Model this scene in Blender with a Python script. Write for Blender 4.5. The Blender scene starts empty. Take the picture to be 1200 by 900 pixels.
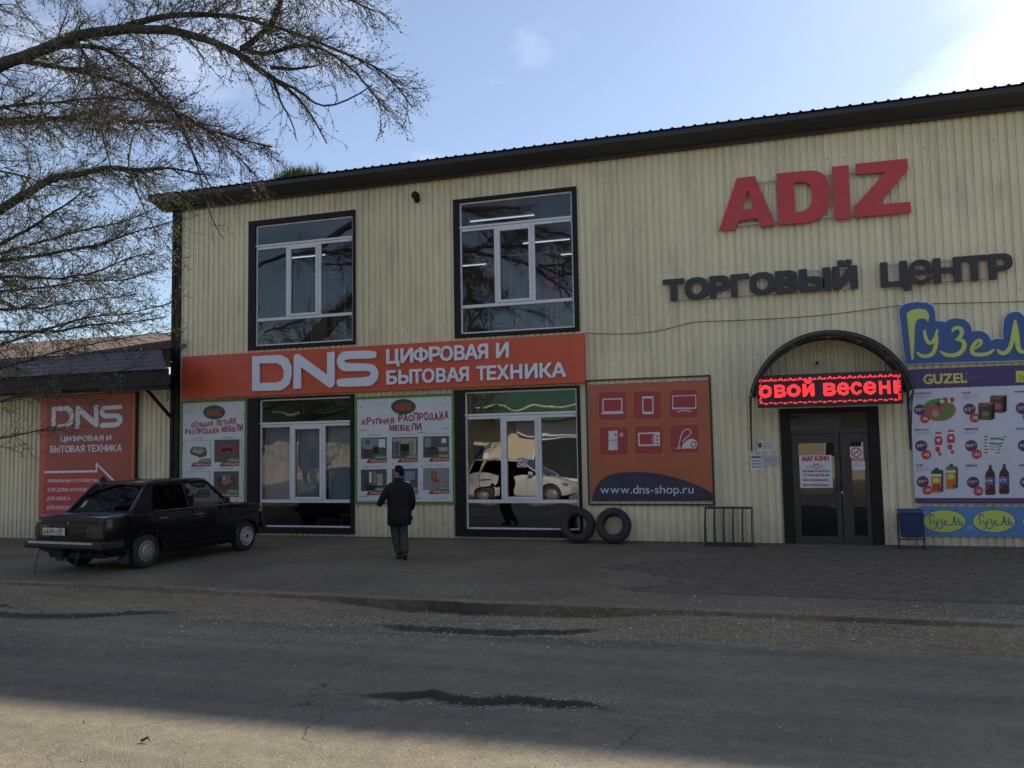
import bpy, bmesh, math, random
import numpy as np
from mathutils import Vector, Matrix, noise
from mathutils.bvhtree import BVHTree
R = math.radians
S = bpy.context.scene
COL = S.collection
rng = random.Random(7)

# ---------------------------------------------------------------- camera
CAM = Vector((0.0, -16.841, 1.9))
YAW, PITCH, ROLL, FPX = -0.302028, 0.07605, -0.017826, 990.05
_f = Vector((math.sin(YAW)*math.cos(PITCH), math.cos(YAW)*math.cos(PITCH), math.sin(PITCH)))
_r = Vector((math.cos(YAW), -math.sin(YAW), 0)); _u = _r.cross(_f)
RT = _r*math.cos(ROLL) + _u*math.sin(ROLL); UP = _u*math.cos(ROLL) - _r*math.sin(ROLL); FW = _f
cd = bpy.data.cameras.new('camera'); cam = bpy.data.objects.new('camera', cd); COL.objects.link(cam)
cd.sensor_width = 36; cd.lens = FPX/1200*36; cd.clip_end = 3000; cd.clip_start = 0.05
cam.matrix_world = Matrix(((RT.x, UP.x, -FW.x, CAM.x), (RT.y, UP.y, -FW.y, CAM.y), (RT.z, UP.z, -FW.z, CAM.z), (0, 0, 0, 1)))
S.camera = cam

# ---------------------------------------------------------------- world, sun, exposure
SUN_EL, SUN_AZ = R(35.0), R(21.0)            # azimuth from +Y towards +X
S.view_settings.view_transform = 'Standard'; S.view_settings.look = 'None'
S.view_settings.gamma = 1; S.view_settings.exposure = 0.78
W = bpy.data.worlds.new('World'); S.world = W; W.use_nodes = True
wn = W.node_tree.nodes; wl = W.node_tree.links; wn.clear()
wo = wn.new('ShaderNodeOutputWorld'); wb = wn.new('ShaderNodeBackground'); wb.inputs['Strength'].default_value = 0.084
sk = wn.new('ShaderNodeTexSky'); sk.sky_type = 'NISHITA'; sk.sun_disc = False
sk.sun_elevation = SUN_EL; sk.sun_rotation = SUN_AZ; sk.air_density = 1.0; sk.dust_density = 0.3; sk.ozone_density = 3.0; sk.altitude = 100
tc = wn.new('ShaderNodeTexCoord'); mp = wn.new('ShaderNodeMapping'); mp.inputs['Scale'].default_value = (1.0, 1.0, 2.6); mp.inputs['Location'].default_value = (9.1, 0.7, 2.2)
nz = wn.new('ShaderNodeTexNoise'); nz.inputs['Scale'].default_value = 2.6; nz.inputs['Detail'].default_value = 5; nz.inputs['Roughness'].default_value = 0.5
cr = wn.new('ShaderNodeValToRGB'); cr.color_ramp.elements[0].position = 0.52; cr.color_ramp.elements[1].position = 0.82
mx = wn.new('ShaderNodeMix'); mx.data_type = 'RGBA'
mul = wn.new('ShaderNodeMath'); mul.operation = 'MULTIPLY'; mul.inputs[1].default_value = 0.5
wl.new(tc.outputs['Generated'], mp.inputs['Vector']); wl.new(mp.outputs[0], nz.inputs['Vector']); wl.new(nz.outputs['Fac'], cr.inputs['Fac'])
wl.new(cr.outputs['Color'], mul.inputs[0]); wl.new(mul.outputs[0], mx.inputs['Factor'])
wl.new(sk.outputs[0], mx.inputs['A'])
mx.inputs['B'].default_value = (15.5, 15.6, 16.2, 1)
vl = wn.new('ShaderNodeMix'); vl.data_type = 'RGBA'; vl.inputs['Factor'].default_value = 0.09; vl.inputs['B'].default_value = (10.0, 9.6, 9.2, 1)
wl.new(mx.outputs['Result'], vl.inputs['A']); wl.new(vl.outputs['Result'], wb.inputs['Color']); wl.new(wb.outputs[0], wo.inputs[0])
sd = bpy.data.lights.new('sun', 'SUN'); so = bpy.data.objects.new('sun', sd); COL.objects.link(so)
sd.energy = 5.0; sd.angle = R(1.2); sd.color = (1.0, 0.90, 0.74)
sv = Vector((math.sin(SUN_AZ)*math.cos(SUN_EL), math.cos(SUN_AZ)*math.cos(SUN_EL), math.sin(SUN_EL)))
so.rotation_euler = sv.to_track_quat('Z', 'Y').to_euler(); so.location = (20, 30, 30)

# ---------------------------------------------------------------- measuring helpers
def ray(px, py): return RT*((px-600)/FPX) - UP*((py-450)/FPX) + FW
def onY(px, py, Y=0.0):
    d = ray(px, py); return CAM + d*((Y-CAM.y)/d.y)
def onZ(px, py, z=0.0):
    d = ray(px, py); return CAM + d*((z-CAM.z)/d.z)
def FX(px, py, Y=0.0):
    p = onY(px, py, Y); return (p.x, p.z)
def zm(x0, y0, s): return lambda u, v: (x0+u/s, y0+v/s)
def pxm(u, v): return (u, v)

# ---------------------------------------------------------------- materials
MATS = {}
def M(name, col, rough=0.6, metal=0.0, var=0.12, scale=3.0, bump=0.0, bscale=40.0, spec=0.5, emit=0.0, coat=0.0, obj=False, dirt=0.0, dirtcol=(0.05, 0.04, 0.03), stretch=None, alpha=None):
    if name in MATS: return MATS[name]
    m = bpy.data.materials.new(name); m.use_nodes = True; n = m.node_tree.nodes; l = m.node_tree.links
    b = n['Principled BSDF']; b.inputs['Roughness'].default_value = rough; b.inputs['Metallic'].default_value = metal
    b.inputs['Specular IOR Level'].default_value = spec; b.inputs['Coat Weight'].default_value = coat
    if obj: src = n.new('ShaderNodeTexCoord').outputs['Object']
    else: src = n.new('ShaderNodeNewGeometry').outputs['Position']
    if stretch:
        q = n.new('ShaderNodeMapping'); q.inputs['Scale'].default_value = stretch; l.new(src, q.inputs['Vector']); src = q.outputs[0]
    t = n.new('ShaderNodeTexNoise'); t.inputs['Scale'].default_value = scale; t.inputs['Detail'].default_value = 6; t.inputs['Roughness'].default_value = 0.65
    l.new(src, t.inputs['Vector'])
    mr = n.new('ShaderNodeMapRange'); mr.inputs['From Min'].default_value = 0.3; mr.inputs['From Max'].default_value = 0.7
    mr.inputs['To Min'].default_value = 1-var; mr.inputs['To Max'].default_value = 1+var; l.new(t.outputs['Fac'], mr.inputs['Value'])
    hsv = n.new('ShaderNodeHueSaturation'); hsv.inputs['Color'].default_value = (*col, 1); l.new(mr.outputs[0], hsv.inputs['Value'])
    out = hsv.outputs[0]
    if dirt > 0:
        t2 = n.new('ShaderNodeTexNoise'); t2.inputs['Scale'].default_value = scale*2.7; t2.inputs['Detail'].default_value = 8; l.new(src, t2.inputs['Vector'])
        r2 = n.new('ShaderNodeMapRange'); r2.inputs['From Min'].default_value = 0.52; r2.inputs['From Max'].default_value = 0.75; r2.inputs['To Max'].default_value = dirt
        l.new(t2.outputs['Fac'], r2.inputs['Value'])
        k = n.new('ShaderNodeMix'); k.data_type = 'RGBA'; l.new(r2.outputs[0], k.inputs['Factor']); l.new(out, k.inputs['A']); k.inputs['B'].default_value = (*dirtcol, 1)
        out = k.outputs['Result']
    l.new(out, b.inputs['Base Color'])
    if emit > 0:
        b.inputs['Emission Color'].default_value = (*col, 1); b.inputs['Emission Strength'].default_value = emit
    if bump > 0:
        t3 = n.new('ShaderNodeTexNoise'); t3.inputs['Scale'].default_value = bscale; t3.inputs['Detail'].default_value = 5; l.new(src, t3.inputs['Vector'])
        bp = n.new('ShaderNodeBump'); bp.inputs['Strength'].default_value = bump; bp.inputs['Distance'].default_value = 0.02; l.new(t3.outputs['Fac'], bp.inputs['Height'])
        l.new(bp.outputs[0], b.inputs['Normal'])
    MATS[name] = m; return m

def glass(name, tint, refl, wav=0.0, wscale=1.5, dist=0.05):
    if name in MATS: return MATS[name]
    m = bpy.data.materials.new(name); m.use_nodes = True; n = m.node_tree.nodes; l = m.node_tree.links; n.clear()
    o = n.new('ShaderNodeOutputMaterial'); g = n.new('ShaderNodeBsdfGlossy'); g.inputs['Roughness'].default_value = 0.01
    t = n.new('ShaderNodeBsdfTransparent'); t.inputs['Color'].default_value = (*tint, 1)
    x = n.new('ShaderNodeMixShader'); lw = n.new('ShaderNodeLayerWeight'); lw.inputs['Blend'].default_value = .5; f = n.new('ShaderNodeMath'); f.operation = 'POWER'; f.inputs[1].default_value = 4.0; l.new(lw.outputs['Facing'], f.inputs[0])
    a = n.new('ShaderNodeMath'); a.operation = 'ADD'; a.inputs[1].default_value = refl; a.use_clamp = True
    l.new(f.outputs[0], a.inputs[0]); l.new(a.outputs[0], x.inputs[0]); l.new(t.outputs[0], x.inputs[1]); l.new(g.outputs[0], x.inputs[2]); l.new(x.outputs[0], o.inputs[0])
    if wav > 0:
        ge = n.new('ShaderNodeNewGeometry'); tx = n.new('ShaderNodeTexNoise'); tx.inputs['Scale'].default_value = wscale; tx.inputs['Detail'].default_value = 1
        l.new(ge.outputs['Position'], tx.inputs['Vector']); bp = n.new('ShaderNodeBump'); bp.inputs['Strength'].default_value = wav; bp.inputs['Distance'].default_value = dist
        l.new(tx.outputs['Fac'], bp.inputs['Height']); l.new(bp.outputs[0], g.inputs['Normal'])
    MATS[name] = m; return m

CLAD = M('cream_sheet', (0.73, 0.640, 0.435), 0.5, var=0.08, scale=0.9, dirt=0.35, dirtcol=(0.30, 0.27, 0.20), stretch=(1, 1, 0.35), bump=0.05, bscale=6)
def cladding_material():
    m = CLAD; n = m.node_tree.nodes; l = m.node_tree.links; b = n['Principled BSDF']
    src = b.inputs['Base Color'].links[0].from_socket
    ge = n.new('ShaderNodeNewGeometry'); sx = n.new('ShaderNodeSeparateXYZ'); l.new(ge.outputs['Position'], sx.inputs[0])
    # splash dirt rising from the pavement, and rain streaks
    mr = n.new('ShaderNodeMapRange'); mr.inputs['From Min'].default_value = 0.0; mr.inputs['From Max'].default_value = 0.55; mr.inputs['To Min'].default_value = 0.55; mr.inputs['To Max'].default_value = 0.0
    l.new(sx.outputs['Z'], mr.inputs['Value'])
    t = n.new('ShaderNodeTexNoise'); t.inputs['Scale'].default_value = 5; t.inputs['Detail'].default_value = 8; l.new(ge.outputs['Position'], t.inputs['Vector'])
    mu = n.new('ShaderNodeMath'); mu.operation = 'MULTIPLY'; l.new(mr.outputs[0], mu.inputs[0]); l.new(t.outputs['Fac'], mu.inputs[1])
    k = n.new('ShaderNodeMix'); k.data_type = 'RGBA'; l.new(mu.outputs[0], k.inputs['Factor']); l.new(src, k.inputs['A']); k.inputs['B'].default_value = (0.11, 0.095, 0.075, 1)
    mps = n.new('ShaderNodeMapping'); mps.inputs['Scale'].default_value = (9, 9, 0.35); l.new(ge.outputs['Position'], mps.inputs['Vector'])
    ts = n.new('ShaderNodeTexNoise'); ts.inputs['Scale'].default_value = 1.0; ts.inputs['Detail'].default_value = 6; l.new(mps.outputs[0], ts.inputs['Vector'])
    ms = n.new('ShaderNodeMapRange'); ms.inputs['From Min'].default_value = .53; ms.inputs['From Max'].default_value = .78; ms.inputs['To Max'].default_value = .34; l.new(ts.outputs['Fac'], ms.inputs['Value'])
    k2 = n.new('ShaderNodeMix'); k2.data_type = 'RGBA'; l.new(ms.outputs[0], k2.inputs['Factor']); l.new(k.outputs['Result'], k2.inputs['A']); k2.inputs['B'].default_value = (0.27, 0.235, 0.175, 1); k = k2
    # per-sheet tint
    oi = n.new('ShaderNodeObjectInfo'); m2 = n.new('ShaderNodeMapRange'); m2.inputs['To Min'].default_value = 0.94; m2.inputs['To Max'].default_value = 1.05; l.new(oi.outputs['Random'], m2.inputs['Value'])
    h = n.new('ShaderNodeHueSaturation'); l.new(k.outputs['Result'], h.inputs['Color']); l.new(m2.outputs[0], h.inputs['Value'])
    l.new(h.outputs[0], b.inputs['Base Color'])
cladding_material()
TRIM = M('dark_brown_trim', (0.011, 0.010, 0.010), 0.55, var=0.25, scale=4, dirt=0.2, dirtcol=(0.035, 0.03, 0.025), spec=0.25)
FASC = M('anthracite_fascia', (0.017, 0.017, 0.020), 0.5, var=0.15, scale=1.2, dirt=0.3, dirtcol=(0.06, 0.055, 0.05))
PVC = M('white_pvc', (0.66, 0.66, 0.68), 0.35, var=0.05, scale=3, dirt=0.3, dirtcol=(0.35, 0.33, 0.3))
ORANGE = M('orange_red_panel', (0.60, 0.082, 0.030), 0.45, var=0.09, scale=1.2, bump=.12, bscale=2.5, dirt=0.15, dirtcol=(0.3, 0.08, 0.04))
LETW = M('white_letter_face', (0.68, 0.71, 0.80), 0.35, var=0.03)
LETS = M('letter_side', (0.5, 0.5, 0.55), 0.5)
REDL = M('adiz_red', (0.50, 0.028, 0.035), 0.4, var=0.06, scale=2)
BLKL = M('black_letters', (0.028, 0.024, 0.026), 0.5, var=0.2, scale=3)
STEEL = M('galvanised_steel', (0.35, 0.35, 0.34), 0.45, metal=0.6, var=0.15, scale=8)
IRON = M('black_iron', (0.018, 0.018, 0.02), 0.45, var=0.25, scale=9, dirt=0.25, dirtcol=(0.07, 0.04, 0.025))
RUBBER = M('old_rubber', (0.022, 0.022, 0.023), 0.75, var=0.25, scale=7, bump=0.15, bscale=30, dirt=0.35, dirtcol=(0.07, 0.065, 0.055), obj=True)
BLACK = M('matt_black', (0.012, 0.012, 0.013), 0.8)
WHITEP = M('print_white', (0.60, 0.61, 0.63), 0.45, var=0.05, scale=1.5, bump=.15, bscale=2.2, dirt=.12, dirtcol=(.42, .40, .36))
GREENP = M('print_green', (0.075, 0.22, 0.035), 0.45, var=0.06)
DGREEN = M('print_dark_green', (0.012, 0.075, 0.028), 0.45)
DRED = M('print_dark_red', (0.30, 0.014, 0.018), 0.45, var=0.05)
REDP = M('print_red', (0.48, 0.03, 0.03), 0.45, var=0.05)
GREYP = M('print_grey', (0.22, 0.22, 0.23), 0.5, var=0.05)
DGREYP = M('print_dark_grey', (0.07, 0.068, 0.068), 0.5, var=0.4, scale=18)
NAVY = M('print_navy', (0.016, 0.015, 0.05), 0.4, var=0.3, scale=1.5)
PURPLE = M('print_purple', (0.060, 0.022, 0.14), 0.4, var=0.05)
YELP = M('print_yellow', (0.60, 0.55, 0.07), 0.45)
YGREEN = M('sign_yellow_green', (0.50, 0.56, 0.10), 0.4, var=0.04)
BLUES = M('sign_blue', (0.022, 0.075, 0.25), 0.35, var=0.05)
LBLUE = M('banner_light_blue', (0.075, 0.22, 0.46), 0.45, var=0.10, scale=2)
BROWNP = M('print_brown', (0.055, 0.027, 0.017), 0.45, var=0.2, scale=12)
MEAT = M('print_meat', (0.42, 0.075, 0.07), 0.45, var=0.15, scale=25)
WOODP = M('print_wood', (0.30, 0.13, 0.05), 0.45, var=0.15, scale=12)
BEIGEP = M('print_beige', (0.36, 0.30, 0.22), 0.5, var=0.15, scale=15)

# ---------------------------------------------------------------- mesh building
class MB:
    def __init__(s): s.v = []; s.f = []; s.m = []
    def add(s, v, f, mi=0):
        o = len(s.v); s.v += [tuple(p) for p in v]; s.f += [tuple(i+o for i in q) for q in f]; s.m += [mi]*len(f); return s
    def box(s, x0, x1, y0, y1, z0, z1, mi=0):
        v = [(x, y, z) for x in (x0, x1) for y in (y0, y1) for z in (z0, z1)]
        return s.add(v, [(0, 1, 3, 2), (4, 6, 7, 5), (0, 4, 5, 1), (2, 3, 7, 6), (0, 2, 6, 4), (1, 5, 7, 3)], mi)
    def tube(s, pts, rad, n=8, cap=True, mi=0):
        pts = [Vector(p) for p in pts]; k = len(pts)
        if not hasattr(rad, '__len__'): rad = [rad]*k
        ref = None; vs = []
        for i, p in enumerate(pts):
            t = (pts[min(i+1, k-1)]-pts[max(i-1, 0)])
            t = t.normalized() if t.length > 1e-9 else Vector((0, 0, 1))
            if ref is None: ref = t.orthogonal().normalized()
            ref = (ref - t*ref.dot(t)); ref = ref.normalized() if ref.length > 1e-6 else t.orthogonal().normalized()
            b = t.cross(ref)
            for j in range(n):
                a = 2*math.pi*j/n; vs.append(p+(ref*math.cos(a)+b*math.sin(a))*rad[i])
        fs = [(i*n+j, i*n+(j+1) % n, (i+1)*n+(j+1) % n, (i+1)*n+j) for i in range(k-1) for j in range(n)]
        if cap: fs += [tuple(range(n))[::-1], tuple(range((k-1)*n, k*n))]
        return s.add(vs, fs, mi)
    def loft(s, rings, cap=True, closed=True, mi=0):
        n = len(rings[0]); vs = [p for r in rings for p in r]; e = n if closed else n-1
        fs = [(i*n+j, i*n+(j+1) % n, (i+1)*n+(j+1) % n, (i+1)*n+j) for i in range(len(rings)-1) for j in range(e)]
        if cap: fs += [tuple(range(n))[::-1], tuple(range((len(rings)-1)*n, len(rings)*n))]
        return s.add(vs, fs, mi)
    def lathe(s, prof, axis='y', n=24, c=(0, 0, 0), mi=0, closed=False):
        # prof: list of (r, h) about the axis
        rings = []
        for j in range(n):
            a = 2*math.pi*j/n; ca, sa = math.cos(a), math.sin(a)
            if axis == 'y': rings.append([(c[0]+r*ca, c[1]+h, c[2]+r*sa) for r, h in prof])
            elif axis == 'z': rings.append([(c[0]+r*ca, c[1]+r*sa, c[2]+h) for r, h in prof])
            else: rings.append([(c[0]+h, c[1]+r*ca, c[2]+r*sa) for r, h in prof])
        m = len(prof); vs = [p for r in rings for p in r]; e = m if closed else m-1
        fs = [(j*m+i, j*m+(i+1) % m, ((j+1) % n)*m+(i+1) % m, ((j+1) % n)*m+i) for j in range(n) for i in range(e)]
        return s.add(vs, fs, mi)
    def build(s, name, mat, parent=None, smooth=False, bevel=0, recalc=True, seg=1):
        me = bpy.data.meshes.new(name); me.from_pydata(s.v, [], s.f)
        for m in (mat if isinstance(mat, (list, tuple)) else [mat]): me.materials.append(m)
        if isinstance(mat, (list, tuple)): me.polygons.foreach_set('material_index', s.m)
        if recalc or bevel:
            b = bmesh.new(); b.from_mesh(me)
            if bevel: bmesh.ops.bevel(b, geom=[e for e in b.edges if len(e.link_faces) == 2 and e.calc_face_angle(0) > 0.5], offset=bevel, segments=seg, affect='EDGES', clamp_overlap=True)
            bmesh.ops.recalc_face_normals(b, faces=b.faces); b.to_mesh(me); b.free()
        if smooth: me.polygons.foreach_set('use_smooth', [True]*len(me.polygons))
        me.update(); o = bpy.data.objects.new(name, me); COL.objects.link(o)
        if parent: o.parent = parent
        return o
def auto_smooth(o, ang=40):
    me = o.data; me.polygons.foreach_set('use_smooth', [True]*len(me.polygons))
    b = bmesh.new(); b.from_mesh(me)
    for e in b.edges:
        if len(e.link_faces) == 2 and e.calc_face_angle(0) > R(ang): e.smooth = False
    b.to_mesh(me); b.free(); return o
def tag(o, label=None, cat=None, group=None, kind=None):
    if label: o['label'] = label
    if cat: o['category'] = cat
    if group: o['group'] = group
    if kind: o['kind'] = kind
    return o
def empty(name, loc=(0, 0, 0), rz=0, label=None, cat=None, group=None):
    o = bpy.data.objects.new(name, None); COL.objects.link(o); o.location = loc; o.rotation_euler.z = rz; o.empty_display_size = 0.2
    return tag(o, label, cat, group)
def copy_tree(o, parent=None):
    c = o.copy(); COL.objects.link(c)
    if parent: c.parent = parent
    for ch in list(o.children): copy_tree(ch, c)
    return c
def evaluated(o):
    dg = bpy.context.evaluated_depsgraph_get(); dg.update(); me = bpy.data.meshes.new_from_object(o.evaluated_get(dg)); return me

# flat shapes on XZ planes -> (verts2d, faces)
_tc = {}
def _outline(ch):
    c = bpy.data.curves.new('t', 'FONT'); c.body = ch; c.size = 1
    o = bpy.data.objects.new('t', c); COL.objects.link(o); dg = bpy.context.evaluated_depsgraph_get(); cu = o.to_curve(dg, apply_modifiers=False); loops = []
    for sp in cu.splines:
        L = []; bp = sp.bezier_points; n = len(bp)
        if n:
            for i in range(n):
                a, b = bp[i], bp[(i+1) % n]; p0, p1, p2, p3 = a.co, a.handle_right, b.handle_left, b.co
                straight = abs((p1-p0).cross(p3-p0).z)+abs((p2-p0).cross(p3-p0).z) < 1e-5; m = 1 if straight else 6
                for k in range(m): t = k/m; q = p0*(1-t)**3+p1*3*t*(1-t)**2+p2*3*t*t*(1-t)+p3*t**3; L.append((q.x, q.y))
        else: L = [(p.co.x, p.co.y) for p in sp.points]
        if len(L) > 2: loops.append(L)
    o.to_curve_clear(); bpy.data.objects.remove(o); bpy.data.curves.remove(c); return loops
def _fatten(loops, d, cell, pw_=2):
    """union of the outlines grown by d: distance field on a grid (non-zero winding), contour by marching squares"""
    A = np.array([p for L in loops for p in L]); B = np.array([p for L in loops for p in L[1:]+L[:1]])
    x0, y0 = A.min(0)-d-2*cell; x1, y1 = A.max(0)+d+2*cell
    nx = int((x1-x0)/cell)+2; ny = int((y1-y0)/cell)+2; X = x0+np.arange(nx)*cell; Y = y0+np.arange(ny)*cell
    G = np.stack(np.meshgrid(X, Y, indexing='ij'), -1).reshape(-1, 2); F = np.empty(len(G)); AB = B-A; L2 = (AB**2).sum(1)+1e-12
    for c0 in range(0, len(G), 4000):
        g = G[c0:c0+4000, None, :]; t = np.clip(((g-A)*AB).sum(2)/L2, 0, 1); df = np.abs((A+t[..., None]*AB)-g); dd = ((df**pw_).sum(2)**(1/pw_)).min(1)
        ya, yb = A[:, 1], B[:, 1]; gy = g[..., 1]; cr = (ya > gy) != (yb > gy); xi = A[:, 0]+(gy-ya)/np.where(yb == ya, 1e-9, yb-ya)*AB[:, 0]
        wn_ = (np.logical_and(cr, xi > g[..., 0])*np.where(yb > ya, 1, -1)).sum(1); F[c0:c0+4000] = np.where(wn_ != 0, -dd, dd)-d-1e-4
    F = F.reshape(nx, ny); seg = {}
    def ip(p, q):
        a, b = F[p], F[q]; t = a/(a-b); return (X[p[0]]+(X[q[0]]-X[p[0]])*t, Y[p[1]]+(Y[q[1]]-Y[p[1]])*t)
    E_ = lambda p, q: (p, q) if p < q else (q, p)
    pt = {}; S_ = F < 0; mixm = S_[:-1, :-1].astype(int)+S_[1:, :-1]+S_[:-1, 1:]+S_[1:, 1:]
    for i, j in zip(*np.where((mixm > 0) & (mixm < 4))):
        i = int(i); j = int(j); c = [(i, j), (i+1, j), (i+1, j+1), (i, j+1)]; s = [S_[q] for q in c]; ent = []; ex = []
        for k in range(4):
            a, b = k, (k+1) % 4
            if s[a] != s[b]:
                e = E_(c[a], c[b])
                if e not in pt: pt[e] = ip(*e)
                (ex if s[a] else ent).append((k, e))
        if len(ent) == 1: seg[ex[0][1]] = ent[0][1]
        else:
            for k, e in ex:
                m = min(ent, key=lambda q: (k-q[0]) % 4 if (s[(k)]) else 9); seg[e] = m[1]
    loops = []
    while seg:
        st = next(iter(seg)); cur = st; L = []
        while cur in seg: L.append(pt[cur]); cur = seg.pop(cur)
        if len(L) < 4: continue
        out = []   # drop nearly collinear points
        n = len(L); keep = _dp(L+[L[0]], cell*.12)[:-1]; loops.append(keep)
    return filled(loops)
def _dp(L, eps):
    st = [(0, len(L)-1)]; keep = {0, len(L)-1}
    far = max(range(len(L)), key=lambda i: (L[i][0]-L[0][0])**2+(L[i][1]-L[0][1])**2); keep.add(far); st = [(0, far), (far, len(L)-1)]
    while st:
        a, b = st.pop()
        if b-a < 2: continue
        ax, ay = L[a]; bx, by = L[b]; dx, dy = bx-ax, by-ay; l = math.hypot(dx, dy)+1e-12
        i = max(range(a+1, b), key=lambda i: abs((L[i][0]-ax)*dy-(L[i][1]-ay)*dx)); 
        if abs((L[i][0]-ax)*dy-(L[i][1]-ay)*dx)/l > eps: keep.add(i); st += [(a, i), (i, b)]
    return [L[i] for i in sorted(keep)]
def _glyph1(ch, bold, sq=0):
    k = (ch, bold, sq)
    if k not in _tc:
        loops = _outline(ch); vs, fs = _fatten(loops, bold*.75, .022 if bold >= .02 else .027, 8 if sq else 2); x0 = min(v[0] for v in vs); x1 = max(v[0] for v in vs)
        _tc[k] = ([(v[0]-x0, v[1]) for v in vs], fs, x1-x0)
    return _tc[k]
def glyphs(s, bold=0.0, res=3, shear=0.0, sq=0):
    x = 0; V = []; F = []
    for ch in s:
        if ch == ' ': x += .27; continue
        vs, fs, w = _glyph1(ch, bold, sq); n = len(V); V += [(p[0]+x, p[1]) for p in vs]; F += [tuple(i+n for i in f) for f in fs]; x += w+max(.02, .085-bold*.9)
    x0 = min(v[0] for v in V); x1 = max(v[0] for v in V); y0 = min(v[1] for v in V); y1 = max(v[1] for v in V)
    return [((v[0]-x0)/(x1-x0), (v[1]-y0)/max(1e-6, y1-y0)) for v in V], F
def filled(loops):
    """fill outlines (first outer, others holes) in 2D"""
    c = bpy.data.curves.new('f', 'CURVE'); c.dimensions = '2D'; c.fill_mode = 'BOTH'
    for L in loops:
        sp = c.splines.new('POLY'); sp.points.add(len(L)-1); sp.use_cyclic_u = True
        for i, p in enumerate(L): sp.points[i].co = (p[0], p[1], 0, 1)
    o = bpy.data.objects.new('f', c); COL.objects.link(o); me = evaluated(o)
    vs = [(v.co.x, v.co.y) for v in me.vertices]; fs = [tuple(p.vertices) for p in me.polygons]
    bpy.data.objects.remove(o); bpy.data.curves.remove(c); bpy.data.meshes.remove(me); return vs, fs
def ribbon2(pts, w, step=None):
    """stroke with width; w number or list; returns 2D outline"""
    n = len(pts); ws = w if hasattr(w, '__len__') else [w]*n; L = []; Rr = []
    P = [Vector(p) for p in pts]
    for i in range(n):
        a = (P[i]-P[i-1]).normalized() if i > 0 else (P[1]-P[0]).normalized()
        b = (P[i+1]-P[i]).normalized() if i < n-1 else a
        t = a+b; t = t.normalized() if t.length > 1e-6 else a
        nn = Vector((-t.y, t.x)); k = 1/max(0.5, nn.dot(Vector((-a.y, a.x))))
        L.append(P[i]+nn*ws[i]/2*k); Rr.append(P[i]-nn*ws[i]/2*k)
    vs = [tuple(p) for p in L]+[tuple(p) for p in Rr]
    return vs, [(i, i+1, n+i+1, n+i) for i in range(n-1)]
def smooth2(pts, it=2, closed=False):
    for _ in range(it):
        q = []
        n = len(pts); rngi = range(n) if closed else range(n-1)
        if not closed: q.append(pts[0])
        for i in rngi:
            a = pts[i]; b = pts[(i+1) % n]
            q.append((a[0]*.75+b[0]*.25, a[1]*.75+b[1]*.25)); q.append((a[0]*.25+b[0]*.75, a[1]*.25+b[1]*.75))
        if not closed: q.append(pts[-1])
        pts = q
    return pts
def ell(cx, cy, rx, ry, n=20): return [(cx+rx*math.cos(2*math.pi*i/n), cy+ry*math.sin(2*math.pi*i/n)) for i in range(n)]
def arc(cx, cy, rx, ry, a0, a1, n=8): return [(cx+rx*math.cos(R(a0+(a1-a0)*i/n)), cy+ry*math.sin(R(a0+(a1-a0)*i/n))) for i in range(n+1)]
def rrect(x0, y0, x1, y1, r, n=4):
    return arc(x1-r, y1-r, r, r, 0, 90, n)+arc(x0+r, y1-r, r, r, 90, 180, n)+arc(x0+r, y0+r, r, r, 180, 270, n)+arc(x1-r, y0+r, r, r, 270, 360, n)
def plate(mb, vs, fs, y, depth=0.0, mi=0, mis=None):
    """2D XZ shape at front plane y; depth>0 makes it solid backwards"""
    n = len(vs); mis = mi if mis is None else mis
    if depth <= 0:
        mb.add([(v[0], y, v[1]) for v in vs], fs, mi); return
    cnt = {}
    for f in fs:
        for i in range(len(f)):
            a, b = f[i], f[(i+1) % len(f)]; cnt.setdefault((min(a, b), max(a, b)), []).append((a, b))
    # merge by position so that duplicated verts do not add inner walls
    V = [(v[0], y, v[1]) for v in vs]+[(v[0], y+depth, v[1]) for v in vs]
    F = [tuple(f) for f in fs]; mb.add(V, F, mi)
    o = len(mb.v)-2*n
    side = [(a, b, b+n, a+n) for k, e in cnt.items() if len(e) == 1 for a, b in e]
    for q in side: mb.f.append(tuple(i+o for i in q)); mb.m.append(mis)
    for f in fs: mb.f.append(tuple(i+n+o for i in f[::-1])); mb.m.append(mis)
def tri_face_flip(vs, fs): return vs, [f[::-1] for f in fs]

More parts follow.
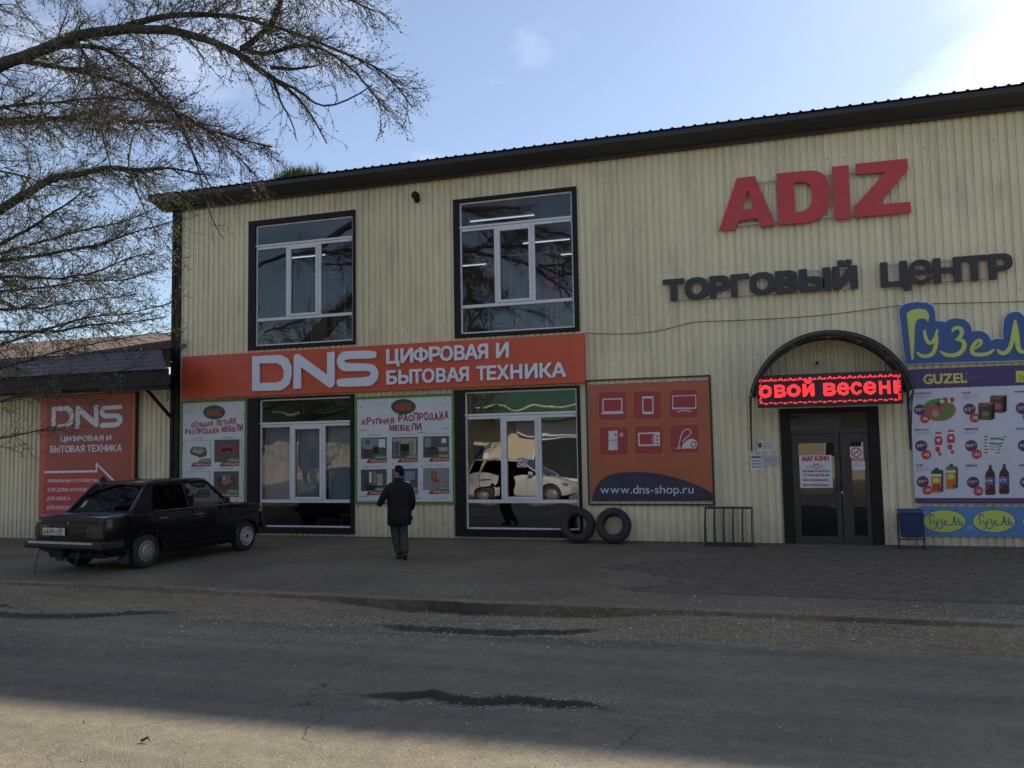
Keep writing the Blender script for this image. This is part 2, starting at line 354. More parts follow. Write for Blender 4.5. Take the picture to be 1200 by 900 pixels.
class Print:
    """flat print on a board: shapes given in zoom coordinates, one mesh per colour"""
    def __init__(s, parent, Y, m=pxm): s.p = parent; s.Y = Y; s.m = m; s.d = {}; s.k = 0
    def _mb(s, mat, name): return s.d.setdefault((mat.name, name), (MB(), mat))[0]
    def w(s, u, v): return FX(*s.m(u, v), s.Y)
    def yl(s, layer): s.k += 1; return s.Y-0.0015*(layer+1)-.000012*(s.k % 100)
    def poly(s, mat, pts, layer=0, name='printed_artwork'):
        P = [s.w(*p) for p in pts]
        if len(P) > 4: vs, fs = filled([P])
        else: vs, fs = P, [tuple(range(len(P)))]
        plate(s._mb(mat, name), vs, fs, s.yl(layer))
    def rect(s, mat, u0, v0, u1, v1, layer=0, tilt=0.0, name='printed_artwork'):
        s.poly(mat, [(u0, v1), (u1, v1-tilt), (u1, v0-tilt), (u0, v0)], layer, name)
    def ell(s, mat, cx, cy, rx, ry, layer=0, n=20): s.poly(mat, ell(cx, cy, rx, ry, n), layer)
    def line(s, mat, pts, w, layer=0, name='printed_artwork'):
        W_ = [s.w(*p) for p in pts]; a = Vector(s.w(pts[0][0]+1, pts[0][1]))-Vector(W_[0]); k = a.length
        ws = [x*k for x in w] if hasattr(w, '__len__') else w*k
        vs, fs = ribbon2(W_, ws); plate(s._mb(mat, name), vs, fs, s.yl(layer))
    def text(s, mat, t, u0, v0, u1, v1, layer=1, bold=0.0, jit=0.0, shear=0.0):
        """(u0,v0) lower left, (u1,v1) upper right of the words"""
        a = s.w(u0, v0); b = s.w(u1, v1); c = s.w(u1, v0 + (0)); vs, fs = glyphs(t, bold, 2, shear)
        x0, x1 = a[0], b[0]; z0 = a[1]; z1 = b[1]
        plate(s._mb(mat, 'printed_lettering'), [(x0+(x1-x0)*p[0], z0+(z1-z0)*p[1]) for p in vs], fs, s.yl(layer))
    def hand(s, mat, t, box, layer=1, bold=0.01, amp=0.12, sl=0.0):
        """brush lettering: each letter jumps a little; box = (u0, vbase, u1, vtop) and sl = rise of the baseline at the right"""
        u0, v0, u1, v1 = box; n = len(t); r = random.Random(len(t)*7+3); wsum = sum(0.5 if c == ' ' else 1.0 for c in t); x = u0; cw = (u1-u0)/wsum
        for c in t:
            w_ = cw*(0.5 if c == ' ' else 1.0)
            if c != ' ':
                dv = r.uniform(-amp, amp)*(v0-v1); sc = r.uniform(0.85, 1.15); rot = r.uniform(-0.10, 0.10); sy = -sl*(x-u0)/(u1-u0)
                a = s.w(x+w_*.06, v0+dv+sy); b = s.w(x+w_*.94, v0+dv+sy-(v0-v1)*sc); vs, fs = glyphs(c, bold, 2)
                vv = []
                for p in vs:
                    X = (p[0]-.5)*(b[0]-a[0]); Z = (p[1]-.5)*(b[1]-a[1])
                    vv.append(((a[0]+b[0])/2+X*math.cos(rot)-Z*math.sin(rot), (a[1]+b[1])/2+X*math.sin(rot)+Z*math.cos(rot)))
                plate(s._mb(mat, 'printed_lettering'), vv, fs, s.yl(layer))
            x += w_
    def done(s):
        big = MB(); ms = []
        for (mn, name), (mb, mat) in s.d.items():
            if mat not in ms: ms.append(mat)
            big.add(mb.v, mb.f, ms.index(mat))
        o = big.build('print', ms, s.p, recalc=False); o['kind'] = 'stuff'

def letter_solid(name, loops_or_glyph, y, depth, mats, parent, world=True):
    vs, fs = loops_or_glyph; mb = MB(); plate(mb, vs, fs, y, depth, 0, 1)
    return mb.build(name, mats, parent)

# ================================================================ GROUND
def fbm(x, y, s=1.0): return noise.fractal(Vector((x*s, y*s, 0.3)), 1.0, 2.0, 4)
def sstep(a, b, x):
    t = min(1, max(0, (x-a)/(b-a))); return t*t*(3-2*t)
def lerp_line(pts):
    P = sorted([(p.x, p.y) for p in pts])
    def f(x):
        if x <= P[0][0]: return P[0][1]
        for (a, b), (c, d) in zip(P, P[1:]):
            if x <= c: return b+(d-b)*(x-a)/(c-a)
        return P[-1][1]
    return f, P[0][0], P[-1][0]
kerbf, _, _ = lerp_line([onZ(0, 682), onZ(200, 689), onZ(400, 700), onZ(600, 708), onZ(740, 713), onZ(900, 719), onZ(1200, 732)])
dips = []   # far-edge line, x-range, depth, width of the ramp back up
for pts, dep, wd in (([(405, 813), (450, 811), (480, 812), (505, 808), (530, 815), (560, 819), (600, 816), (650, 819), (690, 822), (712, 828), (726, 833)], 0.052, 0.36),
                     ([(428, 730), (470, 733), (520, 735), (600, 738), (670, 737), (725, 735)], 0.050, 0.40),
                     ([(-40, 716), (60, 720), (110, 719), (150, 715), (215, 717)], 0.035, 0.45)):
    f, a, b = lerp_line([onZ(u, v, -0.06) for u, v in pts]); dips.append((f, a, b, dep, wd))
ROADY = -8.15
def height(x, y):
    ke = kerbf(x)+0.055*fbm(x, 1.7, 2.2)+.018*fbm(x, 5.7, 11.0)
    low = -0.042-0.028*fbm(x, 9.1, .8)-0.085*sstep(-6.5, -4.0, x)*sstep(-1.0, -2.4, x)
    z = 0.0
    if y < ke:
        t = min(1, (ke-y)/0.0035); z = low*t
        z += (-0.065-low)*sstep(0.05, 0.7, ke-y)
        gr = sstep(-6.6, -7.0, y)*sstep(-8.5, -8.0, y)
        z += gr*(0.018*fbm(x, y, 1.6)+0.010*fbm(x, y, 7.0))
        z += 0.012*fbm(x, y, 0.5)*sstep(-6.9, -7.5, y)
        for f, a, b, dep, wd in dips:
            if a < x < b:
                e = f(x)+0.02*fbm(x, 0.2, 6.0)
                if y < e:
                    d = e-y; env = min(1, (x-a)/0.5)*min(1, (b-x)/0.5)
                    z -= env*dep*min(1, d/(0.003 if dep == .052 else .03))*(1-sstep(0.08, wd, d))
                    z += env*0.008*fbm(x, y, 12)
    z -= 0.135*sstep(-12.2, -15.0, x)*sstep(-6.0, -3.0, y)
    return z
def frange(a, b, s):
    n = max(1, int(round((b-a)/s))); return [a+(b-a)*i/n for i in range(n+1)]
K0, K1 = -6.77, -10.75
def kedge(x): return kerbf(x)+0.055*fbm(x, 1.7, 2.2)+.018*fbm(x, 5.7, 11.0)
def dedge(x): f, a, b = dips[0][:3]; return f(min(b, max(a, x)))+0.02*fbm(x, 0.2, 6.0)
def warp(x, y):
    a = 1-sstep(0.05, 0.55, abs(y-K0)); b = 1-sstep(0.05, 1.3, abs(y-K1)); return y+(kedge(x)-K0)*a+(dedge(x)-K1)*b
PUD = [onZ(u, v, -0.06) for u, v in ((-60, 722), (60, 724), (110, 723), (160, 721), (216, 722))]
def soil_shade(x, y):  # damp soil plus painted shade along the kerb step and far walls of the dips
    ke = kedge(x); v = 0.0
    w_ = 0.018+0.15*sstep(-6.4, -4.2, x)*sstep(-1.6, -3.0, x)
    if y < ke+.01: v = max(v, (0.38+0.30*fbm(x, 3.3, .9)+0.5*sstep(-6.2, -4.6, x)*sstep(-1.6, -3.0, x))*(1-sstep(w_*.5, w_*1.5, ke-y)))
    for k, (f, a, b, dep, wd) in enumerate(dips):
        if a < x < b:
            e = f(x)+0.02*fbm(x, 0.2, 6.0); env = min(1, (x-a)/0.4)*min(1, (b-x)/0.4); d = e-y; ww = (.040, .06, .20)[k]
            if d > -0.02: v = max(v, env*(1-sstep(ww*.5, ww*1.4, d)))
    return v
XS = [-200, -90, -50, -30, -22]+frange(-18, -14, 0.4)+frange(-13.9, 4.6, 0.06)+[5, 6, 7, 9, 12, 20, 40, 90, 200]
YS_P = frange(-6.55, -3.0, 0.25)+frange(-2.6, 0.0, 0.4)+[0.06]
YS_V = frange(ROADY, K0-.09, 0.035)+[K0-.055, K0-.03, K0-.012, K0-.004, K0, K0+.02, K0+.06, K0+.12, -6.55]
YS_R = frange(-24, -13, 1.0)+frange(-12.6, K1-.5, 0.1)+frange(K1-.45, K1-.04, .035)+[K1-.02, K1-.003, K1, K1+.02]+frange(K1+.06, ROADY, 0.035)
def sheet(name, ys, mat):
    mb = MB(); xs = XS; n = len(xs)
    mb.v = [(x, w2, height(x, w2)) for y in ys for x in xs for w2 in (warp(x, y) if -16 < x < 5 and y < 0 else y,)]
    mb.f = [(j*n+i, j*n+i+1, (j+1)*n+i+1, (j+1)*n+i) for j in range(len(ys)-1) for i in range(n-1)]; mb.m = [0]*len(mb.f)
    o = mb.build(name, mat, smooth=True, recalc=False); at_ = o.data.attributes.new('soil_shade', 'FLOAT', 'POINT'); at_.data.foreach_set('value', [soil_shade(v[0], v[1]) if -16 < v[0] < 5 and -11 < v[1] < -6 else 0.0 for v in mb.v]); return tag(o, kind='structure')

def ground_mat(name, base, grit, gs, var, patchcol, patchamt, rough=0.85, bands=0.0, bump=0.5, spec=0.35, cracks=0):
    m = bpy.data.materials.new(name); m.use_nodes = True; n = m.node_tree.nodes; l = m.node_tree.links; b = n['Principled BSDF']
    b.inputs['Roughness'].default_value = rough; b.inputs['Specular IOR Level'].default_value = spec
    g = n.new('ShaderNodeNewGeometry').outputs['Position']
    def noi(sc, det=6, ro=0.6, st=None):
        s_ = g
        if st:
            q = n.new('ShaderNodeMapping'); q.inputs['Scale'].default_value = st; l.new(g, q.inputs['Vector']); s_ = q.outputs[0]
        t = n.new('ShaderNodeTexNoise'); t.inputs['Scale'].default_value = sc; t.inputs['Detail'].default_value = det; t.inputs['Roughness'].default_value = ro; l.new(s_, t.inputs['Vector']); return t.outputs['Fac']
    def rngm(v, a, b_, c, d):
        r = n.new('ShaderNodeMapRange'); r.inputs['From Min'].default_value = a; r.inputs['From Max'].default_value = b_; r.inputs['To Min'].default_value = c; r.inputs['To Max'].default_value = d; l.new(v, r.inputs['Value']); return r.outputs[0]
    def mixc(f, a, bcol):
        k = n.new('ShaderNodeMix'); k.data_type = 'RGBA'; l.new(f, k.inputs['Factor'])
        if isinstance(a, tuple): k.inputs['A'].default_value = (*a, 1)
        else: l.new(a, k.inputs['A'])
        k.inputs['B'].default_value = (*bcol, 1); return k.outputs['Result']
    c = mixc(rngm(noi(0.55, 8, 0.6), 0.42, 0.62, 0, patchamt), base, patchcol)
    if bands:
        c = mixc(rngm(noi(1.0, 4, 0.5, (0.05, 1.1, 1)), 0.42, 0.60, 0, bands), c, (base[0]*.50, base[1]*.54, base[2]*.62))
        c = mixc(rngm(noi(0.35, 8, 0.7), 0.5, 0.68, 0, .45), c, (base[0]*1.25, base[1]*1.18, base[2]*1.05))
    c = mixc(rngm(noi(gs, 2, 0.5), 0.60, 0.72, 0, 0.8), c, grit)
    c = mixc(rngm(noi(gs*0.7, 2, 0.5), 0.62, 0.74, 0, 0.7), c, tuple(x*0.35 for x in base))
    if cracks:
        vo = n.new('ShaderNodeTexVoronoi'); vo.feature = 'DISTANCE_TO_EDGE'; vo.inputs['Scale'].default_value = .55
        wv_ = n.new('ShaderNodeTexNoise'); wv_.inputs['Scale'].default_value = 2.2; wv_.inputs['Detail'].default_value = 6; l.new(g, wv_.inputs['Vector'])
        ad = n.new('ShaderNodeVectorMath'); ad.operation = 'MULTIPLY_ADD'; ad.inputs[1].default_value = (.55, .55, 0); l.new(wv_.outputs['Color'], ad.inputs[0]); l.new(g, ad.inputs[2]); l.new(ad.outputs[0], vo.inputs['Vector'])
        ck = rngm(vo.outputs['Distance'], 0.002, 0.007, 1, 0); mk = rngm(noi(.3, 3, .5), .50, .60, 0, .75)
        pr_ = n.new('ShaderNodeMath'); pr_.operation = 'MULTIPLY'; l.new(ck, pr_.inputs[0]); l.new(mk, pr_.inputs[1]); c = mixc(pr_.outputs[0], c, tuple(x*.3 for x in base))
    sa = n.new('ShaderNodeAttribute'); sa.attribute_name = 'soil_shade'; c = mixc(sa.outputs['Fac'], c, (0.060, 0.050, 0.038))  # one dark tone for damp soil and the shade painted at the edges
    h = n.new('ShaderNodeHueSaturation'); l.new(c, h.inputs['Color']); l.new(rngm(noi(9, 6, 0.7), 0.3, 0.7, 1-var, 1+var), h.inputs['Value'])
    l.new(h.outputs[0], b.inputs['Base Color'])
    bp = n.new('ShaderNodeBump'); bp.inputs['Strength'].default_value = bump; bp.inputs['Distance'].default_value = 0.012; l.new(noi(gs*0.8, 4, 0.6), bp.inputs['Height']); l.new(bp.outputs[0], b.inputs['Normal'])
    MATS[name] = m; return m
ASPH = ground_mat('worn_asphalt', (0.190, 0.167, 0.120), (0.379, 0.340, 0.259), 75, 0.20, (0.227, 0.199, 0.144), 0.65, bands=0.8, bump=0.8, cracks=1)
PAVE = ground_mat('pavement_asphalt', (0.141, 0.115, 0.083), (0.283, 0.235, 0.175), 60, 0.25, (0.206, 0.170, 0.119), 0.85, bump=0.6)
VERG = ground_mat('gritty_verge', (0.228, 0.179, 0.113), (0.526, 0.441, 0.302), 42, 0.35, (0.158, 0.122, 0.076), 0.8, bump=1.0)
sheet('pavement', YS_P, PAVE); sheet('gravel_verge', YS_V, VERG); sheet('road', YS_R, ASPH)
mb = MB(); mb.box(-400, 400, -400, 400, -0.6, -0.30); tag(mb.build('ground', M('bare_ground', (0.12, 0.10, 0.07), 0.9, var=0.3, scale=0.3)), kind='structure')
mb = MB(); mb.box(-90, 90, -46, -24, -0.29, -0.03); tag(mb.build('far_pavement', M('far_paving', (0.20, 0.185, 0.16), 0.9, var=0.2, scale=1)), kind='structure')

# loose chippings on the verge and along the broken kerb
def chips(name, n, area, smin, smax, mat, seed, extra=()):
    r = random.Random(seed); mb = MB()
    for i in range(n):
        x, y = area(r); s = r.uniform(smin, smax)*(2.0 if r.random() < 0.02 else 1); z = height(x, y)+s*0.25
        a = r.uniform(0, 6.28); ca, sa = math.cos(a), math.sin(a); k1, k2 = r.uniform(0.6, 1.3), r.uniform(0.4, 0.8)
        P = [(1, 0, 0), (0, k1, 0), (-1, 0, 0), (0, -k1, 0), (0.2, 0.1, k2), (0, 0, -0.5)]
        mb.add([(x+s*(p[0]*ca-p[1]*sa), y+s*(p[0]*sa+p[1]*ca), z+s*p[2]) for p in P], [(0, 1, 4), (1, 2, 4), (2, 3, 4), (3, 0, 4)])
    return tag(mb.build(name, mat, recalc=False), kind='stuff', label='pale loose chippings scattered on the verge between pavement and road', cat='gravel')
def a1(r):
    if r.random() < 0.6:
        p = onZ(r.uniform(210, 1230), 733+r.gauss(0, 9)+max(0, 0)*0, -0.06); q = p.x; return q, p.y+ (0.0)
    p = onZ(r.uniform(-20, 1230), r.uniform(690, 760), -0.06); return p.x, p.y
chips('gravel', 5200, lambda r: a1(r), 0.005, 0.014, M('chipping_stone', (0.36, 0.33, 0.27), 0.9, var=0.6, scale=30), 3)
def a2(r):
    p = onZ(r.uniform(430, 728), 826+r.gauss(0, 4), -0.1); return p.x, p.y
c2 = chips('gravel', 700, a2, 0.004, 0.010, MATS['chipping_stone'], 5); c2['label'] = 'grit lying inside the long pothole in the road'
def a3(r):
    p = onZ(r.uniform(-20, 1230), r.uniform(745, 905), -0.06); return p.x, p.y
c3 = chips('gravel', 1300, a3, 0.003, 0.008, MATS['chipping_stone'], 6); c3['label'] = 'sparse small stones strewn over the asphalt road'

# pavers in front of the entrance: the nearest 300 as parts of the pavement, the rest joined
PAVR = M('concrete_paver', (0.122, 0.100, 0.082), 0.85, var=0.28, scale=3.5, bump=0.3, bscale=50, dirt=0.5, dirtcol=(0.193, 0.153, 0.108))
pav = bpy.data.objects['pavement']; spots = []
pw, pd = 0.20, 0.13
j = 0; y = -0.12
while y > -5.6:
    x = -3.4+(pw/2 if j % 2 else 0)+0.9*(0.5-0.5*math.cos(y*1.3))
    while x < 5.9:
        if x > -1.9+.9*math.sin(y*2.3)+rng.uniform(-.5, .5): spots.append((x, y))
        x += pw
    y -= pd; j += 1
def paver_v(r, dx=0, dy=0, dz=0):
    t = [r.uniform(-0.0025, 0.0025) for _ in range(4)]; a, b = pw/2-0.004, pd/2-0.004; zt = 0.010
    v = [(dx-a, dy-b, dz+zt+t[0]), (dx+a, dy-b, dz+zt+t[1]), (dx+a, dy+b, dz+zt+t[2]), (dx-a, dy+b, dz+zt+t[3])]
    v += [(p[0]+(0.004 if p[0] > dx else -0.004)*0, p[1], dz-0.004) for p in v]
    return v, [(0, 1, 2, 3), (0, 4, 5, 1), (1, 5, 6, 2), (2, 6, 7, 3), (3, 7, 4, 0)]
near = sorted([p for p in spots if -1.9 < p[0] < 4.1], key=lambda p: p[1])[:300]; ns = set(near)
protos = []
for k in range(6):
    v, f = paver_v(rng); me = bpy.data.meshes.new('paver'); me.from_pydata(v, [], f); me.materials.append(PAVR); protos.append(me)
for i, (x, y) in enumerate(near):
    o = bpy.data.objects.new('paver', protos[i % 6]); COL.objects.link(o); o.location = (x, y, rng.uniform(-0.002, 0.002)); o.parent = pav
mb = MB()
for p in spots:
    if p not in ns: mb.add(*paver_v(rng, p[0], p[1], rng.uniform(-0.002, 0.002)))
o = mb.build('pavers', PAVR, pav, recalc=False); o['kind'] = 'stuff'
for o in (pav, ): pass

# ================================================================ SHOPPING CENTRE BUILDING
BX0, BX1, BZ1 = FX(210, 400)[0], 9.0, FX(1200, 127.5, -0.12)[1]
bld = empty('shopping_centre', ((BX0+BX1)/2*0, 0, 0), label='two storey shopping centre clad in cream ribbed metal sheet under a dark roof edge', cat='building')
# windows: surround box px, frame box px, divisions
WIN = [
    dict(s=(291.5, 417.2, 260, 411.0), f=((299.6, 414), (265, 406)), t=.82, b=.215, m=(.33, .66)),
    dict(s=(532.2, 677.8, 234.5, 397), f=((539, 672.2), (238, 391.8)), t=.80, b=.205, m=(.325, .655)),
    dict(s=(291.0, 415.8, 467, 626.2), f=((304, 411.5), (467.5, 617.4)), t=.80, b=.20, m=(.35, .705)),
    dict(s=(533.4, 681.7, 457.5, 628.3), f=((545.6, 678), (459.5, 620)), t=.82, b=.20, m=(.335, .667)),
]
for w in WIN:
    xm = (w['s'][0]+w['s'][1])/2; 
    # vertical px were read near the left edge
    zt = FX(w['s'][0], w['s'][2])[1]; zb = FX(w['s'][0], w['s'][3])[1]; ym = (w['s'][2]+w['s'][3])/2
    w['X0'] = FX(w['s'][0], ym)[0]; w['X1'] = FX(w['s'][1], ym)[0]; w['Z0'] = zb; w['Z1'] = zt
    fl, fr = w['f'][0]; w['fx0'] = FX(fl, ym)[0]; w['fx1'] = FX(fr, ym)[0]
    w['fz1'] = FX(fl, w['f'][1][0])[1]; w['fz0'] = FX(fl, w['f'][1][1])[1]
WIN[2]['fz1'] = FX(304, 468.5)[1]; WIN[2]['Z0'] = FX(416, 626)[1]
DX0, DX1 = FX(916.5, 560)[0], FX(1033.2, 560)[0]; DZ1 = FX(916.5, 479)[1]
OPEN = [(w['X0']+.03, w['X1']-.03, w['Z0']+.03, w['Z1']-.03) for w in WIN]+[(DX0+.03, DX1-.03, -1, DZ1-.03)]
def cladding(x0, x1, z0, z1, opens, parent, ysh=0.0):
    pitch, per = 0.141, 8; x = x0; k = 0
    prof = [(0.0, 0.0), (0.086, 0.0), (0.094, 0.025), (0.133, 0.025), (0.141, 0.0)]
    while x < x1-0.01:
        off = ysh+(0.0025 if k % 2 else 0.0); strips = []
        for p in range(per):
            for (a, ya), (b, yb) in zip(prof, prof[1:]):
                xa, xb = x+p*pitch+a, x+p*pitch+b
                if xa >= x1: continue
                xb = min(xb, x1); xmid = (xa+xb)/2; iv = [(z0, z1)]
                for ox0, ox1, oz0, oz1 in opens:
                    if ox0 < xmid < ox1:
                        nv = []
                        for c, d in iv:
                            if oz1 <= c or oz0 >= d: nv.append((c, d)); continue
                            if oz0 > c: nv.append((c, oz0))
                            if oz1 < d: nv.append((oz1, d))
                        iv = nv
                strips.append([[(xa, ya+off, c), (xb, yb+off, c), (xb, yb+off, d), (xa, ya+off, d)] for c, d in iv])
        groups = [[q for st in strips for q in st]]
        if strips and all(len(st) >= 2 for st in strips): groups = [[st[0] for st in strips], [q for st in strips for q in st[1:]]]
        for G_ in groups:
            if G_:
                mb = MB(); [mb.add(q, [(0, 1, 2, 3)]) for q in G_]; mb.build('cladding_sheet', CLAD, parent, recalc=False)
        x += pitch*per; k += 1
ZJ = FX(687, 414)[1]
cladding(BX0, BX1, 0.03, ZJ, OPEN, bld, 0.004)
cladding(BX0, BX1, ZJ-0.02, BZ1+0.15, OPEN, bld, 0.0)
# screws, small dark heads on the sheets
mb = MB()
for z in (0.35, 1.55, 2.75, 3.62, 4.55, 5.35, 6.35, 7.3):
    x = BX0+0.05
    while x < 5.5:
        if not any(a-.1 < x < b+.1 and c-.1 < z < d+.1 for a, b, c, d in OPEN): mb.box(x-.006, x+.006, -.008, .006, z-.006+rng.uniform(-.01, .01), z+.006)
        x += 0.141*2
o = mb.build('screws', BLACK, bld, recalc=False); o['kind'] = 'stuff'
WALLM = M('inner_wall', (0.24, 0.235, 0.22), 0.8, var=0.1); CEIL = M('ceiling_board', (0.35, 0.35, 0.34), 0.8); FLOORM = M('shop_floor', (0.18, 0.16, 0.14), 0.5)
mb = MB(); mb.box(BX0-.12, BX0, 0.03, 13, 0, BZ1+.2); mb.box(BX1, BX1+.12, .03, 13, 0, BZ1+.2); mb.box(BX0, BX1, 13, 13.12, 0, BZ1+.2); mb.build('side_wall', CLAD, bld)
mb = MB(); mb.box(BX0, BX1, 4.6, 4.7, 0.05, BZ1); mb.build('partition_wall', WALLM, bld)
mb = MB(); mb.box(BX0, BX1, 0.10, 13, 3.62, 4.02); mb.build('floor_slab', CEIL, bld)
mb = MB(); mb.box(BX0, BX1, 0.10, 13, 7.25, 7.35); mb.build('suspended_ceiling', CEIL, bld)
mb = MB(); mb.box(BX0, BX1, 0.10, 13, 0.0, 0.05); mb.build('shop_floor', FLOORM, bld)
# roof edge: fascia profile, soffit, ribbed roof sheet
zt = FX(1200, 99.5, -0.62)[1]; RX0 = onY(184, 236, -0.3).x
prof = [(0.03, BZ1+0.02), (-0.14, BZ1), (-0.16, BZ1+0.045), (-0.42, zt-0.13), (-0.60, zt-0.10), (-0.62, zt-0.10), (-0.62, zt-0.005), (-0.60, zt), (0.03, zt+0.06)]
mb = MB(); mb.loft([[(x, y, z) for y, z in prof] for x in (RX0, -11, -8, -5, -2, 1, 4, BX1+.4)]); o = mb.build('fascia', FASC, bld)
mb = MB(); xs = []; x = RX0-0.04; pr = []
while x < BX1+.4: pr += [(x, 0), (x+.15, 0), (x+.168, .024), (x+.196, .024)]; x += .214
rings = [[(x, y, zt+.012+h+(y+.66)*0.10) for x, h in pr] for y in (-0.66, 13.2)]
n_ = len(pr); mb.loft(rings, cap=False, closed=False); o = mb.build('roof', M('roof_sheet', (0.030, 0.027, 0.027), 0.85, var=.2, spec=.1), bld, recalc=False)
md = o.modifiers.new('s', 'SOLIDIFY'); md.thickness = 0.006; md.offset = 1
# corner column (dark), two ribs
cx0, cx1 = FX(200.6, 400, -0.04)[0], FX(210.5, 400, -0.04)[0]
mb = MB(); mb.box(cx0, cx1, -0.05, 0.20, 0, BZ1+0.1); mb.box(cx0+.06, cx0+.10, -0.07, -0.048, 0, BZ1+.05); mb.build('corner_trim', TRIM, bld)
mb = MB(); mb.box(BX0, DX0, -0.012, 0.05, -0.02, 0.035); mb.box(DX1, BX1, -0.012, 0.05, -0.02, 0.035); mb.build('base_flashing', M('dirty_flashing', (0.12, 0.11, 0.09), .7, var=.3, scale=8), bld)

GL_UP = glass('upper_window_glass', (0.46, 0.48, 0.50), 0.08, 0.25, 1.3, 0.02)
GL_LOW = glass('shop_window_glass', (0.25, 0.27, 0.28), 0.26, 0.26, 1.0, 0.028)
GL_DIM = glass('dim_window_glass', (0.72, 0.76, 0.78), 0.09, 0.25, 1.2, 0.02)
GL_DOOR = glass('door_glass', (0.18, 0.18, 0.17), 0.10, 0.2, 1.5, 0.02)
CORD = M('grey_blind', (0.27, 0.30, 0.31), 0.8, var=0.08, scale=2)
for i, w in enumerate(WIN):
    X0, X1, Z0, Z1, a, b, c, d = w['X0'], w['X1'], w['Z0'], w['Z1'], w['fx0'], w['fx1'], w['fz0'], w['fz1']
    yo = -0.035 if i < 2 else -0.05
    mb = MB()
    mb.box(X0, a+.0, yo, 0.14, Z0, Z1); mb.box(b, X1, yo, 0.14, Z0, Z1)
    mb.box(a, b, yo+.002, 0.14, d, Z1); mb.box(a, b, yo+.002, 0.14, Z0, c)
    win = mb.build('window', TRIM, bld, bevel=0.006)
    yf = 0.02; T = 0.055; mb = MB()
    def bar(x0, x1, z0, z1, y0=yf, y1=yf+.06): mb.box(x0, x1, y0, y1, z0, z1)
    H = d-c; Wd = b-a; zt_ = c+H*w['t']; zb_ = c+H*w['b']; m1 = a+Wd*w['m'][0]; m2 = a+Wd*w['m'][1]
    th = 0.035
    bar(a, a+th, c, d); bar(b-th, b, c, d); bar(a+th, b-th, d-th, d, yf+.002); bar(a+th, b-th, c, c+th, yf+.002)
    win_frame = mb.build('frame', PVC, win, bevel=0.004)
    mb = MB(); mb.box(a-.03, b+.0, yf-.03, yf+.05, zt_-.0, zt_+.05); mb.box(a+th, b-th, yf-.01, yf+.05, zt_-.065, zt_-.002); mb.build('transom', PVC, win, bevel=0.005)
    mb = MB(); mb.box(a+th, b-th, yf-.012, yf+.05, zb_-.035, zb_+.035); mb.build('cross_bar', PVC, win, bevel=0.005)
    for xm in (m1, m2): mb = MB(); mb.box(xm-.035, xm+.035, yf-.010, yf+.05, zb_+.036, zt_-.066); mb.build('mullion', PVC, win, bevel=0.005)
    s0, s1, sb, st = m1+.036, m2-.036, zb_+.036, zt_-.066; q = .06
    mb = MB(); mb.box(s0, s0+q, yf-.03, yf+.03, sb, st); mb.box(s1-q, s1, yf-.03, yf+.03, sb, st); mb.box(s0+q, s1-q, yf-.029, yf+.03, sb, sb+q); mb.box(s0+q, s1-q, yf-.029, yf+.03, st-q, st)
    sash = mb.build('sash', PVC, win, bevel=0.005)
    g = GL_UP if i < 2 else (GL_DIM if i == 2 else GL_LOW); yg = yf+.025
    rects = [(a+th, b-th, zt_+.05, d-th), (a+th, m1-.035, zb_+.035, zt_-.065), (s0+q, s1-q, sb+q, st-q), (m2+.035, b-th, zb_+.035, zt_-.065), (a+th, b-th, c+th, zb_-.035)]
    for r_ in rects:
        mb = MB(); mb.add([(r_[0], yg, r_[2]), (r_[1], yg, r_[2]), (r_[1], yg, r_[3]), (r_[0], yg, r_[3])], [(0, 1, 2, 3)]); mb.build('glass_pane', g, win, recalc=False)
    if i < 2:
        for fx in ((.56, .80) if i == 0 else (.24, .49, .75)):   # inner uprights seen through the lower pane
            mb = MB(); mb.box(a+Wd*fx-.01, a+Wd*fx+.01, .09, .11, c, zb_+(0 if fx > .4 else .8)); mb.build('inner_upright', STEEL, win)
    if i == 2:
        for k_, (u0, u1) in enumerate(((.02, .31), (.37, .67), (.72, .98))):
            mb = MB(); n2 = 14
            mb.loft([[(a+Wd*(u0+(u1-u0)*t/n2), .17+.008*math.sin(t*2.1), z) for t in range(n2+1)] for z in (zb_, zt_)], cap=False, closed=False)
            mb.build('blind', CORD, win, recalc=False)
        mb = MB(); mb.box(b-.48, b-.20, .075, .08, c+H*.52, c+H*.63); mb.build('taped_notice', GREYP, win)
# small fittings above window 1's lower neighbours: cable ties of the sign are omitted

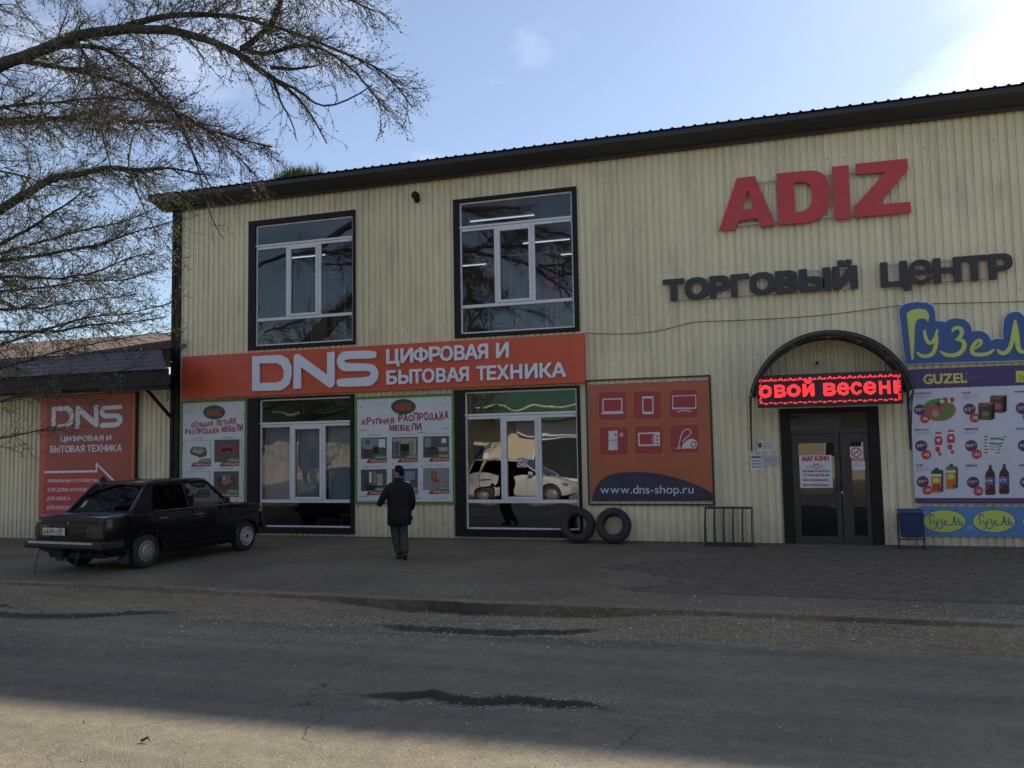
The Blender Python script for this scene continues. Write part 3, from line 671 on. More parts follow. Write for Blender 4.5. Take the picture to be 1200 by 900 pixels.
# ---------------------------------------------------------------- lamps and rooms behind the upper windows
LL = {(358, 300): 'short tube lamp glowing behind the right pane of the upper left window', (332, 278): 'tube lamp glowing behind the top pane of the upper left window', (588, 255): 'tube lamp glowing behind the top pane of the upper right window',
      (640, 282): 'tube lamp glowing behind the middle mullion of the upper right window', (553, 310): 'small lowest tube lamp glowing behind the left pane of the upper right window', (655, 298): 'long tube lamp glowing behind the right pane of the upper right window'}
LAMP = M('lamp_tube', (0.85, 0.93, 1.0), 0.4, emit=.8)
for (px, py, L, Yd) in ((222, 227, 1.5, 1.6), (358, 288+12, 1.2, 2.6), (588, 255, 1.6, 1.5), (640, 282, 1.2, 2.5), (553, 310, .8, 3.4), (655, 298, 1.3, 3.2), (332, 278, 1.4, 1.6)):
    if py == 227: continue
    p = onY(px, py, Yd); zc = 7.2
    e = empty('ceiling_lamp', (p.x, Yd, p.z), label=LL[(px, py)], cat='ceiling lamp', group='tube lamps glowing behind the upper windows')
    mb = MB(); mb.box(-L/2, L/2, -.04, .04, 0, .05); mb.build('housing', PVC, e)
    mb = MB(); mb.tube([(-L/2+.02, 0, -.02), (L/2-.02, 0, -.02)], .013, 8); mb.build('tube', LAMP, e)
    mb = MB(); mb.tube([(-L*.35, 0, .05), (-L*.35, 0, 7.25-p.z)], .006, 6); mb.build('suspension_wire', STEEL, e)
    mb = MB(); mb.tube([(L*.35, 0, .05), (L*.35, 0, 7.25-p.z)], .006, 6); mb.build('suspension_wire', STEEL, e)
def clothes_rail(px0, px1, py, Y, cols, lab, lift=0.0):
    p = onY(px0, py, Y); q = onY(px1, py, Y); L = q.x-p.x
    e = empty('display_shelf', (p.x, Y, 4.02), label=lab, cat='shelf')
    mb = MB()
    for x in (0, L): mb.box(x-.02, x+.02, -.25, -.21, 0, p.z-4.02); mb.box(x-.02, x+.02, .21, .25, 0, p.z-4.02)
    mb.build('upright', STEEL, e)
    mb = MB(); mb.box(0, L, -.25, .25, p.z-4.02, p.z-4.02+.04); mb.build('top_panel', PVC, e)
    for k, cc in enumerate(cols):
        mb = MB(); x0 = L*(k+.1)/len(cols); x1 = L*(k+.9)/len(cols); h = (p.z-4.02)*rng.uniform(.5, .85)
        mb.box(x0, x1, -.15, .15, .1, h); mb.build('goods', cc, e, bevel=.03)
clothes_rail(602, 655, 303, 1.6, [BEIGEP, GREYP, REDP], 'tall shelf with beige and red goods behind the upper right window')
clothes_rail(367, 410, 325, 1.6, [BEIGEP, GREYP], 'tall shelf with pale goods behind the upper left window')
# things standing inside the lower left window
def stool(x, y, col, lab):
    e = empty('stool', (x, y, .05), label=lab, cat='stool')
    for sx in (-1, 1):
        for sy in (-1, 1): mb = MB(); mb.tube([(sx*.17, sy*.17, 0), (sx*.12, sy*.12, .36)], .016, 6); mb.build('leg', col, e)
    mb = MB(); mb.box(-.17, .17, -.17, .17, .36, .40); mb.build('seat', col, e, bevel=.01)
w = WIN[2]; stool(w['fx0']+(w['fx1']-w['fx0'])*.76, 1.0, WOODP, 'low wooden stool just inside the lower left shop window')

# ---------------------------------------------------------------- entrance door
door = empty('entrance_door', (0, 0, 0), label='dark double entrance door with transom window under the arched canopy', cat='door')
DOORM = M('dark_door_profile', (0.030, 0.026, 0.024), 0.45, var=.15, scale=4)
def zd(py): return FX(975, py, 0)[1]
def xd(px, py=560): return FX(px, py, 0)[0]
hz = DZ1
mb = MB(); mb.box(DX0, DX0+.19, -.03, .12, 0, hz); mb.box(DX1-.19, DX1, -.03, .12, 0, hz); mb.box(DX0+.19, DX1-.19, -.028, .12, hz-.10, hz); mb.build('door_frame', TRIM, door, bevel=.006)
dm = zm(900, 470, 5)
def leaf(x0, x1, z0, z1, holes, name):
    mb = MB(); hs = sorted(holes, key=lambda h: h[2]); hx0 = min(h[0] for h in hs); hx1 = max(h[1] for h in hs)
    mb.box(x0, hx0, 0.01, .06, z0, z1); mb.box(hx1, x1, 0.01, .06, z0, z1); z = z0
    for h in hs: mb.box(hx0, hx1, .011, .06, z, h[2]); z = h[3]
    mb.box(hx0, hx1, .011, .06, z, z1); o = mb.build(name, DOORM, door, bevel=.004)
    for h in hs:
        mb = MB(); mb.add([(hx0, .035, h[2]), (hx1, .035, h[2]), (hx1, .035, h[3]), (hx0, .035, h[3])], [(0, 1, 2, 3)]); mb.build('glass_pane', GL_DOOR, o, recalc=False)
    return o
def H_(u0, u1, v0, v1, uoff=0):
    a = FX(*dm(u0, v1)); b = FX(*dm(u1, v0)); return (a[0], b[0], a[1], b[1])
ztr = FX(*dm(350, 190))[1]; xm = FX(*dm(432, 520))[0]
L0 = H_(190, 385, 245, 550); L1 = H_(196, 396, 612, 790); L1 = (L0[0], L0[1], L1[2], L1[3])
R0 = H_(500, 560, 240, 550); R1 = H_(515, 572, 612, 790); R1 = (R0[0], R0[1], R1[2], R1[3])
lf = leaf(DX0+.19, xm-.006, .03, ztr, [L1, L0], 'door_leaf'); rl = leaf(xm+.006, DX1-.19, .03, ztr, [R1, R0], 'door_leaf')
mb = MB(); mb.box(DX0+.19, DX1-.19, .0, .07, ztr+.004, ztr+.09); mb.box(DX0+.19, DX1-.19, .01, .07, hz-.15, hz-.10); mb.build('transom', DOORM, door)
mb = MB(); mb.add([(DX0+.19, .03, ztr+.09), (DX1-.19, .03, ztr+.09), (DX1-.19, .03, hz-.15), (DX0+.19, .03, hz-.15)], [(0, 1, 2, 3)]); mb.build('glass_pane', GL_DOOR, door, recalc=False)
hx, hz2 = FX(*dm(420, 510)); mb = MB(); mb.tube([(hx-.12, -.03, hz2-.12), (hx-.03, -.05, hz2+.02), (hx+.02, -.05, hz2+.12)], .012, 8); mb.tube([(hx-.03, .01, hz2), (hx-.03, -.05, hz2)], .010, 6); mb.build('handle', IRON, lf)
mb = MB(); lx, lz = FX(*dm(434, 536)); mb.lathe([(0, -.012), (.022, -.012), (.024, 0.008), (.024, .02)], 'y', 14, (lx, 0.0, lz)); mb.build('lock', STEEL, lf)
mb = MB(); mb.box(DX0, DX1, -.35, .05, 0.006, .03); mb.build('threshold', PAVR, door, bevel=.006)

def notice(name, u0, v0, u1, v1, lab, m, Y, content=None, mat=WHITEP, cat='notice', tilt=0):
    a = FX(*m(u0, v1), Y); b = FX(*m(u1, v0), Y)
    mb = MB(); mb.box(a[0], b[0], Y, Y+.004, a[1], b[1]); o = mb.build(name, mat); tag(o, lab, cat)
    if content:
        p = Print(o, Y, m); content(p); p.done()
    return o
def c_hours(p):
    p.text(REDP, 'МАГАЗИН', 201, 352, 356, 320, bold=.075)
    p.line(REDP, [(x, y) for x, y in arc(282, 375, 38, 18, 200, -20, 12)], 3); p.text(REDP, '49', 262, 384, 300, 366, bold=.02); p.line(REDP, [(225, 392), (250, 384), (280, 396), (335, 384)], 3)
    p.text(DRED, 'РЕЖИМ РАБОТЫ', 202, 418, 358, 403, bold=.05)
    p.text(NAVY, 'С 9-00 ДО 18-00', 210, 443, 358, 427, bold=.05); p.text(DRED, 'без перерыва', 204, 472, 352, 454, bold=.05); p.text(DRED, 'без выходных', 204, 500, 358, 483, bold=.05)
notice('opening_hours_sign', 190, 316, 372, 508, 'white sheet with red opening hours taped on the left door leaf', dm, -.006, c_hours, cat='sign')
def c_nosm(p):
    cx, cy = 517, 300; o_ = ell(cx, cy, 32, 29, 28); i_ = ell(cx, cy, 25, 22, 28)
    for k in range(28): k2 = (k+1) % 28; p.poly(REDP, [o_[k], o_[k2], i_[k2], i_[k]])
    p.line(REDP, [(500, 318), (536, 281)], 6, 1); p.line(BLACK, [(498, 302), (532, 302)], 5, 0)
notice('no_smoking_sign', 482, 266, 553, 333, 'round red no smoking sign on the right door leaf', dm, -.006, c_nosm, cat='sign')
notice('paper_notice', 492, 352, 567, 403, 'small blank white sheet below the round sign on the door', dm, -.006, lambda p: [p.line(GREYP, [(500, 362+k*7), (555, 362+k*7)], 2) for k in range(4)])
dz6 = zm(860, 370, 3.105)
notice('paper_notice', 84, 456, 147, 495, 'white notice with small portrait, uppermost of those left of the door', dz6, -.008, lambda p: [p.rect(DGREYP, 88, 463, 101, 480)]+[p.line(GREYP, [(106, 464+k*6), (142, 464+k*6)], 2) for k in range(4)])
notice('paper_notice', 60, 507, 102, 564, 'white notice with rows of small pictures under a dark heading, left of the door', dz6, -.008, lambda p: [p.rect(DGREYP, 63, 511, 99, 518)]+[p.ell(DGREYP, 68+k*9, 528+j*11, 3.2, 3, 0, 8) for k in range(4) for j in range(3)])
notice('paper_notice', 103, 506, 164, 546, 'pale grey notice with lines of fine print nearest the door frame', dz6, -.008, lambda p: [p.line(GREYP, [(110, 514+k*5), (158, 514+k*5)], 1.6) for k in range(5)], mat=M('aged_paper', (.45, .45, .45), .6))
z5 = zm(540, 480, 6.207)
def c_ns2(p):
    cx, cy = 443, 384; o_ = ell(cx, cy, 32, 34, 28); i_ = ell(cx, cy, 25, 27, 28)
    for k in range(28): k2 = (k+1) % 28; p.poly(REDP, [o_[k], o_[k2], i_[k2], i_[k]])
    p.line(REDP, [(425, 402), (462, 365)], 6, 1); p.line(BLACK, [(425, 384), (460, 384)], 6, 0)
notice('no_smoking_sign', 411, 349, 480, 420, 'round red no smoking sticker on the shop window behind the tyres', z5, .038, c_ns2, cat='sign')

# ================================================================ SIGNS ON THE FACADE
def sign_board(name, px0, px1, ptop, pbot, Y, th, mat, lab, cat='sign', xref=None, bevel=.004):
    """board: left/right px at mid height; top/bottom px both read at xref"""
    xref = px0 if xref is None else xref; pm = (ptop+pbot)/2
    x0 = FX(px0, pm, Y)[0]; x1 = FX(px1, pm, Y)[0]; z1 = FX(xref, ptop, Y)[1]; z0 = FX(xref, pbot, Y)[1]
    e = empty(name, ((x0+x1)/2, Y, z0)) if False else None
    mb = MB(); mb.box(x0, x1, Y, Y+th, z0, z1); o = mb.build(name, mat, bevel=bevel); tag(o, lab, cat); return o, x0, x1, z0, z1
def child(o, *a): return o
# --- long orange fascia sign with white letters
YS = -0.16
o, x0, x1, z0, z1 = sign_board('shop_sign', 213.5, 684.5, 390.5, 448.5, YS, .13, ORANGE, 'long orange shop sign with large white three letter logo over the lower windows', xref=684)
sg = o
def solid_ribbon(name, pts, w, Y, depth, mats, parent, sm=0):
    if sm: pts = smooth2(pts, sm)
    mb = MB(); vs, fs = ribbon2(pts, w); plate(mb, vs, fs, Y, depth, 0, 1); return mb.build(name, mats, parent)
zq = zm(180, 390, 4.444); yl = YS-.045
def Q(u, v): return FX(*zq(u, v), yl)
def polyletter(name, loops, m, Y, depth, mats, parent):
    L = [[FX(*m(u, v), Y) for u, v in lp] for lp in loops]; vs, fs = filled(L); mb = MB(); plate(mb, vs, fs, Y, depth, 0, 1); return mb.build(name, mats, parent)
ML = [LETW, LETS]
# D: outer and inner outline
dO = [(513, 122), (660, 115)]+[(700, 135), (718, 175), (719, 215), (708, 265), (680, 292), (655, 300), (513, 303)]
dI = [(551, 160), (640, 158), (665, 170), (678, 200), (676, 235), (662, 252), (640, 258), (551, 262)]
polyletter('letter', [dO, dI], zq, yl, .04, ML, sg)
polyletter('letter', [[(730, 122), (740, 110), (757, 112), (903, 218), (903, 102), (942, 98), (942, 268), (930, 284), (912, 284), (767, 178), (767, 290), (727, 292)]], zq, yl, .04, ML, sg)
sS = [(1150, 92), (1162, 108), (1157, 128), (1145, 134), (1000, 137), (992, 147), (1000, 158), (1125, 160), (1155, 172), (1172, 205), (1165, 245), (1140, 272), (1120, 277), (968, 282), (953, 270), (952, 250), (965, 238), (1110, 232), (1130, 220), (1130, 205), (1115, 197), (995, 202), (970, 190), (953, 160), (957, 125), (980, 100), (1005, 95)]
polyletter('letter', [smooth2(sS, 2, True)], zq, yl, .04, ML, sg)
# words in rounded capitals: boxes read off the photograph, region 440..690 x 390..460, scale 4.8
z4 = zm(440, 390, 4.8)
def word_letters(word, spans, m, Y, depth, ubase, vbase_l, vbase_r, vtop_l, bold, parent, mats, res=3, low={}):
    """baseline through (u0,vbase_l)-(u1,vbase_r); world height from first letter"""
    zb = FX(*m(spans[0][0], vbase_l), Y)[1]; zt = FX(*m(spans[0][0], vtop_l), Y)[1]; zb2 = FX(*m(spans[-1][1], vbase_r), Y)[1]; zb = (zb+zb2)/2; zt = zt
    for ch, sp in zip(word, spans):
        vmid = (vbase_l+vtop_l)/2+(vbase_r-vbase_l)*(sp[0]-spans[0][0])/max(1, spans[-1][1]-spans[0][0])
        xa = FX(*m(sp[0], vmid), Y)[0]; xb = FX(*m(sp[1], vmid), Y)[0]; vs, fs = glyphs(ch, bold*(.35 if ch == 'е' else 1), res, sq=low.get('sq', 0))
        za, zc = zb, zt
        if ch in 'ЦД': za = zb-(zt-zb)*.2
        if ch == 'Й': zc = zt+(zt-zb)*.26
        mb = MB(); plate(mb, [(xa+(xb-xa)*p[0], za+(zc-za)*p[1]) for p in vs], fs, Y, depth, 0, 1); mb.build('letter', mats, parent)
RB = 0.045
word_letters('ЦИФРОВАЯИ', [(60, 135), (140, 212), (212, 298), (300, 368), (362, 436), (442, 503), (500, 578), (572, 634), (678, 750)], z4, yl, .04, 0, 175, 140, 92, RB, sg, ML)
word_letters('БЫТОВАЯТЕХНИКА', [(60, 122), (128, 206), (204, 262), (262, 332), (340, 396), (398, 472), (468, 526), (568, 624), (626, 680), (682, 750), (758, 826), (840, 912), (922, 992), (990, 1072)], z4, yl, .04, 0, 292, 248, 212, RB, sg, ML)
# --- ADIZ in red letters on thin rails
ad = empty('red_letter_sign', (*[0]*0, FX(955, 265)[0], -.12, FX(955, 265)[1]), label='large red four letter sign mounted on rails high on the facade', cat='sign')
def at_parent(o):  # keep world position under an empty that is not at the origin
    p = o.parent; o.matrix_parent_inverse = Matrix.Translation(-Vector(p.location)); return o
za = zm(740, 80, 2.609); yA = -.14; MA = [REDL, M('adiz_side', (.28, .02, .025), .5)]
for lp in ([[(267, 497), (322, 336), (377, 329), (442, 480), (395, 485), (386, 459), (331, 466), (316, 493)], [(355, 372), (373, 428), (337, 432)]],
           [smooth2([(443, 322), (443, 322), (443.5, 322), (500, 316), (560, 311), (592, 325), (606, 355), (608, 400), (597, 437), (575, 460), (545, 472), (451, 478), (450.5, 478), (450, 478)], 1), smooth2([(497, 350), (498, 350), (525, 346), (545, 355), (553, 380), (551, 410), (540, 430), (522, 438), (502, 440), (501, 440)], 1)],
           [[(613, 301), (664, 296), (671, 459), (621, 463)]],
           [[(685, 292), (844, 276), (845, 310), (752, 416), (853, 408), (856, 440), (682, 456), (681, 424), (777, 317), (687, 325)]]):
    at_parent(polyletter('letter', lp, za, yA, .05, MA, ad))
def rail(parent, m, u0, v0, u1, v1, Y, r=.012):
    a = FX(*m(u0, v0), Y); b = FX(*m(u1, v1), Y); z = (a[1]+b[1])/2
    mb = MB(); mb.box(a[0], b[0], Y, Y+2*r, z-r, z+r)
    k = a[0]+.1
    while k < b[0]: mb.box(k-.01, k+.01, Y+2*r, 0.01, z-r, z+r); k += .7
    at_parent(mb.build('rail', STEEL, parent))
rail(ad, za, 340, 352, 830, 304, -.085); rail(ad, za, 300, 484, 845, 430, -.085)
# --- black words below
tg = empty('black_letter_sign', (FX(985, 345)[0], -.12, FX(985, 345)[1]), label='two black words of block letters on rails below the large red letters', cat='sign')
zt1 = zm(760, 290, 4.8); zt2 = zm(1010, 280, 5.626); MBk = [BLKL, BLKL]; n0 = len(tg.children)
word_letters('ТОРГОВЬIЙ', [(81, 203), (202, 338), (343, 458), (462, 567), (567, 714), (713, 843), (848, 990), (980, 1026), (1035, 1178)], zt1, -.13, .05, 0, 307, 229, 181, .075, tg, MBk, low=dict(sq=1))
word_letters('ЦеНТР', [(122, 322), (308, 468), (472, 657), (657, 832), (838, 998)], zt2, -.13, .05, 0, 316, 262, 155, .060, tg, MBk, low=dict(sq=1))
for c in tg.children: at_parent(c)
rail(tg, zt1, 130, 190, 1170, 112, -.08); rail(tg, zt1, 130, 296, 1170, 222, -.08); rail(tg, zt2, 125, 170, 960, 112, -.08); rail(tg, zt2, 125, 300, 880, 252, -.08)
# --- blue cut-out sign with yellow script
bl_o = [(245, 470), (262, 440), (300, 424), (360, 415), (430, 420), (470, 445), (483, 480), (487, 540), (520, 542), (548, 550), (580, 530), (625, 522), (675, 530), (712, 560), (728, 612), (760, 605), (800, 610), (835, 635), (850, 668), (895, 656), (934, 662), (932, 600), (940, 530), (962, 495), (1000, 481), (1040, 483), (1069, 510), (1085, 560), (1090, 640), (1150, 600), (1160, 520), (1200, 480), (1260, 500), (1280, 600), (1350, 620), (1420, 700), (1425, 790), (1000, 802), (600, 814), (290, 825)]
def shape_sign(name, pts, m, Y, th, mat, parent=None):
    L = [[FX(*m(u, v), Y) for u, v in pts]]; vs, fs = filled(L); mb = MB(); plate(mb, vs, fs, Y, th, 0, 0); return mb.build(name, mat, parent)
def grow(pts, d):
    out = []; n = len(pts)
    for i in range(n):
        a, b, c = Vector(pts[i-1]), Vector(pts[i]), Vector(pts[(i+1) % n]); t = ((b-a).normalized()+(c-b).normalized())
        t = t.normalized() if t.length > 1e-5 else (b-a).normalized(); out.append((b.x+t.y*d, b.y-t.x*d))
    return out
rim = shape_sign('cutout_sign', grow(bl_o, 6), zt2, -.10, .08, WHITEP); tag(rim, 'blue cut-out sign with yellow handwritten letters at the right edge of the facade', 'sign')
shape_sign('blue_face', bl_o, zt2, -.108, .006, BLUES, rim)
SC_N = [0]
def script(pts, w, name='letter', m=zt2, Y=-.120, parent=rim, mat=YGREEN, sm=2, k=1.0):
    W_ = [FX(*m(u, v), Y) for u, v in smooth2(pts, sm)]; s = (Vector(FX(*m(101, 500), Y))-Vector(FX(*m(100, 500), Y))).length
    n = len(W_)
    if hasattr(w, '__len__'):
        ws = [];  L = len(w)-1
        for i in range(n):
            t = i/(n-1)*L; a = min(L-1, int(t)); ws.append((w[a]+(w[a+1]-w[a])*(t-a))*s)
    else: ws = w*s
    SC_N[0] += 1; Y = Y-.0006*SC_N[0]; mb = MB(); vs, fs = ribbon2(W_, ws); plate(mb, vs, fs, Y, .010, 0, 0); return mb.build(name, mat, parent)
shape_sign('letter', [(295, 490), (330, 468), (380, 459), (425, 468), (444, 500), (438, 550), (425, 530), (395, 523), (362, 535), (350, 570), (342, 794), (326, 794)], zt2, -.120, .010, YGREEN, rim)
script([(412, 600), (418, 650), (440, 690), (470, 680), (492, 630), (498, 595)], [16, 24, 26, 20, 12]); script([(493, 640), (490, 700), (470, 760), (425, 775), (385, 770), (363, 745)], [22, 26, 28, 24, 8])
script([(598, 612), (605, 590), (640, 582), (662, 605), (655, 640), (620, 668)], [14, 24, 28, 26, 16]); script([(622, 662), (665, 668), (680, 700), (660, 745), (610, 770), (550, 765), (512, 738)], [12, 26, 30, 30, 26, 6])
script([(738, 728), (775, 705), (790, 680), (775, 665), (745, 685), (722, 725), (730, 760), (790, 765), (840, 755), (875, 725)], [10, 16, 22, 24, 26, 28, 26, 22, 6])
script([(893, 728), (915, 755), (950, 752), (980, 715), (1000, 640), (1012, 535)], [8, 26, 28, 26, 30, 14]); script([(1015, 560), (1022, 650), (1030, 730), (1060, 750), (1090, 730)], [14, 32, 30, 24, 12])
script([(1110, 640), (1118, 700), (1135, 750), (1190, 750), (1210, 700), (1170, 670), (1130, 690)], [14, 24, 28, 26, 24, 14])

# ================================================================ POSTERS
# --- furniture sale poster, right (region 405..545 x 450..610, scale 5.63)
def picture(p, u0, v0, u1, v1, kind, price, tilt):
    p.rect(GREENP, u0-2, v0-2, u1+2, v1+2, 0, tilt); base = {'c': GREYP, 's': WHITEP}.get(kind, DGREYP); p.rect(base, u0, v0, u1, v1, 1, tilt)
    W_, H_2 = u1-u0, v1-v0; q = lambda a, b: (u0+W_*a, v0+H_2*b)
    def rc(mat, a, b, c, d, ly=2): x, y = q(a, b); x2, y2 = q(c, d); p.rect(mat, x, y, x2, y2, ly)
    if kind == 'a': rc(GREYP, .02, .02, .98, .45, 2); rc(BROWNP, .12, .5, .45, .92, 3); rc(BEIGEP, .14, .45, .43, .52, 4); rc(WHITEP, .7, .05, .95, .45, 3); rc(DGREYP, .18, .1, .34, .3, 3); rc(BLACK, .5, .4, .68, .75, 3)
    if kind == 'b': rc(BEIGEP, .03, .03, .97, .2, 2); rc(GREYP, .08, .15, .3, .9, 3); rc(DGREYP, .12, .2, .26, .85, 4); rc(BLACK, .34, .3, .66, .65, 3); rc(BEIGEP, .34, .18, .66, .3, 3); rc(GREYP, .68, .12, .8, .9, 3); rc(BEIGEP, .82, .1, .95, .92, 3); rc(BROWNP, .34, .7, .66, .85, 3)
    if kind == 'd': rc(GREYP, .05, .05, .3, .5, 2); rc(DGREYP, .4, .08, .62, .4, 3); rc(WHITEP, .72, .08, .9, .3, 3); rc(BROWNP, .1, .62, .6, .85, 3); rc(BLACK, .2, .5, .5, .6, 4); rc(BEIGEP, .6, .5, .95, .7, 3)
    if kind == 'e': rc(WHITEP, .32, .1, .42, .6, 2); rc(GREYP, .48, .08, .58, .65, 2); rc(BROWNP, .1, .4, .28, .85, 2); rc(BEIGEP, .62, .2, .85, .8, 2); rc(BLACK, .2, .75, .9, .95, 3)
    if kind == 'f': rc(BLUES, .03, .03, .97, .4, 2); rc(GREYP, .5, .1, .9, .5, 3); rc(DGREYP, .1, .5, .9, .9, 3); rc(WHITEP, .3, .55, .7, .65, 4)
    if kind == 'c': rc(DRED, .32, .12, .52, .52, 3); rc(WOODP, .35, .16, .49, .48, 4); p.poly(DRED, [q(.34, .55), q(.60, .52), q(.62, .60), q(.40, .66)], 3); [p.line(WOODP, [q(a, .6), q(a, b)], 2.5, 3) for a, b in ((.37, .92), (.42, .86), (.6, .84), (.54, .78))]
    if kind == 's':  # long sofa
        p.poly(DGREYP, [q(.15, .45), q(.3, .25), q(.8, .3), q(.86, .5), q(.84, .7), q(.6, .78), q(.2, .62)], 2); p.poly(BEIGEP, [q(.22, .5), q(.38, .38), q(.8, .45), q(.6, .62)], 3); p.poly(GREYP, [q(.3, .3), q(.45, .26), q(.46, .4), q(.3, .44)], 4); p.poly(GREYP, [q(.52, .28), q(.7, .31), q(.7, .44), q(.54, .42)], 4)
    if kind == 'r':  # red corner sofa
        p.poly(DRED, [q(.1, .3), q(.45, .22), q(.8, .22), q(.92, .3), q(.86, .65), q(.7, .72), q(.5, .52), q(.32, .72), q(.16, .62)], 2); p.poly(BLACK, [q(.26, .42), q(.5, .35), q(.76, .4), q(.68, .55), q(.5, .44), q(.34, .58)], 3); [p.rect(REDP, *q(a, .24), *q(a+.12, .36), 4) for a in (.22, .42, .6)]
    if kind == 'w':  # brown sofa
        p.poly(BROWNP, [q(.12, .35), q(.3, .2), q(.55, .25), q(.88, .28), q(.9, .55), q(.4, .88), q(.14, .62)], 2); p.poly(WOODP, [q(.3, .5), q(.55, .35), q(.8, .42), q(.45, .65)], 3); p.poly(BEIGEP, [q(.35, .2), q(.48, .15), q(.5, .38), q(.36, .42)], 4); p.poly(MEAT, [q(.55, .1), q(.68, .18), q(.66, .36), q(.54, .33)], 4)
    p.poly(GREENP, [(u1-W_*.52, v1+1), (u1-W_*.42, v1-H_2*.16), (u1+2, v1-H_2*.19), (u1+2, v1-1)], 5)
    p.text(WHITEP, price.replace(' руб', '')+' руб', u1-W_*.38, v1-3, u1-3, v1-H_2*.13, 6, bold=.01)
    p.poly(DRED, [(u1-W_*.8, v1+H_2*.20), (u1-W_*.70, v1+2), (u1+2, v1-1), (u1+2, v1+H_2*.17)], 5)
    p.text(WHITEP, price, u1-W_*.62, v1+H_2*.16, u1-4, v1+H_2*.03, 6, bold=.02)
def poster_frame(o, x0, x1, z0, z1, Y, wd, mat, name='frame'):
    mb = MB(); mb.box(x0, x0+wd, Y-.012, Y, z0, z1); mb.box(x1-wd, x1, Y-.012, Y, z0, z1); mb.box(x0+wd, x1-wd, Y-.0115, Y, z0, z0+wd); mb.box(x0+wd, x1-wd, Y-.0115, Y, z1-wd, z1); return mb.build(name, mat, o)
zp = zm(405, 450, 5.63); YP = -.05
o, x0, x1, z0, z1 = sign_board('furniture_poster', 415.8, 533.0, 465.3, 590.5, YP, .04, WHITEP, 'white furniture sale poster with six pictures between the two shop windows', 'poster', xref=417)
poster_frame(o, x0, x1, z0, z1, YP, .055, GREENP)
p = Print(o, YP, zp)
p.ell(DGREEN, 382, 150, 82, 51, 0, 28); p.text(REDP, 'ADIZ', 328, 176, 436, 126, 1, bold=.06)
p.hand(DRED, 'КРУПНАЯ', (107, 268, 322, 224), 1, .05, .08, 4); p.hand(DRED, 'РАСПРОДАЖА', (346, 252, 682, 200), 1, .05, .10, 20); p.hand(DRED, 'МЕБЕЛИ', (287, 312, 502, 268), 1, .05, .08, 6)
for k, (u, v) in enumerate(((103, 357), (308, 354), (514, 348))): picture(p, u, v, u+167, v+137, 'abd'[k], ('3622 руб', '12 240 руб', '3220 руб')[k], 4)
for k, (u, v) in enumerate(((103, 566), (308, 562), (514, 558))): picture(p, u, v, u+167, v+140, 'efc'[k], ('5361 руб', '6180 руб', '3000 руб')[k], 4)
for t, u, v, w_ in (('Набор "Тася"', 150, 343, 85), ('Гостиная "Марго"', 338, 338, 118), ('Стол - тумба "Стандарт"', 520, 333, 158), ('Прихожая "Кармен"', 122, 551, 122), ('Кухня "Весна"', 350, 547, 88), ('Стул "Кабриолет"', 540, 542, 115)): p.text(DGREYP, t, u, v, u+w_, v-13, 1)
for u, v in ((100, 155), (656, 96), (505, 543), (312, 525), (700, 321), (80, 484), (275, 593), (110, 97)): p.ell(GREENP, u, v, 5, 5, 1, 8)
for pts in ([(160, 98), (170, 118), (195, 130), (225, 136), (245, 128), (262, 118), (272, 98)], [(590, 88), (600, 112), (625, 128), (650, 136), (675, 120), (700, 118)], [(72, 330), (88, 350), (86, 385), (70, 405)], [(72, 628), (90, 645), (86, 675), (70, 688)], [(140, 776), (160, 766), (200, 768), (214, 776)]): p.line(GREYP, smooth2(pts, 1), 1.5, 1)
for u, v in ((90, 310), (470, 325), (630, 296), (88, 748), (440, 760)): p.line(GREENP, [(u, v), (u+20, v-5), (u+52, v-6)], 4, 1)
p.line(GREYP, [(553, 757), (686, 752)], 2, 1); p.done()
# --- left one (region 200..420 x 450..630, scale 5)
zl = zm(200, 450, 5)
o, x0, x1, z0, z1 = sign_board('furniture_poster', 211.5, 289.0, 470.0, 590.5, YP, .04, WHITEP, 'narrower white furniture sale poster with sofas standing behind the dark car', 'poster', xref=212)
poster_frame(o, x0, x1, z0, z1, YP, .055, GREENP)
p = Print(o, YP, zl)
p.ell(DGREEN, 255, 166, 65, 42, 0, 28); p.text(REDP, 'ADIZ', 210, 188, 300, 146, 1, bold=.06)
p.hand(DRED, 'БОЛЬШАЯ', (121, 254, 250, 222), 1, .05, .08, 6); p.hand(DRED, 'ЛЕТНЯЯ', (265, 246, 384, 210), 1, .05, .1, 8); p.hand(DRED, 'РАСПРОДАЖА', (84, 297, 285, 264), 1, .05, .08, 8); p.hand(DRED, 'МЕБЕЛИ', (298, 284, 424, 246), 1, .05, .08, 8)
picture(p, 90, 333, 233, 460, 's', '19 850 руб', 2); picture(p, 258, 328, 402, 457, 'r', '11 920 руб', 2); picture(p, 87, 516, 228, 640, 's', '12 300 руб', 2); picture(p, 254, 514, 398, 640, 'w', '11 218 руб', 2)
for t, u, v, w_ in (('Диван "Гинза"', 125, 324, 66), ('Угол "Манго"', 305, 318, 66), ('Угол "Карина"', 120, 503, 70), ('Диван "Лорд"', 300, 500, 68)): p.text(DGREYP, t, u, v, u+w_, v-10, 1)
for u, v in ((92, 168), (115, 160), (418, 204), (75, 356), (430, 376), (414, 664), (350, 680), (388, 688)): p.ell(GREENP, u, v, 4, 4, 1, 8)
p.line(GREYP, smooth2([(85, 150), (105, 160), (128, 150), (140, 118)], 1), 1.5, 1); p.line(GREYP, smooth2([(375, 110), (380, 140), (420, 160), (428, 190)], 1), 1.5, 1); p.line(DGREYP, smooth2([(420, 300), (412, 350), (425, 420), (418, 500), (428, 640)], 2), 1.5, 1)
p.done()
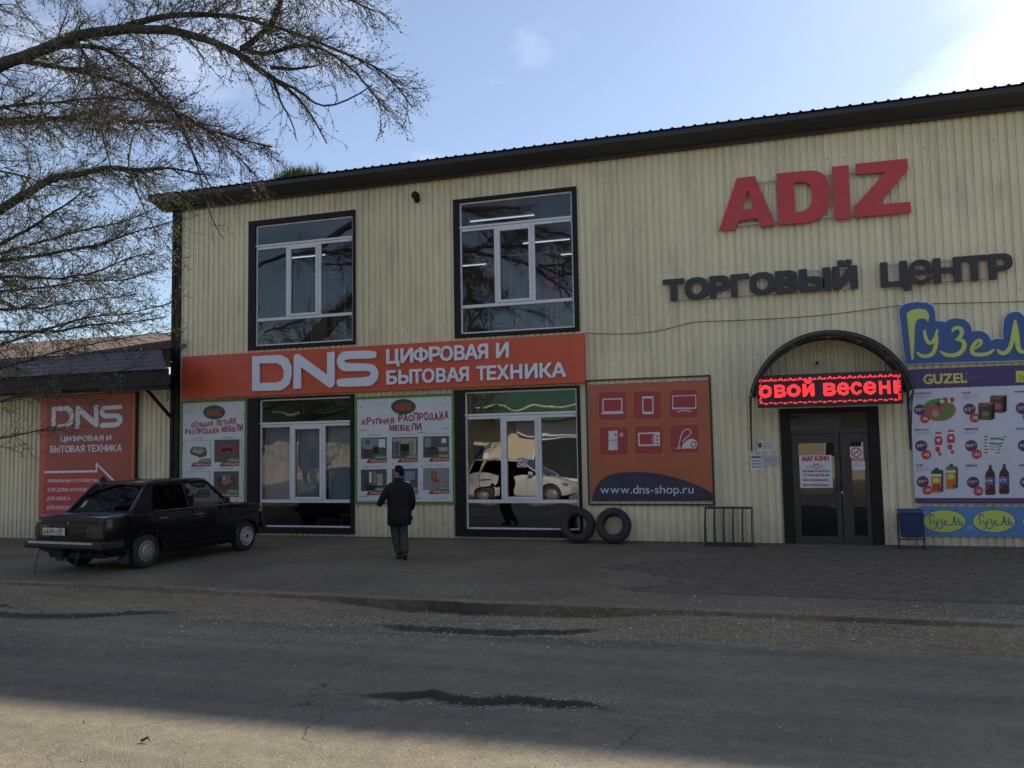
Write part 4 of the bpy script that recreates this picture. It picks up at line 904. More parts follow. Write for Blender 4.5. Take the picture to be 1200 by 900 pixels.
# --- annex banner (region 0..220 x 370..620, scale 3.6)
zb_ = zm(0, 370, 3.6); YB = -.06
def grad_red():
    m = M('banner_red', (0.50, 0.058, 0.030), .45, var=.10, scale=1.5, dirt=.2, dirtcol=(.22, .05, .03)); return m
o, x0, x1, z0, z1 = sign_board('vertical_banner', 46.5, 157.5, 464.5, 607, YB, .05, ORANGE, 'tall red banner with white logo and arrow on the low side wing behind the car', 'sign', xref=50)
mb = MB(); mb.box(x0-.02, x1+.02, YB+.05, YB+.058, z0-.02, z1+.02); mb.box(x1+.001, x1+.05, YB, YB+.05, z0, z1); mb.build('back_frame', TRIM, o)
p = Print(o, YB, zb_)
p.poly(M('banner_brick', (0.36, 0.055, 0.030), .45, var=.1, scale=2), [(188, 660), (203, 362), (560, 345), (553, 700), (188, 700)], 0)
p.poly(REDP, [(187, 664), (406, 660), (410, 640), (470, 700), (560, 780), (555, 880), (178, 880)], 1)
lw = LETW
def logo(p, m_, L):
    for lp in L: p.poly(m_, lp, 2) if len(lp) > 1 else None
P_ = p
vs, fs = filled([[p.w(*q) for q in [(219, 386), (290, 380), (308, 395), (313, 425), (306, 455), (290, 470), (217, 478)]], [p.w(*q) for q in [(236, 404), (280, 400), (294, 415), (294, 435), (284, 453), (236, 459)]]]); plate(p._mb(lw, 'printed_lettering'), vs, fs, p.yl(2))
p.poly(lw, [(320, 385), (332, 378), (397, 435), (397, 378), (416, 377), (416, 465), (404, 472), (338, 415), (338, 474), (318, 476)], 2)
p.poly(lw, [(515, 376), (516, 393), (445, 397), (438, 405), (445, 413), (500, 412), (516, 425), (518, 445), (505, 464), (490, 470), (425, 473), (422, 458), (430, 452), (490, 449), (497, 440), (490, 432), (440, 434), (424, 420), (422, 398), (435, 381)], 2)
p.text(lw, 'ЦИФРОВАЯ И', 256, 535, 470, 502, 2, bold=.03); p.text(lw, 'БЫТОВАЯ ТЕХНИКА', 212, 578, 515, 542, 2, bold=.03)
p.line(lw, [(188, 660), (408, 656), (408, 625), (488, 703)], 7, 3)
for t, u, v, u2 in (('МОБИЛЬНЫЕ УСТРОЙСТВА', 202, 703, 418), ('ДЛЯ ДОМА И КУХНИ', 200, 744, 367), ('ДЛЯ ОФИСА', 198, 781, 297), ('ДЛЯ КРАСОТЫ И ЗДОРОВЬЯ', 197, 820, 425)): p.text(lw, t, u, v, u2, v-18, 2, bold=.018)
p.line(lw, [(178, 846), (420, 838)], 9, 2)
p.done()
# --- orange icon banner in a black frame (region 670..900 x 420..660, scale 3.75)
zi = zm(670, 420, 3.75); YI = -.03
BANR = M('icon_banner', (0.42, 0.105, 0.040), .45, var=.08, scale=1.2); TILE = M('icon_tile', (0.36, 0.032, 0.034), .45, var=.05); TILEB = M('icon_tile_rim', (.47, .13, .045), .45)
xa, _ = FX(*zi(80, 360), YI); xb, _ = FX(*zi(611, 360), YI); _, zA = FX(*zi(90, 627), YI); _, zB = FX(*zi(78, 114), YI)
mb = MB(); nx, nz2 = 16, 14; xs0 = FX(*zi(77, 114), YI)[0]
for j in range(nz2+1):
    for i in range(nx+1):
        t = i/nx; s_ = j/nz2; sag = 0.010*abs(math.sin(t*nx/2*math.pi))*(1 if j in (0, nz2) else 0)
        mb.v.append((xa+(xb-xa)*t, YI-.002-.008*math.sin(s_*math.pi)*abs(math.sin(t*5)), zA+(zB-zA)*s_+(sag if j == 0 else -sag if j == nz2 else 0)))
mb.f = [(j*(nx+1)+i, j*(nx+1)+i+1, (j+1)*(nx+1)+i+1, (j+1)*(nx+1)+i) for j in range(nz2) for i in range(nx)]; mb.m = [0]*len(mb.f)
o = mb.build('icon_banner', BANR, smooth=True, recalc=False); tag(o, 'orange banner with six white appliance icons and web address in a thin black frame', 'banner')
fa = FX(*zi(66, 360), YI)[0]; fb = FX(*zi(619, 360), YI)[0]; fz0 = FX(*zi(80, 645), YI)[1]; fz1 = FX(*zi(66, 95), YI)[1]; wd = .03
mb = MB(); mb.box(fa, fa+wd, YI-.01, 0, fz0, fz1); mb.box(fb-wd, fb, YI-.01, 0, fz0, fz1); mb.box(fa+wd, fb-wd, YI-.009, 0, fz0, fz0+wd); mb.box(fa+wd, fb-wd, YI-.009, 0, fz1-wd, fz1); mb.build('frame', IRON, o)
p = Print(o, YI-.012, zi)
for r_, (ru, rv) in enumerate(((0, 0), (153, -4), (311, -10), (5, 153), (160, 150), (316, 144))):
    P4 = rrect(118+ru, 148+rv, 241+ru, 270+rv, 14); P5 = rrect(113+ru, 143+rv, 246+ru, 275+rv, 17); p.poly(TILEB, P5, 0); p.poly(TILE, P4, 1)
Wt = WHITEP
def frame_line(pts, w_=4): p.line(Wt, pts+[pts[0], pts[1]] if False else pts+[pts[0]], w_, 2)
frame_line([(138, 236), (138, 180), (220, 177), (220, 233)], 5); p.poly(Wt, [(129, 239), (230, 236), (227, 243), (132, 245)], 2)
frame_line([(313, 243), (312, 170), (356, 168), (357, 242)], 5); p.rect(Wt, 312, 168, 357, 176, 3); p.rect(Wt, 313, 234, 357, 243, 3)
frame_line([(444, 222), (443, 166), (545, 162), (545, 218)], 4); p.rect(Wt, 444, 216, 545, 222, 3); p.line(Wt, [(463, 236), (480, 230), (510, 229), (525, 234)], 4, 2)
p.poly(Wt, [(162, 404), (162, 319), (201, 317), (202, 402)], 2); p.line(TILE, [(163, 360), (202, 358)], 3, 3); p.rect(TILE, 190, 330, 197, 340, 3); p.rect(TILE, 192, 366, 197, 374, 3)
for a in (0, 60, 120): p.line(Wt, [(219-11*math.cos(R(a)), 336-11*math.sin(R(a))), (219+11*math.cos(R(a)), 336+11*math.sin(R(a)))], 3, 2+a//60)
p.poly(Wt, [(293, 386), (291, 327), (387, 323), (388, 384)], 2); p.poly(TILE, [(299, 379), (298, 333), (363, 331), (364, 377)], 3); p.line(Wt, [(357, 335), (358, 374)], 4, 4); p.ell(TILE, 376, 342, 5, 5, 3, 8); p.ell(TILE, 376, 358, 5, 5, 3, 8); p.rect(TILE, 372, 370, 381, 377, 3)
p.line(Wt, smooth2([(470, 388), (477, 350), (488, 320), (510, 308), (526, 318), (520, 338), (496, 352), (488, 368)], 2), 4, 2); p.poly(Wt, [(452, 396), (478, 387), (476, 396)], 2)
p.poly(Wt, [(482, 397), (490, 375), (510, 358), (530, 352), (548, 362), (552, 382), (545, 395)], 3); p.ell(TILE, 535, 378, 13, 14, 4, 14); p.ell(Wt, 535, 378, 8, 9, 5, 12)
BNAVY = M('banner_navy', (0.016, 0.018, 0.055), .4, var=.5, scale=2.2)
hill = smooth2([(89, 625), (98, 585), (120, 545), (150, 518), (200, 502), (260, 498), (330, 500), (400, 510), (470, 527), (530, 548), (580, 570), (618, 592)], 1)
p.poly(BNAVY, hill+[(620, 626), (89, 627)], 6)
p.text(WHITEP, 'www.dns-shop.ru', 127, 606, 535, 556, 7, bold=.0); p.done()
# --- supermarket poster at the right (region 1060..1200 x 425..530 s 8.571; lower 1060..1200 x 520..650 s 6.92)
zu = zm(1060, 425, 8.571); zw = zm(1060, 520, 6.92); YG = -.07
gx0 = FX(1068.5, 510, YG)[0]; gx1 = gx0+3.05; gz1 = FX(1066, 433, YG)[1]; gz0 = FX(1072, 589.5, YG)[1]
mb = MB(); mb.box(gx0, gx1, YG, YG+.05, gz0, gz1); gp = mb.build('grocery_poster', M('poster_pale', (.56, .56, .64), .45, var=.03), bevel=.004); tag(gp, 'large white grocery price poster with purple header beside the entrance', 'poster')
def gf(m): return Print(gp, YG, m)
p = gf(zu)
def wr(mat, xa, xb, za_, zb2, ly, name='printed_artwork'): plate(p._mb(mat, name), [(xa, za_), (xb, za_), (xb, zb2), (xa, zb2)], [(0, 1, 2, 3)], p.yl(ly))
zh = FX(*zu(700, 244), YG)[1]; wr(PURPLE, gx0, gx1, zh, gz1, 0); zf = FX(*zw(500, 440), YG)[1]; wr(PURPLE, gx0, gx1, gz0, zf, 0)
p.text(YELP, 'GUZEL', 190, 218, 625, 100, 1, bold=.04, shear=0)
p.ell(GREYP, 622, 108, 14, 14, 1, 14); p.ell(PURPLE, 622, 108, 10, 10, 2, 14); p.text(GREYP, 'Сеть мультиформатных', 603, 150, 818, 130, 1); p.text(GREYP, 'маркетов', 603, 175, 720, 158, 1)
p.poly(YELP, rrect(1118, 82, 1400, 196, 12), 1); p.text(NAVY, 'С 1 по 30 НОЯБРЯ', 1150, 180, 1380, 110, 2, bold=.02)
def price_tag(p, u, v, r, val, pct, du=48, dv=88):
    p.ell(PURPLE, u, v, r, r*.93, 2, 20); p.text(YELP, val, u-r*.75, v+r*.25, u+r*.15, v-r*.28, 3, bold=.03); p.text(YELP, '99', u+r*.25, v-r*.05, u+r*.7, v-r*.3, 3, bold=.02)
    p.ell(REDP, u+du, v+dv, r*.80, r*.78, 3, 18); p.text(WHITEP, pct, u+du-r*.5, v+dv+r*.28, u+du+r*.45, v+dv-r*.28, 4, bold=.03)
price_tag(p, 155, 474, 60, '99', '-36'); price_tag(p, 652, 468, 62, '62', '-38', 52, 85); price_tag(p, 168, 836, 62, '49', '-15', 50, 88); price_tag(p, 670, 834, 62, '114', '-24', 55, 85); price_tag(p, 1180, 458, 64, '229', '-30', 60, 85); price_tag(p, 1200, 832, 62, '45', '-20', 60, 85)
for t, u, v, w_ in (('КОЛБАСА', 100, 322, 165), ('ЧАЙ', 578, 314, 82), ('ЙОГУРТ', 105, 685, 142), ('ТВОРОГ', 597, 680, 150), ('КОНФЕТЫ', 1105, 303, 170), ('КРУПА', 1125, 678, 130)): p.text(NAVY, t, u, v, u+w_, v-26, 1, bold=.05)
for u, v, w_ in ((115, 340, 165), (112, 356, 120), (585, 330, 160), (585, 346, 160), (585, 362, 70), (108, 703, 155), (108, 718, 120), (600, 700, 140), (600, 715, 90)): p.line(GREYP, [(u, v), (u+w_, v-3)], 4, 1)
p.ell(WOODP, 345, 475, 170, 112, 1, 30); lf_ = []
for k in range(26): a = 2*math.pi*k/26; rr = 1+.10*math.sin(k*4.1); lf_.append((340+142*rr*math.cos(a), 462+98*rr*math.sin(a)))
p.poly(GREENP, lf_, 2)
p.line(MEAT, [(215, 505), (330, 430)], 62, 3); p.line(MEAT, [(300, 520), (410, 425)], 64, 4); p.ell(M('print_pink', (.55, .2, .19), .5), 308, 510, 34, 40, 5, 18)
p.line(DGREEN, [(325, 435), (360, 405)], 58, 5); p.line(GREENP, [(405, 430), (438, 400)], 58, 5); p.line(WHITEP, [(360, 400), (395, 375)], 34, 6); p.line(WHITEP, [(438, 398), (470, 380)], 36, 6); p.ell(REDP, 408, 366, 26, 20, 6, 12); p.ell(REDP, 478, 372, 24, 26, 6, 12)
def carton(x0, y0, x1, y1, sd, front, side, topc, ly):
    p.poly(front, [(x0, y1), (x1, y1+6), (x1, y0+4), (x0, y0)], ly); p.poly(side, [(x1, y1+6), (x1+sd, y1-12), (x1+sd, y0-14), (x1, y0+4)], ly); p.poly(topc, [(x0, y0), (x1, y0+4), (x1+sd, y0-14), (x0+sd*.4, y0-14)], ly)
carton(862, 340, 990, 498, 36, BROWNP, BLACK, WOODP, 3); p.ell(MEAT, 930, 440, 46, 36, 4, 12); p.text(BEIGEP, 'Greenfield', 875, 368, 960, 350, 4)
carton(742, 415, 875, 570, 30, BROWNP, BLACK, WOODP, 5); p.poly(GREENP, [(775, 535), (780, 500), (800, 485), (825, 495), (850, 500), (845, 535)], 6); p.poly(GREENP, [(780, 560), (850, 556), (850, 546), (780, 548)], 6); p.text(BEIGEP, 'Greenfield', 755, 440, 835, 422, 6)
def yogurt(u, v):
    p.poly(REDP, rrect(u-30, v, u+32, v+18, 4), 3); p.poly(WHITEP, smooth2([(u-20, v+20), (u+20, v+20), (u+28, v+45), (u+42, v+70), (u+38, v+120), (u+34, v+180), (u+44, v+260), (u+30, v+290), (u-30, v+290), (u-42, v+255), (u-34, v+180), (u-38, v+120), (u-42, v+70), (u-28, v+45)], 1, True), 3)
    p.poly(REDP, [(u-28, v+40), (u+28, v+40), (u+40, v+75), (u+36, v+130), (u-36, v+130), (u-40, v+75)], 4); p.ell(WHITEP, u, v+80, 20, 16, 5, 12); p.ell(REDP, u-8, v+172, 26, 30, 4, 12); p.ell(MEAT, u+14, v+220, 18, 22, 4, 10)
yogurt(340, 698); yogurt(465, 676)
def clip_poly(mat, pts, ly): p.poly(mat, pts, ly)
pk = [(790, 770), (860, 720), (1010, 735), (1034, 765), (1010, 850), (960, 920), (880, 975), (810, 930), (782, 860)]
clip_poly(WHITEP, pk, 2)
for k in range(6):
    t = k/6; y_ = 745+k*32; xl = 800+abs(k-2)*3-5; xr = 1022-k*14
    p.line(NAVY, [(xl, y_), (xl+34, y_-5)], 12, 3); p.line(NAVY, [(xr-34, y_+2), (xr, y_-3)], 12, 3)
p.line(GREENP, [(860, 760), (985, 766)], 22, 3); p.line(GREYP, [(850, 810), (960, 818)], 26, 3); p.line(MEAT, [(845, 868), (915, 874)], 10, 3); p.line(GREENP, [(850, 842), (950, 850)], 8, 3)
p.done()
p = gf(zw)
price_tag(p, 147, 308, 50, '59', '-29', 38, 68); price_tag(p, 556, 313, 50, '79', '-25', 42, 70); price_tag(p, 985, 312, 50, '39', '-22', 45, 70)
for t, u, v, w_ in (('СОК', 92, 186, 60), ('PEPSI', 497, 188, 90), ('МИНВОДА', 928, 186, 120)): p.text(NAVY, t, u, v, u+w_, v-20, 1, bold=.05)
for u, v, w_ in ((95, 198, 95), (95, 210, 95), (95, 222, 50), (500, 203, 22), (935, 200, 60), (935, 212, 60)): p.line(GREYP, [(u, v), (u+w_, v-1)], 3, 1)
def juice(u, v, top, mid, fruit):
    p.poly(top, [(u, v), (u+12, v-22), (u+92, v-20), (u+98, v+4)], 3); p.rect(BLACK, u+28, v-36, u+58, v-20, 4); p.rect(WHITEP, u, v, u+80, v+32, 3); p.rect(top, u, v-10, u+80, v+14, 4); p.rect(mid, u, v+32, u+80, v+165, 3); p.poly(BROWNP, [(u+80, v+165), (u+98, v+152), (u+98, v), (u+80, v)], 3)
    p.ell(YELP, u+40, v+66, 30, 22, 4, 14); p.ell(fruit, u+44, v+118, 34, 26, 4, 14); p.ell(DGREEN, u+66, v+140, 13, 14, 5, 10); p.ell(fruit, u+22, v+138, 16, 14, 5, 10)
juice(217, 232, DGREEN, M('print_orange', (.5, .2, .04), .5), REDP); juice(335, 202, GREENP, MATS['print_orange'], M('print_orange2', (.6, .13, .03), .5))
COLA = M('print_cola', (.035, .012, .010), .4, var=.3, scale=30)
def bottle(u, v):
    p.rect(BLUES, u-12, v-12, u+12, v+6, 4); b_ = [(u-10, v), (u+10, v), (u+14, v+22), (u+36, v+55), (u+41, v+90), (u+38, v+150), (u+42, v+215), (u+34, v+232), (u-34, v+232), (u-42, v+215), (u-38, v+150), (u-41, v+90), (u-36, v+55), (u-14, v+22)]
    p.poly(COLA, b_, 3); p.rect(BLUES, u-41, v+90, u+41, v+156, 4); p.ell(WHITEP, u-12, v+118, 28, 22, 5, 16); p.poly(REDP, [(u-38, v+110), (u-20, v+98), (u+4, v+100), (u+14, v+110), (u-10, v+112), (u-36, v+118)], 6); p.poly(BLUES, [(u-36, v+126), (u-8, v+120), (u+14, v+122), (u-2, v+136), (u-22, v+138)], 6)
    p.poly(DRED, [(u-38, v+158), (u-10, v+158), (u-16, v+195), (u-36, v+190)], 4)
bottle(695, 182); bottle(808, 175)
p.text(GREYP, 'Количество товаров ограничено. Внешний вид может отличаться от представленного', 170, 466, 960, 454, 1); p.done()
# --- blue strip below with oval logos
sx0 = FX(1077, 612, YG)[0]; sz1 = FX(1078, 593.5, YG)[1]; sz0 = FX(1081, 628, YG)[1]
mb = MB(); mb.box(sx0, gx1, YG+.02, YG+.035, sz0, sz1); o = mb.build('oval_logo_banner', LBLUE); tag(o, 'light blue banner strip with yellow oval logos near the pavement', 'banner')
p = Print(o, YG+.02, zw)
p.poly(M('banner_paler_blue', (.16, .32, .52), .45), [(118, 515), (185, 555), (145, 600), (125, 580)], 0); p.poly(MATS['banner_paler_blue'], [(480, 700), (520, 660), (560, 662), (556, 700)], 0)
def oval(u):
    p.ell(BLUES, u, 628, 177, 95, 1, 36); p.ell(YGREEN, u, 628, 171, 90, 2, 36); dx = u-322
    for pts, w_ in (([(212, 655), (206, 600), (200, 578), (215, 572), (232, 580), (234, 592)], 9), ([(238, 618), (240, 645), (252, 655), (266, 640), (270, 612), (266, 665), (250, 688), (230, 685)], 8), ([(285, 620), (300, 612), (308, 625), (292, 642), (312, 650), (308, 680), (285, 692), (272, 680)], 8), ([(318, 648), (342, 640), (338, 622), (322, 630), (322, 655), (345, 665), (360, 655)], 8), ([(362, 655), (380, 662), (395, 640), (404, 575), (408, 640), (420, 662), (432, 655)], 8), ([(438, 600), (438, 655), (455, 665), (470, 650), (460, 632), (442, 640)], 8), ([(412, 632), (436, 628)], 7)):
        p.line(BLUES, smooth2([(a+dx, b) for a, b in pts], 1), w_, 3)
oval(322); oval(725); oval(1128); p.done()

# ================================================================ CANOPY, LED PANEL, FITTINGS OVER THE ENTRANCE
YC = -0.95
ax0 = FX(879.5, 462, YC)[0]; ax1 = FX(1072.5, 455, YC)[0]; az0 = FX(976, 458.5, YC)[1]; az1 = FX(976, 387.5, YC)[1]
acx = (ax0+ax1)/2; arx = (ax1-ax0)/2; ah = az1-az0; Rr_ = (arx*arx+ah*ah)/(2*ah); acz = az1-Rr_; a_half = math.asin(min(1, arx/Rr_)); a_half = a_half if ah < arx else math.pi-a_half
def arcp(r, Y, n=28): return [(acx+r*math.sin(-a_half+2*a_half*i/n), Y, acz+r*math.cos(-a_half+2*a_half*i/n)) for i in range(n+1)]
can = empty('arched_canopy', (acx, -.5, az0), label='dark arched canopy with wrought iron sides over the entrance door', cat='canopy')
CANM = M('dark_polycarbonate', (0.035, 0.032, 0.030), 0.35, var=.35, scale=6)
mb = MB(); A = arcp(Rr_-.012, YC-.03); n_ = len(A)
mb.loft([[(x, y, z) for x, _, z in A]+[(acx+(x-acx)*.985, y, acz+(z-acz)*.985) for x, _, z in A[::-1]] for y in (YC-.03, -.5, 0.0)])
at_parent(mb.build('canopy_sheet', CANM, can))
for Y, r0, nm in ((YC, Rr_+.006, 'front_arch'), (YC, Rr_-.10, 'front_arch'), (-.48, Rr_-.04, 'middle_arch'), (-.04, Rr_-.05, 'rear_arch')):
    mb = MB(); mb.tube(arcp(r0, Y), .014 if r0 > Rr_ else .011, 6); at_parent(mb.build(nm, IRON, can))
# scrollwork in the front arch band
for k in range(11):
    a = -a_half*.9+2*a_half*.9*k/10; c = Vector((acx+(Rr_-.05)*math.sin(a), YC, acz+(Rr_-.05)*math.cos(a)))
    pts = [c+Vector((math.cos(t*.5+a)*.042*(1-t/26), 0, math.sin(t*.5+a)*.042*(1-t/26))) for t in range(20)]
    mb = MB(); mb.tube(pts, .006, 5); at_parent(mb.build('scroll', IRON, can))
mb = MB(); [mb.tube([(acx+(Rr_-.03)*math.sin(a), YC, acz+(Rr_-.03)*math.cos(a)), (acx+(Rr_-.03)*math.sin(a), -.02, acz+(Rr_-.03)*math.cos(a))], .012, 6) for a in (-a_half*.6, -a_half*.2, a_half*.2, a_half*.6)]; o = mb.build('purlins', IRON, can); o['kind'] = 'stuff'; at_parent(o)
for side, xe, pxb in ((-1, ax0, (881, 529)), (1, ax1, (1067.5, 527))):
    mb = MB(); xx = xe-side*.02
    mb.tube([(xx, YC, az0), (xx, -.02, az0)], .014, 6); zb2 = FX(*pxb, -.05)[1]; xw = FX(*pxb, -.05)[0]
    mb.tube([(xw, -.04, zb2), (xw, -.04, az0+.03)], .014, 6)
    at_parent(mb.build('side_bracket', IRON, can))
    mb = MB(); mb.tube([(xx, YC+.02, az0-.02), (xx*.5+xw*.5, -.55, az0-.22), (xw, -.10, zb2+.18), (xw, -.04, zb2+.02)], .010, 6)
    at_parent(mb.build('curved_brace', IRON, can))
    for (cy_, cz_, r_) in ((-.75, -.07, .055), (-.55, -.12, .065), (-.33, -.18, .075), (-.2, -.38, .05), (-.17, -.55, .04)):
        t_ = (cy_-YC)/(-.04-YC); cx_ = xx+(xw-xx)*t_
        pts = [(cx_, cy_+math.cos(t*.55)*r_*(1-t/24), az0+cz_+math.sin(t*.55)*r_*(1-t/24)) for t in range(18)]
        mb = MB(); mb.tube(pts, .006, 5); at_parent(mb.build('scroll', IRON, can))
# faded ribbon flowers tied to the front arch
for k, a in enumerate((-.75, -.35, .0, .3, .62)):
    c = Vector((acx+(Rr_-.10)*math.sin(a*a_half), YC-.02, acz+(Rr_-.10)*math.cos(a*a_half)-.02)); mb = MB()
    for j in range(5): d = Vector((math.cos(j*1.26), 0, math.sin(j*1.26))); mb.add([c, c+d*.035+Vector((0, -.01, .008)), c+d*.05, c+d*.035-Vector((0, .01, .008))], [(0, 1, 2, 3)])
    at_parent(mb.build('artificial_flower', M('faded_pink', (.28, .12, .11), .7, var=.3, scale=20), can, recalc=False))
# LED panel
lx0 = FX(887.2, 456, YC-.02)[0]; lx1 = FX(1058.5, 456, YC-.02)[0]; lzt = FX(887, 440.5, YC)[1]; lzb = FX(888, 478, YC)[1]; YL = YC+.02
led = empty('led_display', ((lx0+lx1)/2, YL, lzb), label='black dot matrix display with glowing red moving text under the canopy', cat='led display')
mb = MB(); mb.box(lx0, lx1, YL, YL+.09, lzb, lzt); at_parent(mb.build('housing', M('led_housing', (.012, .012, .014), .5), led, bevel=.006))
NR = 32; pit = (lzt-lzb-.05)/NR; NC = int((lx1-lx0-.05)/pit); gx = lx0+(lx1-lx0-NC*pit)/2; gz = lzb+(lzt-lzb-NR*pit)/2
lit = set()
zled = zm(860, 370, 6.927); zled2 = zm(960, 370, 6.923)
def ledx(px, py=456): return FX(px, py, YL)[0]
spans = [('О', 889.5, 904.5), ('В', 907, 921), ('О', 922, 938), ('Й', 940.5, 954), ('В', 965, 979.5), ('Е', 981, 995), ('С', 997, 1010), ('Е', 1012, 1027), ('Н', 1030, 1043.5), ('Н', 1047.5, 1061)]
za0 = FX(900, 466, YL)[1]; za1 = FX(900, 451.5, YL)[1]
for ch, a, b in spans:
    cc = {'О': 'o', 'В': 'в', 'Й': 'й', 'Е': 'е', 'С': 'с', 'Н': 'н'}[ch]; vs, fs = glyphs(cc, .04, 2); z1_ = za1+(za1-za0)*.34 if ch == 'Й' else za1; xa, xb = ledx(a), ledx(b)
    bv = BVHTree.FromPolygons([(xa+(xb-xa)*q[0], za0+(z1_-za0)*q[1], 0) for q in vs], fs)
    for i in range(NC):
        for j in range(NR):
            x = gx+(i+.5)*pit; z = gz+(j+.5)*pit
            if x < ledx(889.8) or x > ledx(1056): continue
            if bv.ray_cast(Vector((x, z, 1)), Vector((0, 0, -1)))[0] is not None: lit.add((i, j))
for i in range(NC):
    ph = i % 10; hh = (0, 1, 2, 2, 1, 0, 0, 1, 1, 0)[ph]
    if ph != 9: lit.add((i, NR-5+(hh > 1))); lit.add((i, NR-5+hh))
    if ph not in (4, 9): lit.add((i, 2+(ph < 5)))
    if ph in (1, 2, 6): lit.add((i, 3))
for j in range(3, NR-4):
    ph = j % 7
    if ph not in (3,): lit.add((0+(ph % 3 > 0), j)); lit.add((NC-2-(ph % 3 > 0), j))
    if ph in (1, 5): lit.add((2, j)); lit.add((NC-1, j))
mb = MB()
for i, j in sorted(lit):
    if not (0 <= i < NC and 0 <= j < NR): continue
    x = gx+(i+.5)*pit; z = gz+(j+.5)*pit; h = pit*.43; mb.add([(x-h, YL-.004, z-h), (x+h, YL-.004, z-h), (x+h, YL-.004, z+h), (x-h, YL-.004, z+h)], [(0, 1, 2, 3)])
o = mb.build('lit_dots', M('led_red', (1.0, .022, .03), .4, emit=1.3), led, recalc=False); o['kind'] = 'stuff'; at_parent(o)
for xh in (lx0+.25, lx1-.25):
    mb = MB(); a = math.asin((xh-acx)/Rr_); mb.tube([(xh, YL+.04, lzt), (xh, YL+.04, acz+(Rr_-.03)*math.cos(a))], .010, 6); at_parent(mb.build('hanger', IRON, led))
# small camera under the canopy and the round fitting under the roof
def camera_unit(px, py, lab, Y=0, s=1.0, body=PVC):
    x, z = FX(px, py, -.05); e = empty('security_camera', (x, 0, z), label=lab, cat='security camera')
    mb = MB(); mb.lathe([(0, -.02), (.045*s, -.02), (.045*s, .0), (0, .0)], 'y', 16, (0, -.0, -.03*s)); mb.tube([(0, 0, -.03*s), (0, -.06, -.03*s), (0, -.08, .02)], .014*s, 8); mb.build('bracket', body, e)
    mb = MB(); mb.lathe([(0, -.06), (.04*s, -.06), (.055*s, -.03), (.055*s, .06), (0, .06)], 'y', 18, (0, -.12, .03)); mb.build('body', body, e, smooth=False)
    mb = MB(); mb.lathe([(0, -.072), (.026*s, -.070), (.032*s, -.061), (0, -.061)], 'y', 14, (0, -.12, .03)); mb.build('lens', BLACK, e)
camera_unit(957, 428, 'small white camera on the wall above the glowing display', s=1.0)
camera_unit(488, 231.5, 'black round camera high on the facade between the two upper windows', s=1.5, body=BLACK)
# thin cable sagging across the facade
pts = [FX(u, v, -.03) for u, v in ((684, 390), (700, 391), (722, 391.5), (740, 391), (760, 389.5), (780, 386), (800, 380.5), (815, 377), (850, 376), (900, 374), (960, 370), (1010, 364), (1060, 357), (1110, 355.5), (1200, 353.5), (1260, 351))]
mb = MB(); mb.tube([(x, -.03, z) for x, z in smooth2(pts, 1)], .0065, 5); tag(mb.build('cable', BLACK), 'thin black cable sagging across the cream facade above the entrance', 'cable')
# wire loop and metal pipe at the left corner
x, z = FX(197, 470, -.5)
P_ = [onY(u, v, -.45) for u, v in ((196.5, 470), (196.8, 450), (196.3, 432), (196.8, 427), (199, 424.5), (201.5, 424))]
mb = MB(); mb.tube(P_, .022, 8); tag(mb.build('metal_pipe', STEEL, smooth=True), 'thin grey pipe with bent top beside the dark building corner', 'pipe')
# small lamp bracket near corner
x, z = FX(215, 404, -.05); mb = MB(); mb.box(x-.05, x+.05, -.12, 0, z-.06, z+.02); mb.tube([(x, -.06, z-.05), (x-.03, -.10, z-.16)], .015, 6); tag(mb.build('junction_box', M('weathered_grey', (.14, .13, .12), .6), bevel=.008), 'small grey junction box above the left end of the orange sign', 'junction box')

# ================================================================ ANNEX (low side wing)
ann = empty('side_wing', (0, 0, 0), label='low cream side wing with dark tiled eave, left of the main building', cat='building')
AX1 = cx0-.0; AX0 = AX1-1.128*14
gz_ = -0.135
AXR = FX(198.2, 432, -1.1)[0]
ez_bot = onY(100, 455, -1.05).z; ez_top = onY(100, 437, -1.1).z
cladding(AX0, AX1, gz_+.0, ez_bot+.35, [], ann, .03)
mb = MB(); mb.box(AX0, AX1, .06, .2, gz_, ez_bot+.3); mb.box(AX0, AX0+.15, .2, 9, gz_, ez_bot+.3); mb.box(AX0, AX1, 9, 9.2, gz_, ez_bot+.3); mb.build('wall', WALLM, ann)
mb = MB(); mb.loft([[(AX0, -1.10, ez_bot+q), (AXR, -1.10, ez_bot+q), (AX1-.01, -.08, ez_bot+q), (AX1-.01, 0, ez_bot+q), (AX0, 0, ez_bot+q)] for q in (0, .03)]); mb.box(AX0, AXR, -1.13, -1.101, ez_bot-.03, ez_top-.006); mb.build('eave_soffit', M('old_black_board', (.014, .013, .012), .8, var=.3, scale=6), ann)
TILEM = M('dark_tile_sheet', (0.055, 0.050, 0.056), .6, var=.2, scale=2); BRN = M('brown_roof_sheet', (0.085, 0.052, 0.052), .8, var=.15, scale=1)
